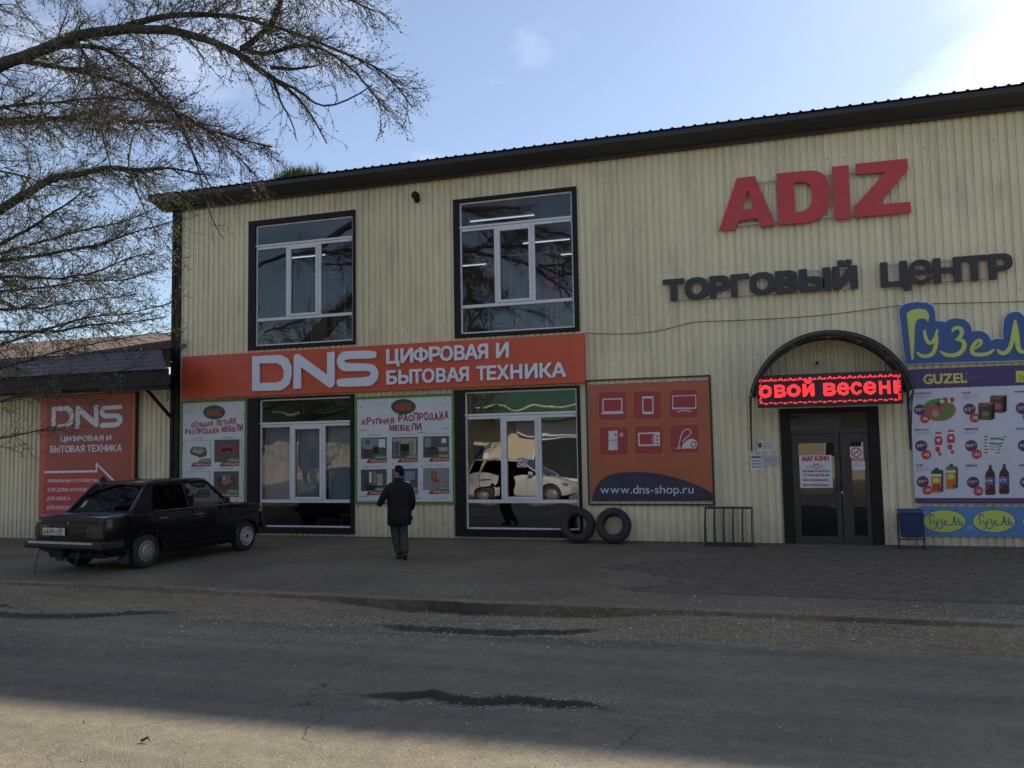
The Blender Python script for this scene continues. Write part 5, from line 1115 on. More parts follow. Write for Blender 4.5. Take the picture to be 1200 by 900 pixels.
# front skirt of stepped metal tile: 5 courses with rounded pans
sk0, sk1 = Vector((0, -1.18, ez_top-.02)), Vector((0, -.36, ez_top+.55)); nC = 5
d = (sk1-sk0)/nC; nrm = Vector((0, -d.z, d.y)).normalized(); 
for c_ in range(nC):
    mb = MB(); pan = .183; x = AX0-.3; row = []
    while x < AX1: row.append(x); x += pan/6
    if row[-1] < AX1-.002: row.append(AX1-.002)
    x = AX1
    while x < AXR-.02: x += pan/6; row.append(min(x, AXR))
    def lim_(x, k): q = AXR+(AX1-.01-AXR)*k/nC; return min(x, q) if x > AX1-.1 else x
    r0 = [(lim_(x, c_), *(sk0+d*c_+nrm*(.009+.006*math.sin(2*math.pi*x/pan)))[1:]) for x in row]; r1 = [(lim_(x, c_+1), *(sk0+d*(c_+1)+nrm*(.003+.006*math.sin(2*math.pi*x/pan)))[1:]) for x in row]; rb = [(lim_(x, c_), *(sk0+d*c_+nrm*(-.002))[1:]) for x in row]
    mb.loft([rb, r0, r1], cap=False, closed=False); mb.build('roof_tile_course', TILEM, ann, smooth=False, recalc=False)
mb = MB(); pr2 = []; x = AX0-.3
while x < AX1-.2: pr2 += [(x, 0), (x+.16, 0), (x+.178, .03), (x+.196, .03), ]; x += .214
pr2.append((AX1-.002, 0))
rdg = onY(100, 397, 7.2).z
mb.loft([[(x, y, z+h) for x, h in pr2] for y, z in ((-.38, sk1.z+.01), (7.2, rdg))], cap=False, closed=False)
mb.loft([[(x, y, z+h) for x, h in pr2] for y, z in ((7.2, rdg), (9.5, rdg-.9))], cap=False, closed=False)
mb.build('upper_roof', BRN, ann, recalc=False)
# strut under the eave at the corner
a = onY(165, 449, -1.0); b = FX(203.5, 488, -.06); mb = MB()
P0 = Vector((a.x, -.9, ez_bot)); P1 = Vector((cx0+.02, -.06, b[1])); dd = (P1-P0)
mb.tube([P0, P1], .04, 4); mb.build('strut', TRIM, ann)
mb = MB(); mb.box(cx0-.9, AXR-.01, -1.09, -1.04, ez_bot-.12, ez_bot-.001); mb.build('eave_beam', TRIM, ann)
# moss and grass on the edge of the roofs
def tuft(name, pts, n, h, lab, mat, seed):
    r = random.Random(seed); mb = MB()
    for i in range(n):
        c = r.choice(pts); b = Vector(c)+Vector((r.gauss(0, .16), r.gauss(0, .07), -.02)); a = r.uniform(0, 6.28); hh = h*r.uniform(.4, 1.1); s = Vector((math.cos(a), math.sin(a), 0)); lean = s*hh*r.uniform(.1, .7); w_ = Vector((-s.y, s.x, 0))*.006
        mb.add([b-w_, b+w_, b+w_*.7+lean*.4+Vector((0, 0, hh*.6)), b-w_*.7+lean*.4+Vector((0, 0, hh*.6)), b+lean+Vector((0, 0, hh))], [(0, 1, 2, 3), (3, 2, 4)])
    tag(mb.build(name, mat, recalc=False), lab, 'grass', kind='stuff')
GRS = M('roof_grass', (0.10, 0.13, 0.03), .8, var=.4, scale=30); MOSS = M('dry_moss', (0.10, 0.085, 0.03), .9, var=.4, scale=20)
c = onY(344, 205, -.45); c2_ = onY(364, 203, -.45); c3_ = onY(330, 209, -.45)
tuft('grass', [(c.x, -.4, zt+.05)]*3+[(c2_.x, -.4, zt+.05), (c3_.x, -.4, zt+.04)], 1100, .33, 'tuft of green grass growing on the dark roof edge', GRS, 3)
tuft('grass', [(onY(u, 220, -.45).x, -.45, zt+.03) for u in range(190, 335, 3)]+[(onY(u, 200, -.45).x, -.45, zt+.03) for u in range(380, 440, 6)], 500, .05, 'thin dry moss and stubble along the left part of the roof edge', MOSS, 4)
tuft('grass', [(x, -1.12, ez_top+.0) for x in [AX1-6+.1*k for k in range(58)]], 900, .06, 'dry moss growing along the eave of the low side wing', MOSS, 5)

# ================================================================ OBJECTS ON THE PAVEMENT
# --- tyres leaning on the wall
def tyre(px, py, r, lean, lab, seed):
    p = onZ(px, py, 0.0); y = -r*math.sin(lean)-.10
    x = FX(px, 600, -.25)[0]; e = empty('tyre', (x, -.09-r*2*math.sin(lean), 0.0), label=lab, cat='tyre', group='old tyres leaning on the wall')
    wd = .105; prof = [(r*.56, -wd*.75), (r*.60, -wd*.95), (r*.74, -wd*1.12), (r*.88, -wd*1.10), (r*.95, -wd*.96), (r*.985, -wd*.78), (r, -wd*.4), (r, wd*.4), (r*.985, wd*.78), (r*.95, wd*.96), (r*.88, wd*1.1), (r*.74, wd*1.12), (r*.60, wd*.95), (r*.56, wd*.75), (r*.585, wd*.3), (r*.585, -wd*.3)]
    rot = Matrix.Rotation(-lean, 4, 'X')
    mb = MB(); mb.lathe(prof, 'y', 44, (0, 0, 0), closed=True); mb.v = [tuple(rot@Vector((a, b, c))+Vector((0, 0, r*math.cos(lean)+wd*math.sin(lean)))) for a, b, c in mb.v]
    o = mb.build('carcass', RUBBER, e); auto_smooth(o, 50)
    mb = MB()
    for k in range(52):
        for s, off in ((-1, 0), (0, .5), (1, .25)):
            a = 2*math.pi*(k+off)/52; c0 = Vector((math.cos(a), 0, math.sin(a))); t = Vector((-math.sin(a), 0, math.cos(a)))
            w0 = s*wd*.56-wd*.22; w1 = s*wd*.56+wd*.22; h = r*2*math.pi/52*.36
            q = [c0*(r+.009 if abs(s) < 1 else r+.004)+t*sg*h+Vector((0, wy, 0)) for sg in (-1, 1) for wy in (w0, w1)]; b_ = [c0*(r-.006)+t*sg*h+Vector((0, wy, 0)) for sg in (-1, 1) for wy in (w0, w1)]
            mb.add([tuple(rot@v+Vector((0, 0, r*math.cos(lean)+wd*math.sin(lean)))) for v in q+b_], [(0, 1, 3, 2), (0, 4, 5, 1), (2, 3, 7, 6), (0, 2, 6, 4), (1, 5, 7, 3)])
    o = mb.build('tread_blocks', RUBBER, e, recalc=False); o['kind'] = 'stuff'
    return e
tyre(676.5, 636, .338, R(12), 'worn black tyre leaning on the dark window frame, left of two', 1)
tyre(718.5, 638, .338, R(13), 'worn black tyre leaning on the cream ribbed sheet below the icon banner', 2)
# --- bicycle rack
ra = onY(827, 640, -.35); rb = onY(882, 641, -.35); rack = empty('bicycle_rack', ((ra.x+rb.x)/2, -.35, 0), label='black metal bicycle rack with upright bars standing left of the door', cat='bicycle rack')
L2 = (rb.x-ra.x)/2; ht = FX(850, 595, -.25)[1]
def rbar(name, pts, w_=.016, parent=rack, mat=IRON):
    mb = MB(); mb.tube(pts, w_, 4); return mb.build(name, mat, parent)
rbar('bottom_rail', [(-L2, -.16, .03), (L2, -.16, .03)], .028); rbar('bottom_rail', [(-L2, .16, .03), (L2, .16, .03)], .02); rbar('top_rail', [(-L2-.0, .10, ht), (L2, .10, ht)], .028)
for s in (-1, 1): rbar('foot', [(s*L2, -.20, .02), (s*L2, .2, .02)], .018)
for k in range(6):
    x = -L2+2*L2*k/5
    rbar('upright', [(x, -.16, .03), (x+.004, -.10, ht*.55), (x+.01, .06, ht*.93), (x+.01, .10, ht)], .021); 
    if k in (0, 5) or True: rbar('upright', [(x, .16, .03), (x, .13, ht*.6), (x+.01, .10, ht)], .016)
# --- blue bin on a folding stand
BLUEB = M('bin_blue_paint', (0.018, 0.035, 0.11), .4, var=.3, scale=9, dirt=.3, dirtcol=(.05, .05, .06))
ba = onY(1052, 641, -.35); bb = onY(1083, 643, -.35); bz = FX(1066, 597, -.35)[1]
bn = empty('litter_bin', ((ba.x+bb.x)/2+.02, -.32, 0), label='dark blue metal litter bin hung on a frame right of the door', cat='litter bin'); hw = (bb.x-ba.x)/2*.86
mb = MB(); zl_ = bz*.30
mb.loft([[(-hw*.86, -.10, zl_), (hw*.86, -.10, zl_), (hw*.86, .12, zl_), (-hw*.86, .12, zl_)], [(-hw, -.15, bz-.02), (hw, -.15, bz-.02), (hw, .16, bz-.02), (-hw, .16, bz-.02)]]); mb.build('bin_body', BLUEB, bn, bevel=.008)
mb = MB(); mb.box(-hw-.012, hw+.012, -.165, -.145, bz-.045, bz); mb.box(-hw-.012, hw+.012, .155, .175, bz-.045, bz); mb.box(-hw-.012, -hw+.008, -.145, .155, bz-.045, bz); mb.box(hw-.008, hw+.012, -.145, .155, bz-.045, bz); mb.build('rim', M('bin_rim_blue', (.02, .07, .20), .4), bn)
for s in (-1, 1):
    mb = MB(); mb.tube([(s*(hw+.02), .0, bz*.9), (s*(hw+.02), .0, .03)], .014, 6); mb.build('post', BLUEB, bn)
    mb = MB(); mb.tube([(s*(hw+.02), -.24, .02), (s*(hw+.02), .22, .02)], .016, 6); mb.build('foot', BLUEB, bn)
mb = MB(); mb.tube([(-hw-.02, 0, .17), (hw+.02, 0, .17)], .012, 6); mb.build('cross_rail', BLUEB, bn)
mb = MB()
for k in range(5):
    a0 = k*1.25; mb.add([(math.cos(a0)*.02, -.150+.0, bz*.68+math.sin(a0)*.02)], []) if False else None
pts = [( .07*math.cos(t*.5)*(.4+t/30), -.146+.0, bz*.68+.08*math.sin(t*.5)*(.4+t/30)) for t in range(16)]
mb.tube([(x, -.10-(z-zl_)*.05/(bz-zl_)-.012, z) for x, _, z in pts], .004, 4); mb.build('scratched_drawing', M('faded_paint', (.10, .12, .15), .6), bn)

# --- person
def skin_obj(name, nodes, edges, mat, parent, sub=2, root=0):
    me = bpy.data.meshes.new(name); me.from_pydata([n[:3] for n in nodes], edges, []); o = bpy.data.objects.new(name, me); COL.objects.link(o)
    md = o.modifiers.new('k', 'SKIN'); me.update()
    if not me.skin_vertices: 
        b = bmesh.new(); b.from_mesh(me); b.verts.layers.skin.verify(); b.to_mesh(me); b.free()
    for i, n in enumerate(nodes):
        sv_ = me.skin_vertices[0].data[i]; r_ = n[3] if hasattr(n[3], '__len__') else (n[3], n[3]); sv_.radius = r_; sv_.use_root = (i == root)
    s2 = o.modifiers.new('s', 'SUBSURF'); s2.levels = sub; s2.render_levels = sub
    m2 = evaluated(o); bpy.data.objects.remove(o); bpy.data.meshes.remove(me); m2.name = name; m2.materials.clear(); m2.materials.append(mat)
    m2.polygons.foreach_set('use_smooth', [True]*len(m2.polygons)); o = bpy.data.objects.new(name, m2); COL.objects.link(o); o.parent = parent; return o
SKIN = M('skin', (.32, .17, .12), .55, var=.08, scale=20, obj=True); JACK = M('black_jacket', (.008, .008, .010), .7, var=.35, scale=9, bump=.7, bscale=7, obj=True, spec=.25)
JEAN = M('dark_jeans', (.045, .046, .050), .8, var=.25, scale=14, bump=.2, bscale=30, obj=True, spec=.2); HAIR = M('dark_hair', (.006, .005, .0045), .9, var=.4, scale=60, bump=.5, bscale=90, obj=True); SHOE = M('black_shoe', (.012, .012, .012), .5, obj=True)
mp_ = onZ(467.5, 655, 0); man = empty('person', (mp_.x, mp_.y+.02, height(mp_.x, mp_.y)), rz=R(30), label='person in a black jacket and dark jeans walking away from the viewer', cat='person')
# local frame: +y = walking direction (away), x = right hand side; height 1.62
s_ = .925
def N(x, y, z, r): return (x*s_, y*s_, z*s_, (r*s_ if not hasattr(r, '__len__') else (r[0]*s_, r[1]*s_)))
bn_ = [N(0, 0, .93, (.15, .105)), N(0, .01, 1.10, (.14, .10)), N(0, .02, 1.28, (.16, .11)), N(0, .02, 1.40, (.09, .07)), N(0, .045, 1.49, .052), N(0, .06, 1.57, .085), N(-.005, .065, 1.63, (.100, .108)), N(-.005, .06, 1.68, (.088, .098)),
       N(-.09, .0, .88, .070), N(-.075, .09, .50, .045), N(.012, -.04, .12, .034), N(.01, -.01, .05, .036), N(-.02, .12, .035, .028),
       N(.09, 0, .88, .070), N(.085, .02, .50, .045), N(.080, -.20, .13, .028), N(.082, -.26, .08, .028), N(.085, -.20, .025, .028),
       N(-.16, .02, 1.37, .040), N(-.30, -.01, 1.16, .044), N(-.37, .12, 1.02, .034), N(-.37, .20, 1.05, .027), N(-.36, .26, 1.08, .03),
       N(.16, .02, 1.37, .040), N(.24, -.04, 1.13, .044), N(.235, .06, .92, .033), N(.22, .10, .85, .026), N(.21, .13, .80, .028)]
ed = [(0, 1), (1, 2), (2, 3), (3, 4), (4, 5), (5, 6), (6, 7), (0, 8), (8, 9), (9, 10), (10, 11), (11, 12), (0, 13), (13, 14), (14, 15), (15, 16), (16, 17), (3, 18), (18, 19), (19, 20), (20, 21), (21, 22), (3, 23), (23, 24), (24, 25), (25, 26), (26, 27)]
def fingers(base_i, d, curl, side):
    b = bn_[base_i]; bx, by, bz_2 = b[0], b[1], b[2]; up = Vector((0, 0, 1)); d = Vector(d).normalized(); lat = d.cross(Vector(curl)).normalized()
    for k, (off, L) in enumerate(((-.028, .060), (-.010, .070), (.010, .066), (.027, .052))):
        i0 = len(bn_); p = Vector((bx, by, bz_2))+lat*off*s_+d*.02
        q = p+d*L*.5; r_ = q+(d*.5+Vector(curl)*.8).normalized()*L*.5
        bn_.append((*p, .009)); bn_.append((*q, .0085)); bn_.append((*r_, .0075)); ed.extend([(base_i, i0), (i0, i0+1), (i0+1, i0+2)])
    i0 = len(bn_); p = Vector((bx, by, bz_2))-d*.02+lat*(-.034)*side; bn_.append((*p, .010)); q = p+(d+Vector(curl)*.5-lat*.5*side).normalized()*.045; bn_.append((*q, .008)); ed.extend([(base_i, i0), (i0, i0+1)])
fingers(22, (.05, .8, .3), (.6, .3, -.4), 1); fingers(27, (-.05, .35, -.9), (-.2, .8, -.2), -1)
body = skin_obj('body', bn_, ed, SKIN, man, 1)
md = body.modifiers.new('r', 'REMESH'); md.mode = 'VOXEL'; md.voxel_size = .0065; md.use_smooth_shade = True
m3 = evaluated(body); m3.materials.clear(); m3.materials.append(SKIN); body.modifiers.clear(); body.data = m3
# head: turned to the left; hair cap, ear, nose as small shapes
hc = Vector((-.005*s_, .065*s_, 1.635*s_))
mb = MB(); rings = []; HN = 28
for j in range(15):
    ph = -.82+j/14*(math.pi/2+.82-.02); rings.append([(hc.x+.079*math.cos(ph)*math.cos(a)*(1+.03*math.sin(a*7+j)), hc.y-.006+.095*math.cos(ph)*math.sin(a)*(1+.02*math.sin(a*9+j*2)), hc.z+.012+.104*math.sin(ph)) for a in [2*math.pi*k/HN for k in range(HN)]])
for j in range(14):
    for k in range(HN):
        a = 2*math.pi*(k+.5)/HN; zz = math.sin(-.82+(j+.5)/14*(math.pi/2+.8))
        if math.sin(a) > .30 and zz < .62: continue
        if abs(math.cos(a)) > .80 and math.sin(a) > -.15 and zz < -.15: continue
        q = [rings[j][k], rings[j][(k+1) % HN], rings[j+1][(k+1) % HN], rings[j+1][k]]; mb.add(q, [(0, 1, 2, 3)])
mb.add(rings[-1], [tuple(range(HN))])
o = mb.build('hair', HAIR, man, smooth=True); hm = o.modifiers.new('t', 'SOLIDIFY'); hm.thickness = .012; hm.offset = -1
mb = MB(); mb.loft([[(hc.x-.045+.01*math.cos(a)*k, hc.y+.083+.012*k*0+.022*(1-k)+.0, hc.z-.012+.02*math.sin(a)*k) for a in (0, 1.57, 3.14, 4.71)] for k in (1, .5, .15)]); mb.build('nose', SKIN, man)
for sx in (-1, 1): mb = MB(); mb.loft([[(hc.x+sx*(.076+.012*q), hc.y-.005+.016*math.cos(a)*(1-.3*q), hc.z-.02+.028*math.sin(a)*(1-.2*q)) for a in [k*.785 for k in range(8)]] for q in (0, 1)]); mb.build('ear', SKIN, man)
for sx in (-1, 1): mb = MB(); mb.lathe([(0, 0), (.008, .003), (.010, .008), (0, .012)], 'y', 8, (hc.x-.022+sx*.022, hc.y+.078, hc.z+.0)); mb.build('eye', BLACK, man)
HR = Matrix.Translation(hc) @ Matrix.Rotation(R(52), 4, 'Z') @ Matrix.Translation(-hc)
for o in man.children:
    if o.name.split('.')[0] in ('hair', 'nose', 'ear', 'eye'): o.data.transform(HR)
# trousers
tn = [N(0, 0, .95, (.155, .105)), N(-.082, .0, .84, .100), N(-.075, .10, .52, .096), N(-.035, .02, .28, .090), N(.015, -.05, .075, .088), N(.082, .0, .84, .100), N(.085, .03, .50, .092), N(.085, -.08, .30, .086), N(.081, -.215, .105, .086)]
skin_obj('trousers', tn, [(0, 1), (1, 2), (2, 3), (3, 4), (0, 5), (5, 6), (6, 7), (7, 8)], JEAN, man, 2)
# jacket: loft of the trunk, then sleeves
def ring(z, rx, ry, cy=0, n=24, cx=0):
    rx, ry = (rx*1.10, ry*1.12) if z < 1.44 else (rx, ry)
    return [((cx+rx*math.copysign(abs(math.cos(a))**.8, math.cos(a)))*s_, (cy+ry*math.copysign(abs(math.sin(a))**.85, math.sin(a)))*s_, z*s_) for a in [2*math.pi*k/n for k in range(n)]]
mb = MB(); rr = [ring(.645, .198, .150, -.005), ring(.665, .207, .158, -.005), ring(.78, .210, .158), ring(.95, .198, .148, .005), ring(1.08, .200, .148, .01), ring(1.20, .212, .150, .015), ring(1.31, .222, .145, .015), ring(1.385, .212, .125, .02), ring(1.43, .165, .105, .025), ring(1.46, .105, .085, .035), ring(1.50, .074, .074, .045), ring(1.525, .072, .074, .05), ring(1.52, .060, .062, .05)]
for k, r_ in enumerate(rr): 
    for i, v in enumerate(r_):
        f_ = .007*math.sin(i*1.9+k*.8)*(1 if k < 9 else .2); l_ = math.hypot(v[0], v[1])+1e-6; r_[i] = (v[0]*(1+f_/l_), v[1]*(1+f_/l_), v[2]+(.012*math.sin(i*.8) if k < 2 else 0))
mb.loft(rr); o = mb.build('jacket', JACK, man, smooth=True)
for sl in ([N(-.135, .02, 1.385, .078), N(-.205, .025, 1.33, .080), N(-.31, -.01, 1.15, .076), N(-.355, .04, 1.05, .068), N(-.372, .125, 1.02, .055)], [N(.135, .02, 1.385, .078), N(.20, .01, 1.32, .080), N(.25, -.045, 1.13, .078), N(.25, .0, 1.0, .070), N(.245, .065, .905, .052)]):
    skin_obj('sleeve', sl, [(0, 1), (1, 2), (2, 3), (3, 4)], JACK, man, 2)
mb = MB(); mb.loft([ring(1.465, .088, .082, .04), ring(1.53, .080, .082, .055), ring(1.535, .070, .070, .055)]); mb.build('collar', JACK, man, smooth=True)
mb = MB(); mb.box(.20*s_, .255*s_, -.10*s_, .12*s_, .73*s_, .80*s_); mb.build('pocket_flap', JACK, man, bevel=.015, seg=2)
def shoe(pts, rs): mb = MB(); mb.tube([Vector(p)*s_ for p in pts], [r*s_ for r in rs], 12); return mb.build('shoe', SHOE, man, smooth=True)
shoe([(.015, -.10, .05), (.012, -.05, .055), (-.005, .06, .045), (-.02, .13, .032), (-.025, .155, .028)], [.03, .048, .045, .038, .015]); shoe([(.082, -.30, .12), (.082, -.275, .10), (.085, -.23, .06), (.088, -.18, .034), (.088, -.155, .028)], [.03, .045, .044, .036, .016])

# --- cars
PAINT = M('dark_plum_paint', (.0040, .0038, .0060), .16, var=.15, scale=6, coat=.3, spec=.3, dirt=.10, dirtcol=(.022, .019, .017), obj=True)
WPAINT = M('white_car_paint', (.62, .61, .58), .3, var=.04, coat=.6, obj=True); CHROME = M('chrome', (.6, .6, .62), .22, metal=1, var=.1, obj=True)
TG = glass('tinted_car_glass', (.012, .012, .014), .0, 0); CG = glass('clear_car_glass', (.50, .53, .53), .02, 0)
def wheel(parent, x, y, r, side, style, w_=.17):
    mb = MB(); mb.lathe([(r*.60, -w_/2), (r*.72, -w_*.56), (r*.88, -w_*.55), (r*.97, -w_*.42), (r, -w_*.2), (r, w_*.2), (r*.97, w_*.42), (r*.88, w_*.55), (r*.72, w_*.56), (r*.60, w_/2)], 'y', 32, (x, y, r)); wh = mb.build('wheel', RUBBER, parent); auto_smooth(wh, 40)
    s = side; mb = MB(); f = y+s*w_*.5
    if style == 'cap':
        mb.lathe([(0, s*.020), (r*.30, s*.018), (r*.36, s*.006), (r*.56, s*.0), (r*.60, s*-.004), (r*.62, s*-.02), (0, s*-.03)], 'y', 32, (x, f, r)); mb.build('hub_cap', M('silver_cap', (.30, .30, .31), .4, metal=.5, var=.1), wh, smooth=False)
        for k in range(20):
            a = 2*math.pi*k/20; c0 = Vector((math.cos(a), 0, math.sin(a))); t = Vector((-math.sin(a), 0, math.cos(a)))*r*.028; mb = MB(); yy = Vector((0, s*.006, 0)); o0 = Vector((x, f, r))
            mb.add([o0+c0*r*.39-t+yy, o0+c0*r*.39+t+yy, o0+c0*r*.54+t*1.3+yy*.8, o0+c0*r*.54-t*1.3+yy*.8], [(0, 1, 2, 3)]); mb.build('cap_slot', M('cap_recess', (.07, .07, .07), .6), wh, recalc=False)
    else:
        mb.lathe([(0, s*.012), (r*.12, s*.012), (r*.18, s*.0), (r*.36, s*.002), (r*.42, s*.008), (r*.54, s*-.008), (r*.58, s*.010), (r*.62, s*.010), (r*.63, s*-.03)], 'y', 32, (x, f, r)); mb.build('rim', M('pale_rim', (.42, .42, .41), .45, metal=.3, var=.15), wh, smooth=False)
        for k in range(12):
            a = 2*math.pi*k/12; c0 = Vector((math.cos(a), 0, math.sin(a))); t = Vector((-math.sin(a), 0, math.cos(a)))*r*.045; mb = MB(); yy = Vector((0, s*.006, 0)); o0 = Vector((x, f, r))
            mb.add([o0+c0*r*.42-t+yy, o0+c0*r*.42+t+yy, o0+c0*r*.51+t+yy, o0+c0*r*.51-t+yy], [(0, 1, 2, 3)]); mb.build('rim_slot', BLACK, wh, recalc=False)
        mb = MB(); mb.lathe([(0, s*.03), (r*.09, s*.028), (r*.11, s*.01)], 'y', 14, (x, f, r)); mb.build('hub', BLACK, wh)
    return wh
def station(x, w, zb, zs, zt, crown=.012, tuck=.03):
    """half ring right side then mirrored; w half width at the belt, zs shoulder"""
    h = [(w-.16, zb), (w-.05, zb+.01), (w-tuck*.6, zb+.07), (w, zb+(zs-zb)*.45), (w, zb+(zs-zb)*.75), (w-.012, zs-.03), (w-.035, zs), (w-.09, zt-.004), (w*.5, zt+crown*.7), (0, zt+crown)]
    return [(x, -y, z) for y, z in h]+[(x, y, z) for y, z in h[::-1][1:]]
def cut_arches(o, centres, r, wdt):
    for (cx, cz) in centres:
        mb = MB(); mb.tube([(cx, -2, cz), (cx, 2, cz)], r, 28); c = mb.build('cutter', BLACK, o.parent); c.hide_render = True; bpy.context.view_layer.update()
        md = o.modifiers.new('b', 'BOOLEAN'); md.object = c; md.operation = 'DIFFERENCE'; md.solver = 'EXACT'; me = evaluated(o); old = o.data; o.modifiers.clear(); o.data = me; bpy.data.objects.remove(c)
    me = o.data; mats = [m for m in me.materials]; me.materials.clear(); me.materials.append(o['_m'] if '_m' in o else PAINT)
def quad(mb, pts): mb.add(pts, [tuple(range(len(pts)))])
def pane(name, mat, pts, parent, th=.0):
    mb = MB(); quad(mb, pts); return mb.build(name, mat, parent, recalc=False)
def bars(name, mat, segs, r, parent, n=4):
    mb = MB(); [mb.tube(s, r, n) for s in segs]; return mb.build(name, mat, parent)

def saloon(loc, rz, sc):
    e = empty('parked_car', loc, rz, label='old dark saloon car parked nose to the wall, seen from its rear right', cat='car'); e.scale = (sc,)*3
    st = [(-2.03, .70, .42, .84, .845), (-2.00, .76, .36, .88, .885), (-1.90, .79, .30, .895, .91), (-1.5, .805, .22, .90, .925), (-1.21, .81, .20, .90, .935), (-.8, .81, .19, .90, .94), (0, .81, .18, .895, .935), (.7, .81, .19, .885, .925), (.85, .808, .19, .88, .915), (1.21, .80, .20, .875, .90), (1.5, .79, .24, .865, .888), (1.64, .78, .30, .845, .868), (1.70, .75, .36, .80, .83)]
    mb = MB(); mb.loft([station(*s) for s in st]); body = mb.build('body', PAINT, e); cut_arches(body, [(-1.21, .30), (1.21, .30)], .305, 2); auto_smooth(body, 28)
    # dark wheel wells and floor
    mb = MB(); mb.box(-1.9, 1.6, -.60, .60, .24, .60); mb.build('underbody', BLACK, e)
    # greenhouse
    def gh(x, w, z): return [(x, -w, z), (x, w, z)]
    RW0, RW1 = (-1.42, .70, .93), (-1.00, .585, 1.375); WS0, WS1 = (.86, .70, .915), (.30, .585, 1.375)
    mb = MB(); mb.loft([[(x, -w, z), (x, -w*.96, z+.025), (x, -w*.5, z+.045), (x, 0, z+.05), (x, w*.5, z+.045), (x, w*.96, z+.025), (x, w, z), (x, 0, z-.01)] for x, w, z in ((-1.05, .57, 1.355), (-.98, .60, 1.375), (-.4, .605, 1.385), (.2, .60, 1.38), (.32, .57, 1.36))]); rf = mb.build('roof', PAINT, e); auto_smooth(rf, 50)
    bars('drip_rail', PAINT, [[(-1.30, s*.69, 1.0), (-1.02, s*.60, 1.36), (-.4, s*.615, 1.378), (.28, s*.60, 1.362), (.55, s*.655, 1.13)] for s in (-1, 1)], .014, e)
    for s in (-1, 1):
        def sd_(x, z, off=0): t = (z-.90)/(1.375-.90); return (x, s*(.755-.155*t+off), z)
        mb = MB(); quad(mb, [sd_(-1.52, .90), sd_(-1.03, 1.375), sd_(-.93, 1.375), sd_(-1.12, .90)]); 
        def prism(name, pts, th=.05):
            mb = MB(); n = len(pts); P = [Vector(p) for p in pts]; Q_ = [Vector((p[0], p[1]-s*th, p[2])) for p in pts]; mb.loft([P, Q_]); return mb.build(name, PAINT, e, bevel=.006)
        prism('rear_pillar', [sd_(-1.50, .90), sd_(-1.06, 1.37), sd_(-.93, 1.37), sd_(-1.08, .90)])
        prism('centre_pillar', [sd_(-.25, .90), sd_(-.28, 1.37), sd_(-.21, 1.37), sd_(-.16, .90)])
        prism('front_pillar', [sd_(.78, .90), sd_(.28, 1.37), sd_(.34, 1.37), sd_(.88, .90)])
        prism('window_frame', [sd_(-1.08, 1.33), sd_(-1.05, 1.375), sd_(.33, 1.375), sd_(.36, 1.33)])
        prism('sill_trim', [sd_(-1.45, .89), sd_(-1.44, .925), sd_(.84, .925), sd_(.86, .89)])
        pane('rear_side_window', TG, [sd_(-1.07, .92, -.02), sd_(-.95, 1.335, -.02), sd_(-.27, 1.335, -.02), sd_(-.24, .92, -.02)], e)
        pane('front_side_window', CG, [sd_(-.17, .92, -.02), sd_(-.22, 1.335, -.02), sd_(.36, 1.335, -.02), sd_(.80, .92, -.02)], e)
        mb = MB(); mb.tube([sd_(.58, .92, -.015), sd_(.57, 1.12, -.015)], .008, 4); mb.build('quarter_bar', BLACK, e)
        bars('waist_strip', CHROME, [[sd_(-1.05, .918, .006), sd_(.80, .918, .006)]], .007, e)
        # door seams
        for x in (-1.02, -.20, .78):
            mb = MB(); mb.box(x-.005, x+.005, s*.800-.012, s*.800+.0135, .30, .885); mb.build('door_seam', BLACK, e)
        mb = MB(); mb.box(-.98, .78, s*.800-.012, s*.80+.0132, .295, .303); mb.build('door_seam', BLACK, e)
        for x in (-.90, -.06):
            mb = MB(); mb.tube([(x-.065, s*.812, .80), (x-.06, s*.845, .80), (x+.06, s*.845, .80), (x+.065, s*.812, .80)], .010, 6); mb.box(x-.075, x-.045, s*.80, s*.80+s*.026, .785, .815); mb.box(x+.045, x+.075, s*.80, s*.80+s*.026, .785, .815); mb.build('door_handle', CHROME, e)
        mb = MB(); mb.lathe([(0, s*.018), (.010, s*.016), (.010, 0)], 'y', 10, (-.02, s*.80, .745)); mb.build('lock', CHROME, e)
        mb = MB(); mb.box(-1.70, 1.5, s*.812-.008, s*.812+.008, .565, .585); mb.build('body_crease', PAINT, e, bevel=.004)
        for cx in (-1.21, 1.21):
            mb = MB(); P_ = [(cx+.315*math.cos(a), s*.803, .30+.315*math.sin(a)) for a in [math.pi*k/16 for k in range(17)]]; mb.tube(P_, .014, 6); mb.build('arch_lip', PAINT, e, smooth=True)
        mb = MB(); mb.box(1.56, 1.62, s*.78, s*.80, .72, .755); mb.build('side_repeater', M('amber_lens', (.65, .16, .02), .3), e)
        mb = MB(); mb.box(-1.62, -1.60, s*.70-.10, s*.70+.09, .13, .34); mb.box(-1.61, -1.60, s*.70-.08, s*.70+.08, .34, .40); mb.build('mud_flap', M('mud_flap_rubber', (.035, .035, .035), .8, var=.3), e)
        # side mirror
        if s < 0:
            mb = MB(); mb.box(.56, .63, s*.76, s*.90, .945, 1.055); m_ = mb.build('side_mirror', BLACK, e, bevel=.02, seg=2); pane('mirror_glass', CHROME, [(.559, s*.775, .96), (.559, s*.885, .96), (.559, s*.885, 1.04), (.559, s*.775, 1.04)], m_)
    pane('rear_window', TG, [(-1.44, .60, .935), (-1.44, -.60, .935), (-1.035, -.525, 1.372), (-1.035, .525, 1.372)], e)
    bars('rear_window_seal', BLACK, [[(-1.45, -.62, .935), (-1.04, -.54, 1.37), (-1.04, .54, 1.37), (-1.45, .62, .935), (-1.45, -.62, .935)]], .012, e)
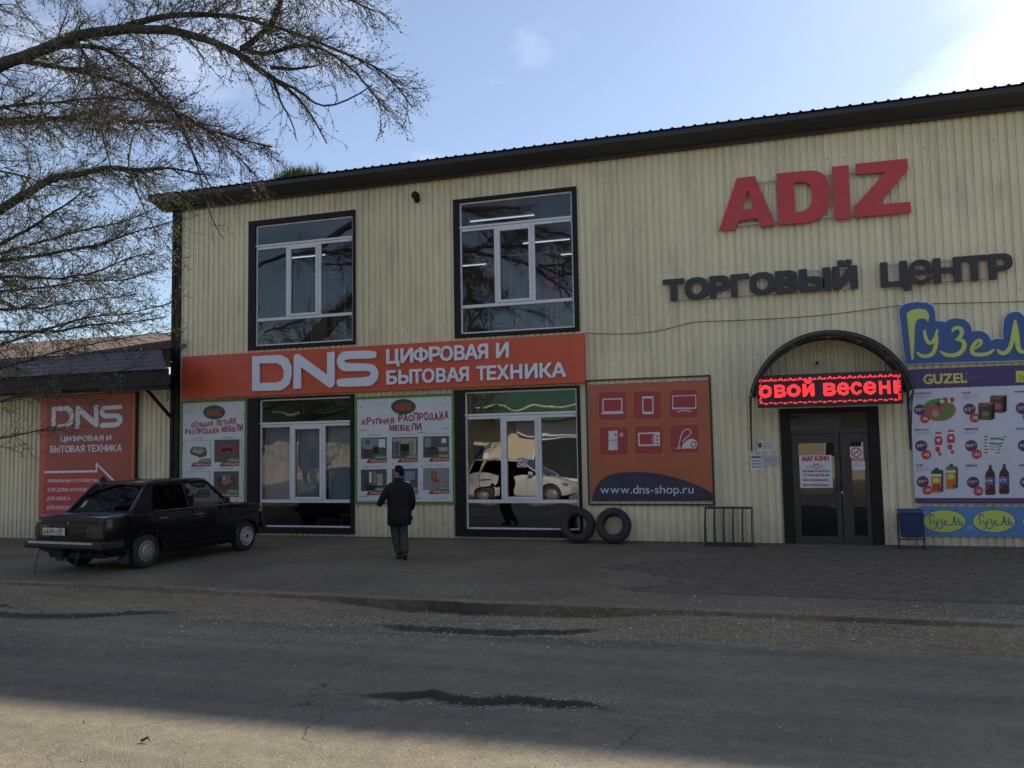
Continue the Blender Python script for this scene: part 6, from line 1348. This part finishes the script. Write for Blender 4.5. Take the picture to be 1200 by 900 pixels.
    bars('rear_window_trim', CHROME, [[(-1.462, -.655, .93), (-1.06, -.565, 1.36)]], .006, e)
    pane('windscreen', CG, [(.86, -.62, .925), (.86, .62, .925), (.31, .53, 1.372), (.31, -.53, 1.372)], e)
    mb = MB(); quad(mb, [(-1.405, .50, .985), (-1.385, .44, 1.005), (-1.30, .44, 1.10), (-1.32, .50, 1.08)]); mb.build('window_sticker', M('pale_sticker', (.42, .44, .16), .5), e, recalc=False)
    # interior: front seats, steering wheel
    for s in (-1, 1):
        mb = MB(); mb.box(.0, .12, s*.34-.20, s*.34+.20, .60, 1.10); mb.box(.03, .11, s*.34-.11, s*.34+.11, 1.11, 1.24); mb.build('front_seat', M('seat_cloth', (.03, .03, .035), .9), e, bevel=.03, seg=2)
    mb = MB(); mb.tube([Vector((.52, .34, .98))+Vector((-.08*math.sin(a)*.6, .18*math.cos(a), .17*math.sin(a))) for a in [2*math.pi*k/20 for k in range(21)]], .012, 6); mb.build('steering_wheel', BLACK, e)
    # rear face
    mb = MB(); mb.box(-2.035, -1.98, -.74, .74, .50, .80); mb.build('rear_panel', PAINT, e, bevel=.012)
    TL = M('tail_lamp_red', (.022, .004, .004), .25, coat=.5)
    for s in (-1, 1):
        mb = MB(); mb.box(-2.052, -2.03, min(s*.40, s*.735), max(s*.40, s*.735), .56, .755); tl = mb.build('tail_lamp', TL, e, bevel=.006)
        mb = MB(); mb.box(-2.056, -2.05, min(s*.40, s*.47), max(s*.40, s*.47), .57, .745); mb.build('reversing_lens', M('smoked_lens', (.018, .015, .015), .3), tl)
        mb = MB(); mb.box(-2.056, -2.05, min(s*.64, s*.73), max(s*.64, s*.73), .57, .745); mb.build('indicator_lens', M('smoked_amber', (.028, .010, .004), .3), tl)
    mb = MB(); mb.loft([[(x, y, z) for y in (0,) for z in (0,)] for x in (0,)]) if False else None
    mb.loft([[(-2.13, y, .395), (-2.175, y, .42), (-2.18, y, .50), (-2.13, y, .525), (-2.03, y, .52), (-2.03, y, .40)] for y in (-.80, .80)]); bp_ = mb.build('rear_bumper', M('bumper_black', (.02, .02, .022), .5, obj=True), e, bevel=.01)
    for s in (-1, 1): mb = MB(); mb.box(-2.17, -1.72, min(s*.795, s*.83), max(s*.795, s*.83), .405, .515); mb.build('bumper_end', MATS['bumper_black'], bp_, bevel=.01)
    mb = MB(); mb.box(-2.188, -2.176, -.66, .72, .482, .515); mb.build('bumper_strip', M('alu_strip', (.42, .43, .46), .3, metal=.8), bp_)
    mb = MB(); mb.box(-2.062, -2.052, -.02+.09, .55, .60, .715); pl = mb.build('number_plate', M('plate_cream', (.62, .60, .50), .45, var=.06), e)
    Yp = -2.0635
    def ptxt(t, a, b, z0, z1, bold=.02):
        vs, fs = glyphs(t, bold, 3); mb = MB(); mb.add([(Yp, a-(a-b)*q[0], z0+(z1-z0)*q[1]) for q in vs], fs); return mb.build('plate_lettering', BLACK, pl, recalc=False)
    for t, a, b, z0, z1 in (('М', .53, .470, .614, .674), ('6', .460, .418, .612, .704), ('4', .410, .364, .612, .704), ('9', .356, .314, .612, .704), ('Х', .306, .262, .614, .674), ('О', .254, .220, .614, .674), ('90', .200, .115, .636, .704)): ptxt(t, a-.0, b-.0, z0, z1)
    mb = MB(); mb.box(-2.0632, -2.0625, .208, .212, .605, .71); mb.box(-2.0632, -2.0625, .12, .19, .610, .622); mb.build('plate_line', BLACK, pl)
    bars('boot_lock', CHROME, [[(-2.045, -.0, .80), (-2.055, 0, .80)]], .012, e, 10); mb = MB(); mb.box(-2.01, -1.995, -.58, -.45, .855, .868); mb.build('boot_badge', M('dull_badge', (.12, .12, .12), .4), e)
    mb = MB(); mb.box(-1.97, -1.96, -.72, .72, .872, .880); mb.box(-1.50, -1.495, -.70, .70, .93, .952); mb.build('boot_seam', BLACK, e)
    # under-bumper clutter and hanging straps
    mb = MB(); mb.box(-2.02, -1.75, .16, .44, .24, .40); mb.tube([(-2.08, -.38, .27), (-1.5, -.38, .25)], .028, 8); mb.box(-1.95, -1.2, -.15, .1, .22, .32); mb.build('exhaust_and_tow_bar', BLACK, e, bevel=.01)
    for y_, ln in ((.56, .30), (-.30, .22)):
        mb = MB(); mb.tube([(-2.10, y_, .40), (-2.13, y_+.015, .25), (-2.14, y_+.05, .10), (-2.15, y_+.04, .02), (-2.19, y_-.06, .006)], .007, 5); mb.build('hanging_strap', M('strap_grey', (.05, .05, .05), .8), e)
    for x, st_ in ((-1.21, 'cap'), (1.21, 'steel')):
        wheel(e, x, -.70, .285, -1, st_); wheel(e, x, .70, .285, 1, 'steel')
    mb = MB(); mb.box(1.68, 1.72, -.72, .72, .55, .78); mb.build('grille', BLACK, e, bevel=.01)
    for s in (-1, 1): mb = MB(); mb.box(1.715, 1.735, s*.52-.16, s*.52+.16, .60, .74); mb.build('headlight', CG, e)
    mb = MB(); mb.box(1.70, 1.80, -.80, .80, .40, .52); mb.build('front_bumper', MATS['bumper_black'], e, bevel=.015)
    mb = MB(); mb.lathe([(.0, .10), (.035, .08), (.055, .04), (.06, 0)], 'z', 14, (-1.02, .42, 1.40)); mb.build('roof_knob', BLACK, e, smooth=True)
    return e
wr_ = onZ(172, 665.5, 0); wf_ = onZ(285.5, 645.5, 0); SC = 1.03
cdir = math.atan2(wf_.y-wr_.y, wf_.x-wr_.x)
cmid = (wr_+wf_)/2; rgt = Vector((math.sin(cdir), -math.cos(cdir), 0)); cpos = cmid-rgt*.75*SC
saloon((cpos.x, cpos.y, height(cpos.x, cpos.y)*.5-.005), cdir, SC)

# ================================================================ ACROSS THE ROAD (behind the camera: seen in the window reflections, and it throws light back)
def hatch(loc, rz, paint, lab):
    e = empty('parked_car', loc, rz, label=lab, cat='car')
    st = [(-1.95, .70, .42, .90, .95, ), (-1.90, .80, .32, .98, 1.02), (-1.5, .85, .22, 1.0, 1.04), (-.6, .86, .19, .98, 1.02), (.5, .86, .19, .95, 1.0), (1.0, .85, .20, .93, .99), (1.6, .83, .24, .84, .90), (1.95, .78, .30, .70, .76), (2.05, .66, .36, .60, .62)]
    mb = MB(); mb.loft([station(*s, .03) for s in st]); b = mb.build('body', paint, e); cut_arches(b, [(-1.25, .31), (1.30, .31)], .37, 2); b.data.materials.clear(); b.data.materials.append(paint); auto_smooth(b, 35)
    mb = MB(); mb.box(-1.8, 1.8, -.64, .64, .26, .62); mb.build('underbody', BLACK, e)
    mb = MB(); mb.loft([[(x, -w, z-.03), (x, -w*.9, z), (x, 0, z+.03), (x, w*.9, z), (x, w, z-.03), (x, 0, z-.05)] for x, w, z in ((-1.75, .56, 1.52), (-1.6, .60, 1.58), (-.6, .62, 1.62), (.1, .60, 1.60), (.35, .56, 1.54))]); r_ = mb.build('roof', paint, e); auto_smooth(r_, 50)
    for s in (-1, 1):
        P = [(-1.88, s*.78, 1.0), (-1.62, s*.60, 1.56), (.25, s*.60, 1.57), (1.15, s*.78, .97)]; pane('side_glass', TG, P, e)
        bars('pillar', paint, [[P[0], P[1]], [(-1.35, s*.785, 1.0), (-1.25, s*.605, 1.56)], [(-.42, s*.785, .99), (-.42, s*.605, 1.58)], [P[2], P[3]], [P[1], P[2]]], .04, e)
        for x in (-1.35, -.42, .62): mb = MB(); mb.box(x-.006, x+.006, s*.85-.01, s*.85+.014, .32, .96); mb.build('door_seam', BLACK, e)
        for x in (-1.2, -.28): mb = MB(); mb.box(x-.08, x+.08, s*.85, s*.885, .83, .86); mb.build('door_handle', paint, e, bevel=.006)
        mb = MB(); mb.box(.72, .86, min(s*.86, s*1.02), max(s*.86, s*1.02), .98, 1.12); mb.build('side_mirror', paint, e, bevel=.03, seg=2)
        mb = MB(); mb.box(1.70, 1.98, min(s*.60, s*.80), max(s*.60, s*.80), .66, .80); mb.build('headlight', CG, e, bevel=.02)
        mb = MB(); mb.box(-1.97, -1.90, min(s*.62, s*.80), max(s*.62, s*.80), .7, 1.0); mb.build('tail_lamp', MATS['tail_lamp_red'], e, bevel=.01)
        for x in (-1.25, 1.30): wheel(e, x, s*.74, .315, s, 'cap', .19)
    pane('windscreen', TG, [(1.15, -.72, .985), (1.15, .72, .985), (.36, .55, 1.55), (.36, -.55, 1.55)], e); pane('rear_window', TG, [(-1.90, -.66, 1.03), (-1.90, .66, 1.03), (-1.74, .54, 1.50), (-1.74, -.54, 1.50)], e)
    return e
hatch((-9.0, -13.0, -.09), R(3), M('grey_white_paint', (.44, .44, .43), .3, var=.04, coat=.6, obj=True), 'white hatchback parked across the road, mirrored in the lower right shop window')
OPB = empty('opposite_shop', (0, -30, 0), label='beige shop with a green roof and blue letters across the road, seen mirrored in windows', cat='building')
BW = M('beige_render', (.50, .43, .32), .85, var=.12, scale=.6); GRNR = M('green_roof_sheet', (.028, .080, .042), .5, var=.12, scale=1)
mb = MB(); mb.box(-34, 22, -38, -27.5, -.2, 4.3); o = mb.build('wall', BW, OPB); at_parent(o)
def ribroof(y0, z0, y1, z1, xa, xb, mat, name):
    pr3 = []; x = xa
    while x < xb: pr3 += [(x, 0), (x+.15, 0), (x+.17, .03), (x+.2, .03)]; x += .22
    mb = MB(); mb.loft([[(x, y, z+h) for x, h in pr3] for y, z in ((y0, z0), (y1, z1))], cap=False, closed=False); o = mb.build(name, mat, OPB, recalc=False); return at_parent(o)
ribroof(-26.3, 3.75, -33, 6.3, -34.3, 22.3, GRNR, 'roof'); ribroof(-33, 6.3, -38.5, 4.2, -34.3, 22.3, GRNR, 'roof')
mb = MB(); mb.box(-34.3, 22.3, -26.36, -26.3, 3.35, 3.82); at_parent(mb.build('green_fascia', GRNR, OPB))
for k in range(11):
    x = -32+k*4.9; mb = MB(); mb.box(x-.05, x+1.75, -27.56, -27.45, .95, 2.35) if k % 2 else mb.box(x, x+2.6, -27.56, -27.45, .3, 2.5); f_ = at_parent(mb.build('window', PVC, OPB))
    mb = MB(); (mb.box(x+.05, x+1.65, -27.50, -27.43, 1.05, 2.25) if k % 2 else mb.box(x+.12, x+2.48, -27.50, -27.43, .42, 2.38)); o = mb.build('pane', M('dark_pane', (.03, .035, .04), .12), f_)
for i, (t, xa, xb) in enumerate((('О', -20.3, -18.9), ('Н', -18.2, -17.0))):
    vs, fs = glyphs(t, .03, 3); mb = MB(); plate(mb, [(xa+(xb-xa)*(1-q[0]), 2.62+1.0*q[1]) for q in vs], fs, -27.42, -.05); at_parent(mb.build('letter', BLUES, OPB))
mb = MB(); mb.box(-13.5, -9.2, -27.45, -27.35, 2.5, 3.3); at_parent(mb.build('sign_panel', WHITEP, OPB)); mb = MB(); mb.box(-9.1, -6.5, -27.45, -27.35, 2.5, 3.3); at_parent(mb.build('sign_panel', BLUES, OPB)); mb = MB(); mb.box(-4, 3, -27.45, -27.35, 2.55, 3.3); at_parent(mb.build('sign_panel', WHITEP, OPB)); mb = MB(); mb.box(-27, -22, -27.45, -27.35, 2.55, 3.3); at_parent(mb.build('sign_panel', WHITEP, OPB))

# ================================================================ TREES
BARK = M('grey_brown_bark', (.045, .037, .029), .9, var=.35, scale=9, bump=.6, bscale=25); TWIG = M('twig_bark', (.055, .042, .032), .85, var=.3, scale=15)
BUD = M('olive_buds', (.17, .175, .05), .7, var=.35, scale=12); BUDR = M('reddish_buds', (.11, .06, .045), .7, var=.35, scale=12)
def tubes_np(paths, n):
    V = []; F = []; o = 0
    for P, r in paths:
        k = len(P); P = np.asarray(P, float); T = np.gradient(P, axis=0); T /= np.linalg.norm(T, axis=1)[:, None]+1e-9
        ref = np.array([0.31, 0.2, 0.93]); A = np.cross(T, ref); A /= np.linalg.norm(A, axis=1)[:, None]+1e-9; B = np.cross(T, A); a = np.arange(n)*2*np.pi/n
        rr = np.asarray(r)[:, None, None]; ring = P[:, None, :]+rr*(A[:, None, :]*np.cos(a)[None, :, None]+B[:, None, :]*np.sin(a)[None, :, None])
        V.append(ring.reshape(-1, 3)); i, j = np.meshgrid(np.arange(k-1), np.arange(n), indexing='ij'); j2 = (j+1) % n
        F.append(np.stack([i*n+j, i*n+j2, (i+1)*n+j2, (i+1)*n+j], -1).reshape(-1, 4)+o); o += k*n
    return np.concatenate(V), np.concatenate(F)
def np_mesh(name, V, F, mat, parent, smooth=True):
    me = bpy.data.meshes.new(name); me.vertices.add(len(V)); me.vertices.foreach_set('co', V.astype(np.float32).ravel()); q = F.shape[1]
    me.loops.add(F.size); me.loops.foreach_set('vertex_index', F.ravel().astype(np.int32)); me.polygons.add(len(F)); me.polygons.foreach_set('loop_start', np.arange(0, F.size, q, dtype=np.int32)); me.polygons.foreach_set('loop_total', np.full(len(F), q, dtype=np.int32))
    me.update(calc_edges=True); me.materials.append(mat)
    if smooth: me.polygons.foreach_set('use_smooth', [True]*len(F))
    o = bpy.data.objects.new(name, me); COL.objects.link(o); o.parent = parent; return o
def resample(P, step):
    P = [np.asarray(p, float) for p in P]; out = [P[0]]
    for a, b in zip(P, P[1:]):
        n = max(1, int(np.linalg.norm(b-a)/step)); out += [a+(b-a)*i/n for i in range(1, n+1)]
    return out
def smoothp(P, it=2):
    P = np.array(P)
    for _ in range(it): P[1:-1] = P[1:-1]*.5+(P[:-2]+P[2:])*.25
    return P
class Tree:
    def __init__(s, seed): s.r = np.random.default_rng(seed); s.lim = []; s.sec = []; s.tw = []; s.bp = []
    def grow(s, p, d, L, r0, droop, wob, n=None, up=0.0, out=None):
        n = n or max(4, int(L/.14)); P = [np.array(p, float)]; d = np.array(d, float); d /= np.linalg.norm(d)+1e-9; st = L/n; wv = s.r.normal(0, 1, 3)
        for i in range(n):
            wv = wv*.75+s.r.normal(0, 1, 3)*.66; d = d+wv*wob*math.sqrt(st)+np.array([0, 0, -droop*st+up*st*(i/n)]); d /= np.linalg.norm(d); P.append(P[-1]+d*st)
        P = np.array(P); rr = r0*(1-np.linspace(0, .88, len(P))); 
        return P, rr
    def side(s, P, i): 
        t = P[min(i+1, len(P)-1)]-P[max(i-1, 0)]; t /= np.linalg.norm(t)+1e-9; v = s.r.normal(0, 1, 3); v -= t*v.dot(t); v /= np.linalg.norm(v)+1e-9; return t, v
def build_tree(e, limbs, seed, spacing, fine, bud_size, box=None, bud_r=None, tw=(.0042, .0028)):
    """limbs: list of (points, radii). Adds side branches, twigs and buds."""
    T = Tree(seed); r = T.r; sec = []; ter = []; qua = []; buds = []; budr = []
    for li, (P, R_, opt) in enumerate(limbs):
        n = len(P); L = sum(np.linalg.norm(P[i+1]-P[i]) for i in range(n-1)); k = int(L/spacing*opt.get('dens', 1))
        for q in range(k):
            t = opt.get('from', .08)+(1-opt.get('from', .08))*(q+r.random())/k; i = min(n-2, int(t*(n-1))); tan, sd = T.side(P, i)
            bias = np.array(opt.get('bias', (.25, 0, -.1))); d = tan*(.55+.5*t)+sd*r.uniform(.35, .95)+bias
            Ln = r.uniform(.55, 1.5)*opt.get('len', 1)*(1.15-.55*t); r0 = min(R_[i]*.55, .005+.007*Ln)
            S_, rs = T.grow(P[i], d, Ln, r0, opt.get('droop', .25), .38); sec.append((S_, rs)); bl = budr if opt.get('red') and t > .55 else buds
            m = int(Ln/.085*fine)
            for w_ in range(m):
                u = .1+.9*(w_+r.random())/m; j = min(len(S_)-2, int(u*(len(S_)-1))); ta, s2 = T.side(S_, j); L3 = r.uniform(.18, .55)*(1.2-.5*u)*opt.get('tl', 1)
                Q3, r3 = T.grow(S_[j], ta*.9+s2*r.uniform(.4, .9)+bias*.4, L3, tw[0], .35*opt.get('droop', .25)+opt.get('tdroop', 0), .5, n=5); ter.append((Q3, r3))
                for x in range(int(r.integers(1, 4))):
                    jj = int(r.integers(1, 5)); tb, s3 = T.side(Q3, jj); Q4, r4 = T.grow(Q3[jj], tb+s3*r.uniform(.4, .9), r.uniform(.06, .22), tw[1], .2, .5, n=3); qua.append((Q4, r4))
                    for pt in Q4[1:]: bl.append((pt, tb))
                for pt in Q3[1:]: bl.append((pt, ta))
            
    lim = [(P, R_) for P, R_, o in limbs]
    for P, R_ in lim:
        V, F = tubes_np([(P, R_)], 8); np_mesh('limb', V, F, BARK, e)
    sec.sort(key=lambda s: -s[1][0]*len(s[0])); 
    for s in sec[:200]: V, F = tubes_np([s], 5); np_mesh('branch', V, F, BARK, e)
    if sec[200:]: V, F = tubes_np(sec[200:], 4); np_mesh('branches', V, F, BARK, e)['kind'] = 'stuff'
    V, F = tubes_np(ter+qua, 3); np_mesh('twigs', V, F, TWIG, e, False)['kind'] = 'stuff'
    for nm, L, mt in (('buds', buds, BUD), ('reddish_buds', budr, BUDR)):
        if not L: continue
        P = np.array([b[0] for b in L]); keep = r.random(len(P)) < .85; P = P[keep]; n = len(P); a = r.normal(0, 1, (n, 3)); a /= np.linalg.norm(a, axis=1)[:, None]; b = r.normal(0, 1, (n, 3)); b -= a*(a*b).sum(1)[:, None]; b /= np.linalg.norm(b, axis=1)[:, None]
        sz = (bud_size*r.uniform(.4, 1.25, n))[:, None]; P = P+a*sz*.6
        V = np.stack([P-a*sz, P+b*sz*.42, P+a*sz, P-b*sz*.42], 1).reshape(-1, 3); np_mesh(nm, V, np.arange(4*n).reshape(-1, 4), mt, e, False)['kind'] = 'stuff'
PXR = 1/78.0
def limb(pts, y0, y1, r0, r1, **o):
    n = len(pts); P = []
    for i, (u, v) in enumerate(pts):
        t = i/(n-1); P.append(np.array(onY(u, v, y0+(y1-y0)*t+.12*math.sin(3.1*t+u*.01))))
    P = smoothp(resample(P, .12), 3); T_ = np.linspace(0, 1, len(P)); rad = (r0+(r1-r0)*T_**.8)*PXR*.86
    g = np.random.default_rng(int(abs(pts[0][0]*7+pts[0][1]*13+len(pts)))); P = P+np.cumsum(g.normal(0, .006, P.shape), 0)*np.sin(T_*np.pi)[:, None]*1.0
    return (P, rad, o)
LB = [
    limb([(-330, 420), (-200, 240), (-90, 130), (0, 75), (44, 60), (89, 42), (147, 30), (204, 34), (249, 48), (282, 62), (296, 77), (312, 89), (322, 93)], -7.4, -7.4, 17, 3.6, dens=.7, **{'from': .35}),
    limb([(322, 93), (340, 105), (357, 119), (364, 131), (375, 149), (383, 168)], -7.4, -7.0, 3.0, .8, dens=.35, len=.35),
    limb([(284, 57), (310, 40), (329, 21), (332, 0), (336, -45)], -7.4, -7.9, 4.2, 3, dens=1.1, len=.8),
    limb([(150, 30), (190, 18), (240, 17), (287, 20), (322, 31), (352, 38), (380, 51), (415, 65), (443, 77), (459, 93), (473, 110), (484, 127)], -7.4, -6.5, 4.5, .9, dens=1.2, len=.62, bias=(.3, 0, -.02)),
    limb([(290, 60), (310, 64), (338, 56), (361, 51), (385, 63), (408, 79), (427, 98), (441, 117), (455, 131)], -7.4, -7.9, 3, .8, dens=1.1, len=.55, droop=.5),
    limb([(317, 79), (333, 82), (357, 79), (372, 77)], -7.4, -7.0, 2.6, 1, dens=.6, len=.35),
    limb([(322, 93), (343, 101), (354, 105), (363, 115), (375, 124), (392, 125), (406, 120), (422, 110), (436, 100)], -7.4, -8.1, 2.4, .7, dens=.35, len=.3),
    limb([(320, 92), (326, 117), (333, 131), (345, 138), (347, 163)], -7.4, -7.7, 2.0, .6, dens=.3, len=.25),
    limb([(-150, 60), (-30, -10), (60, -30), (170, -40), (300, -42)], -7.0, -6.6, 12, 4, dens=1.1, bias=(.2, 0, -.35), **{'from': .2}),
    limb([(170, -40), (250, -30), (330, -22), (400, -8), (440, 14)], -7.0, -6.8, 4, 1, dens=1.4, len=.6, bias=(.2, 0, -.25)),
    limb([(60, -60), (200, -80), (330, -60), (420, -25)], -8.0, -8.2, 6, 1.6, dens=1.2, bias=(.2, 0, -.45)),
    limb([(-260, 480), (-120, 340), (-40, 272), (0, 248), (36, 222), (60, 208), (92, 204), (125, 196), (160, 200), (200, 196), (235, 205)], -6.2, -6.0, 19, .9, dens=.9, **{'from': .35}),
    limb([(-200, 235), (-100, 170), (-40, 148), (0, 142), (44, 140), (89, 134), (120, 126), (150, 140), (178, 141), (222, 138), (250, 153), (290, 165), (318, 172)], -5.4, -5.2, 8, 1.2, dens=1.1, red=True, len=.8, **{'from': .35}),
    limb([(60, 55), (115, 53), (142, 67), (169, 82), (184, 102), (200, 124), (225, 150), (240, 175)], -7.4, -6.6, 4, 1, dens=1.1, len=.7, red=True),
    limb([(30, 72), (80, 82), (115, 89), (142, 96), (169, 109), (200, 127), (231, 142), (255, 160), (285, 190), (300, 205)], -7.4, -5.9, 4, .9, dens=1.3, len=.75, red=True, droop=.1),
    limb([(90, 45), (110, 90), (120, 130), (124, 165), (130, 195)], -7.4, -7.8, 2.2, .7, dens=1.1, len=.6),
    limb([(-60, 320), (0, 286), (37, 268), (73, 244), (98, 224)], -6.6, -6.9, 4, .9, dens=.8, len=.8),
    limb([(-60, 310), (0, 298), (24, 290), (73, 276), (110, 266), (147, 259), (171, 249), (190, 240)], -5.0, -4.6, 3.5, .7, dens=1.2, len=.6, droop=.0),
    limb([(-60, 315), (0, 306), (49, 301), (98, 292), (127, 284), (152, 273), (181, 266), (203, 259)], -6.4, -6.6, 4, .7, dens=1.3, len=.6, droop=.0),
    limb([(-60, 350), (0, 342), (49, 337), (98, 330), (147, 330), (181, 317)], -5.6, -5.0, 3.2, .6, dens=1.3, len=.65, droop=.0),
    limb([(-60, 335), (0, 322), (60, 322), (110, 318), (150, 300), (185, 296)], -7.4, -7.4, 2.8, .6, dens=1.2, len=.6, droop=.0),
    limb([(-60, 425), (0, 403), (49, 386), (86, 374), (117, 369), (152, 366), (205, 354)], -6.0, -5.4, 3, .6, dens=.9, len=.6, droop=.0),
    limb([(-60, 392), (0, 388), (61, 388), (110, 381), (156, 378), (196, 371)], -7.0, -7.0, 3, .6, dens=.9, len=.55, droop=.0),
    limb([(-50, 360), (0, 362), (50, 358), (100, 350), (160, 345)], -4.8, -4.4, 2.6, .6, dens=1.1, len=.6, droop=.05),
    limb([(-60, 455), (0, 432), (60, 415), (130, 400), (190, 388)], -5.0, -4.6, 2.6, .5, dens=.8, len=.5, droop=.05),
    limb([(-60, 495), (0, 470), (50, 456), (110, 441), (165, 428)], -5.6, -5.0, 2.4, .5, dens=.6, len=.5, droop=.05),
    limb([(-60, 440), (0, 450), (60, 462), (120, 468)], -6.5, -6.3, 2.2, .5, dens=.5, len=.5, droop=.1),
    limb([(-60, 520), (0, 512), (45, 500), (90, 498)], -6.0, -5.6, 2, .5, dens=.5, len=.5, droop=.1),
    limb([(205, 130), (224, 180), (230, 199), (235, 220), (242, 242), (250, 265), (262, 280)], -6.2, -6.0, 1.9, .6, dens=.35, len=.25),
    limb([(208, 135), (226, 180), (236, 201), (244, 217), (257, 234), (269, 242)], -6.2, -5.8, 1.9, .6, dens=.35, len=.25),
    limb([(150, 180), (153, 205), (170, 245), (185, 275), (200, 292), (218, 312)], -5.6, -5.3, 1.6, .5, dens=.4, len=.25),
    limb([(200, 112), (180, 130), (160, 152), (152, 175), (151, 198)], -7.6, -8.4, 1.6, 1.0, dens=.2, len=.3),
    limb([(150, 195), (180, 228), (205, 226), (225, 236)], -5.4, -5.2, 1.5, .6, dens=1.0, len=.45, droop=-.1),
]
# fill-in limbs of the dense part of the crown
g2 = random.Random(12)
for k in range(3):
    u0, v0 = g2.uniform(-110, -30), g2.uniform(-20, 215); du = g2.uniform(160, 330)*(1 if v0 < 220 else .85); dv = g2.uniform(-30, 30); yy = g2.uniform(-8.4, -4.8)
    LB.append(limb([(u0, v0), (u0+du*.35, v0+dv*.2-6), (u0+du*.7, v0+dv*.7-2), (u0+du, v0+dv+8)], yy, yy+g2.uniform(-.6, .6), 2.6, .6, dens=.9, len=.75, red=(k % 4 == 0), droop=g2.uniform(0, .4)))
tb = onY(-330, 420, -7.0)
tree = empty('street_tree', (0, 0, 0), label='large budding street tree reaching in from the left with drooping twigs', cat='tree')
tp = [Vector((tb.x-.6, -7.0, -.3)), Vector((tb.x-.5, -7.0, .3)), Vector((tb.x-.45, -6.9, 1.4)), Vector((tb.x-.2, -7.0, 2.6)), Vector((tb.x, -7.2, tb.z)), Vector(LB[0][0][3])]
mb = MB(); mb.tube(tp, [.48, .36, .32, .30, .27, .2], 16); mb.build('trunk', BARK, tree, smooth=True)
mb = MB(); mb.tube([tp[3], (tp[3]+Vector(LB[11][0][0]))/2+Vector((0, 0, .1)), Vector(LB[11][0][0])], [.28, .26, .24], 12); mb.build('limb', BARK, tree, smooth=True)
build_tree(tree, LB, 5, .095, 1.12, .0195, tw=(.0046, .0034))
mb = MB(); a = onY(-14, 346, -4.5); b = onY(17.5, 361, -4.5); mb.tube([a, a.lerp(b, .5)+Vector((0, 0, .01)), b], [.05, .045, .038], 10); mb.build('broken_limb', M('pale_dead_wood', (.20, .11, .06), .85, var=.35, scale=14), tree)
LB = None
# trees across the road, only ever seen in the panes
def far_tree(x, y, seed, lab):
    e = empty('roadside_tree', (x, y, -.3), label=lab, cat='tree', group='bare trees across the road'); r = np.random.default_rng(seed); L = []
    tr = np.array([[0, 0, 0], [.1, 0, 2], [0, .1, 4.2], [.1, 0, 6.5], [0, 0, 9]], float); tr = smoothp(resample(list(tr), .4), 2); L.append((tr, np.linspace(.26, .06, len(tr)), dict(dens=.25, len=1.4)))
    for k in range(16):
        h = r.uniform(2.8, 8.4); a = r.uniform(0, 6.28); ln = r.uniform(2.0, 4.2)*(1.2-h/14); p0 = np.array([0, 0, h]); d = np.array([math.cos(a), math.sin(a), r.uniform(.3, 1.0)]); T = Tree(seed*31+k); P, R_ = T.grow(p0, d, ln, .07, -.05, .25, n=16); L.append((P, R_, dict(dens=.42, len=1.3, bias=(0, 0, .25), tl=1.5)))
    build_tree(e, L, seed, .12, .45, .03, tw=(.011, .008)); return e
ft = far_tree(-25, -24.6, 3, 'bare tree across the road, mirrored in the upper left window')
def copy_at(e, x, y, rz, sc, lab): c = copy_tree(e); c.location = (x, y, -.3); c.rotation_euler.z = rz; c.scale = (sc,)*3; c['label'] = lab; return c
copy_at(ft, -15.5, -25.2, 2.1, 1.12, 'bare tree across the road, mirrored in the upper right window'); copy_at(ft, -19.5, -26, 4.0, 1.0, 'bare tree across the road between two others'); copy_at(ft, -30, -25.5, 1.0, 1.1, 'bare tree across the road, farthest to the west')

# small litter on the road and a branch piece
def debris(px, py, L, lab, mat, z=-.06):
    p = onZ(px, py, z); h = height(p.x, p.y); e = MB(); e.tube([(p.x, p.y, h+.012), (p.x+L*.5, p.y+.03, h+.03), (p.x+L, p.y+.01, h+.01)], [.010, .008, .003], 5); tag(e.build('fallen_twig', mat), lab, 'twig')
debris(-3, 712, .24, 'short dark twig lying on the verge near the left edge', BLACK); debris(165, 869, .07, 'small brown twig scrap lying on the sunlit road', TWIG)

# dry leaves and dust clumps blown against the foot of the wall
r9 = random.Random(44); mb = MB()
for k in range(520):
    x = r9.uniform(-13.5, 5.2); y = -.03-abs(r9.gauss(0, .16)) if r9.random() < .75 else r9.uniform(-5.5, -.3); L = r9.uniform(.008, .028); a = r9.uniform(0, 6.28); z = height(x, y)+.012; ca, sa_ = math.cos(a)*L, math.sin(a)*L
    mb.add([(x-ca, y-sa_, z), (x+sa_*.5, y-ca*.5, z+L*.35), (x+ca, y+sa_, z+L*.1), (x-sa_*.5, y+ca*.5, z+L*.2)], [(0, 1, 2, 3)])
tag(mb.build('dry_leaves', M('dry_leaf', (.12, .085, .045), .9, var=.5, scale=7), recalc=False), 'dry brown leaf scraps blown against the foot of the facade', 'leaves', kind='stuff')
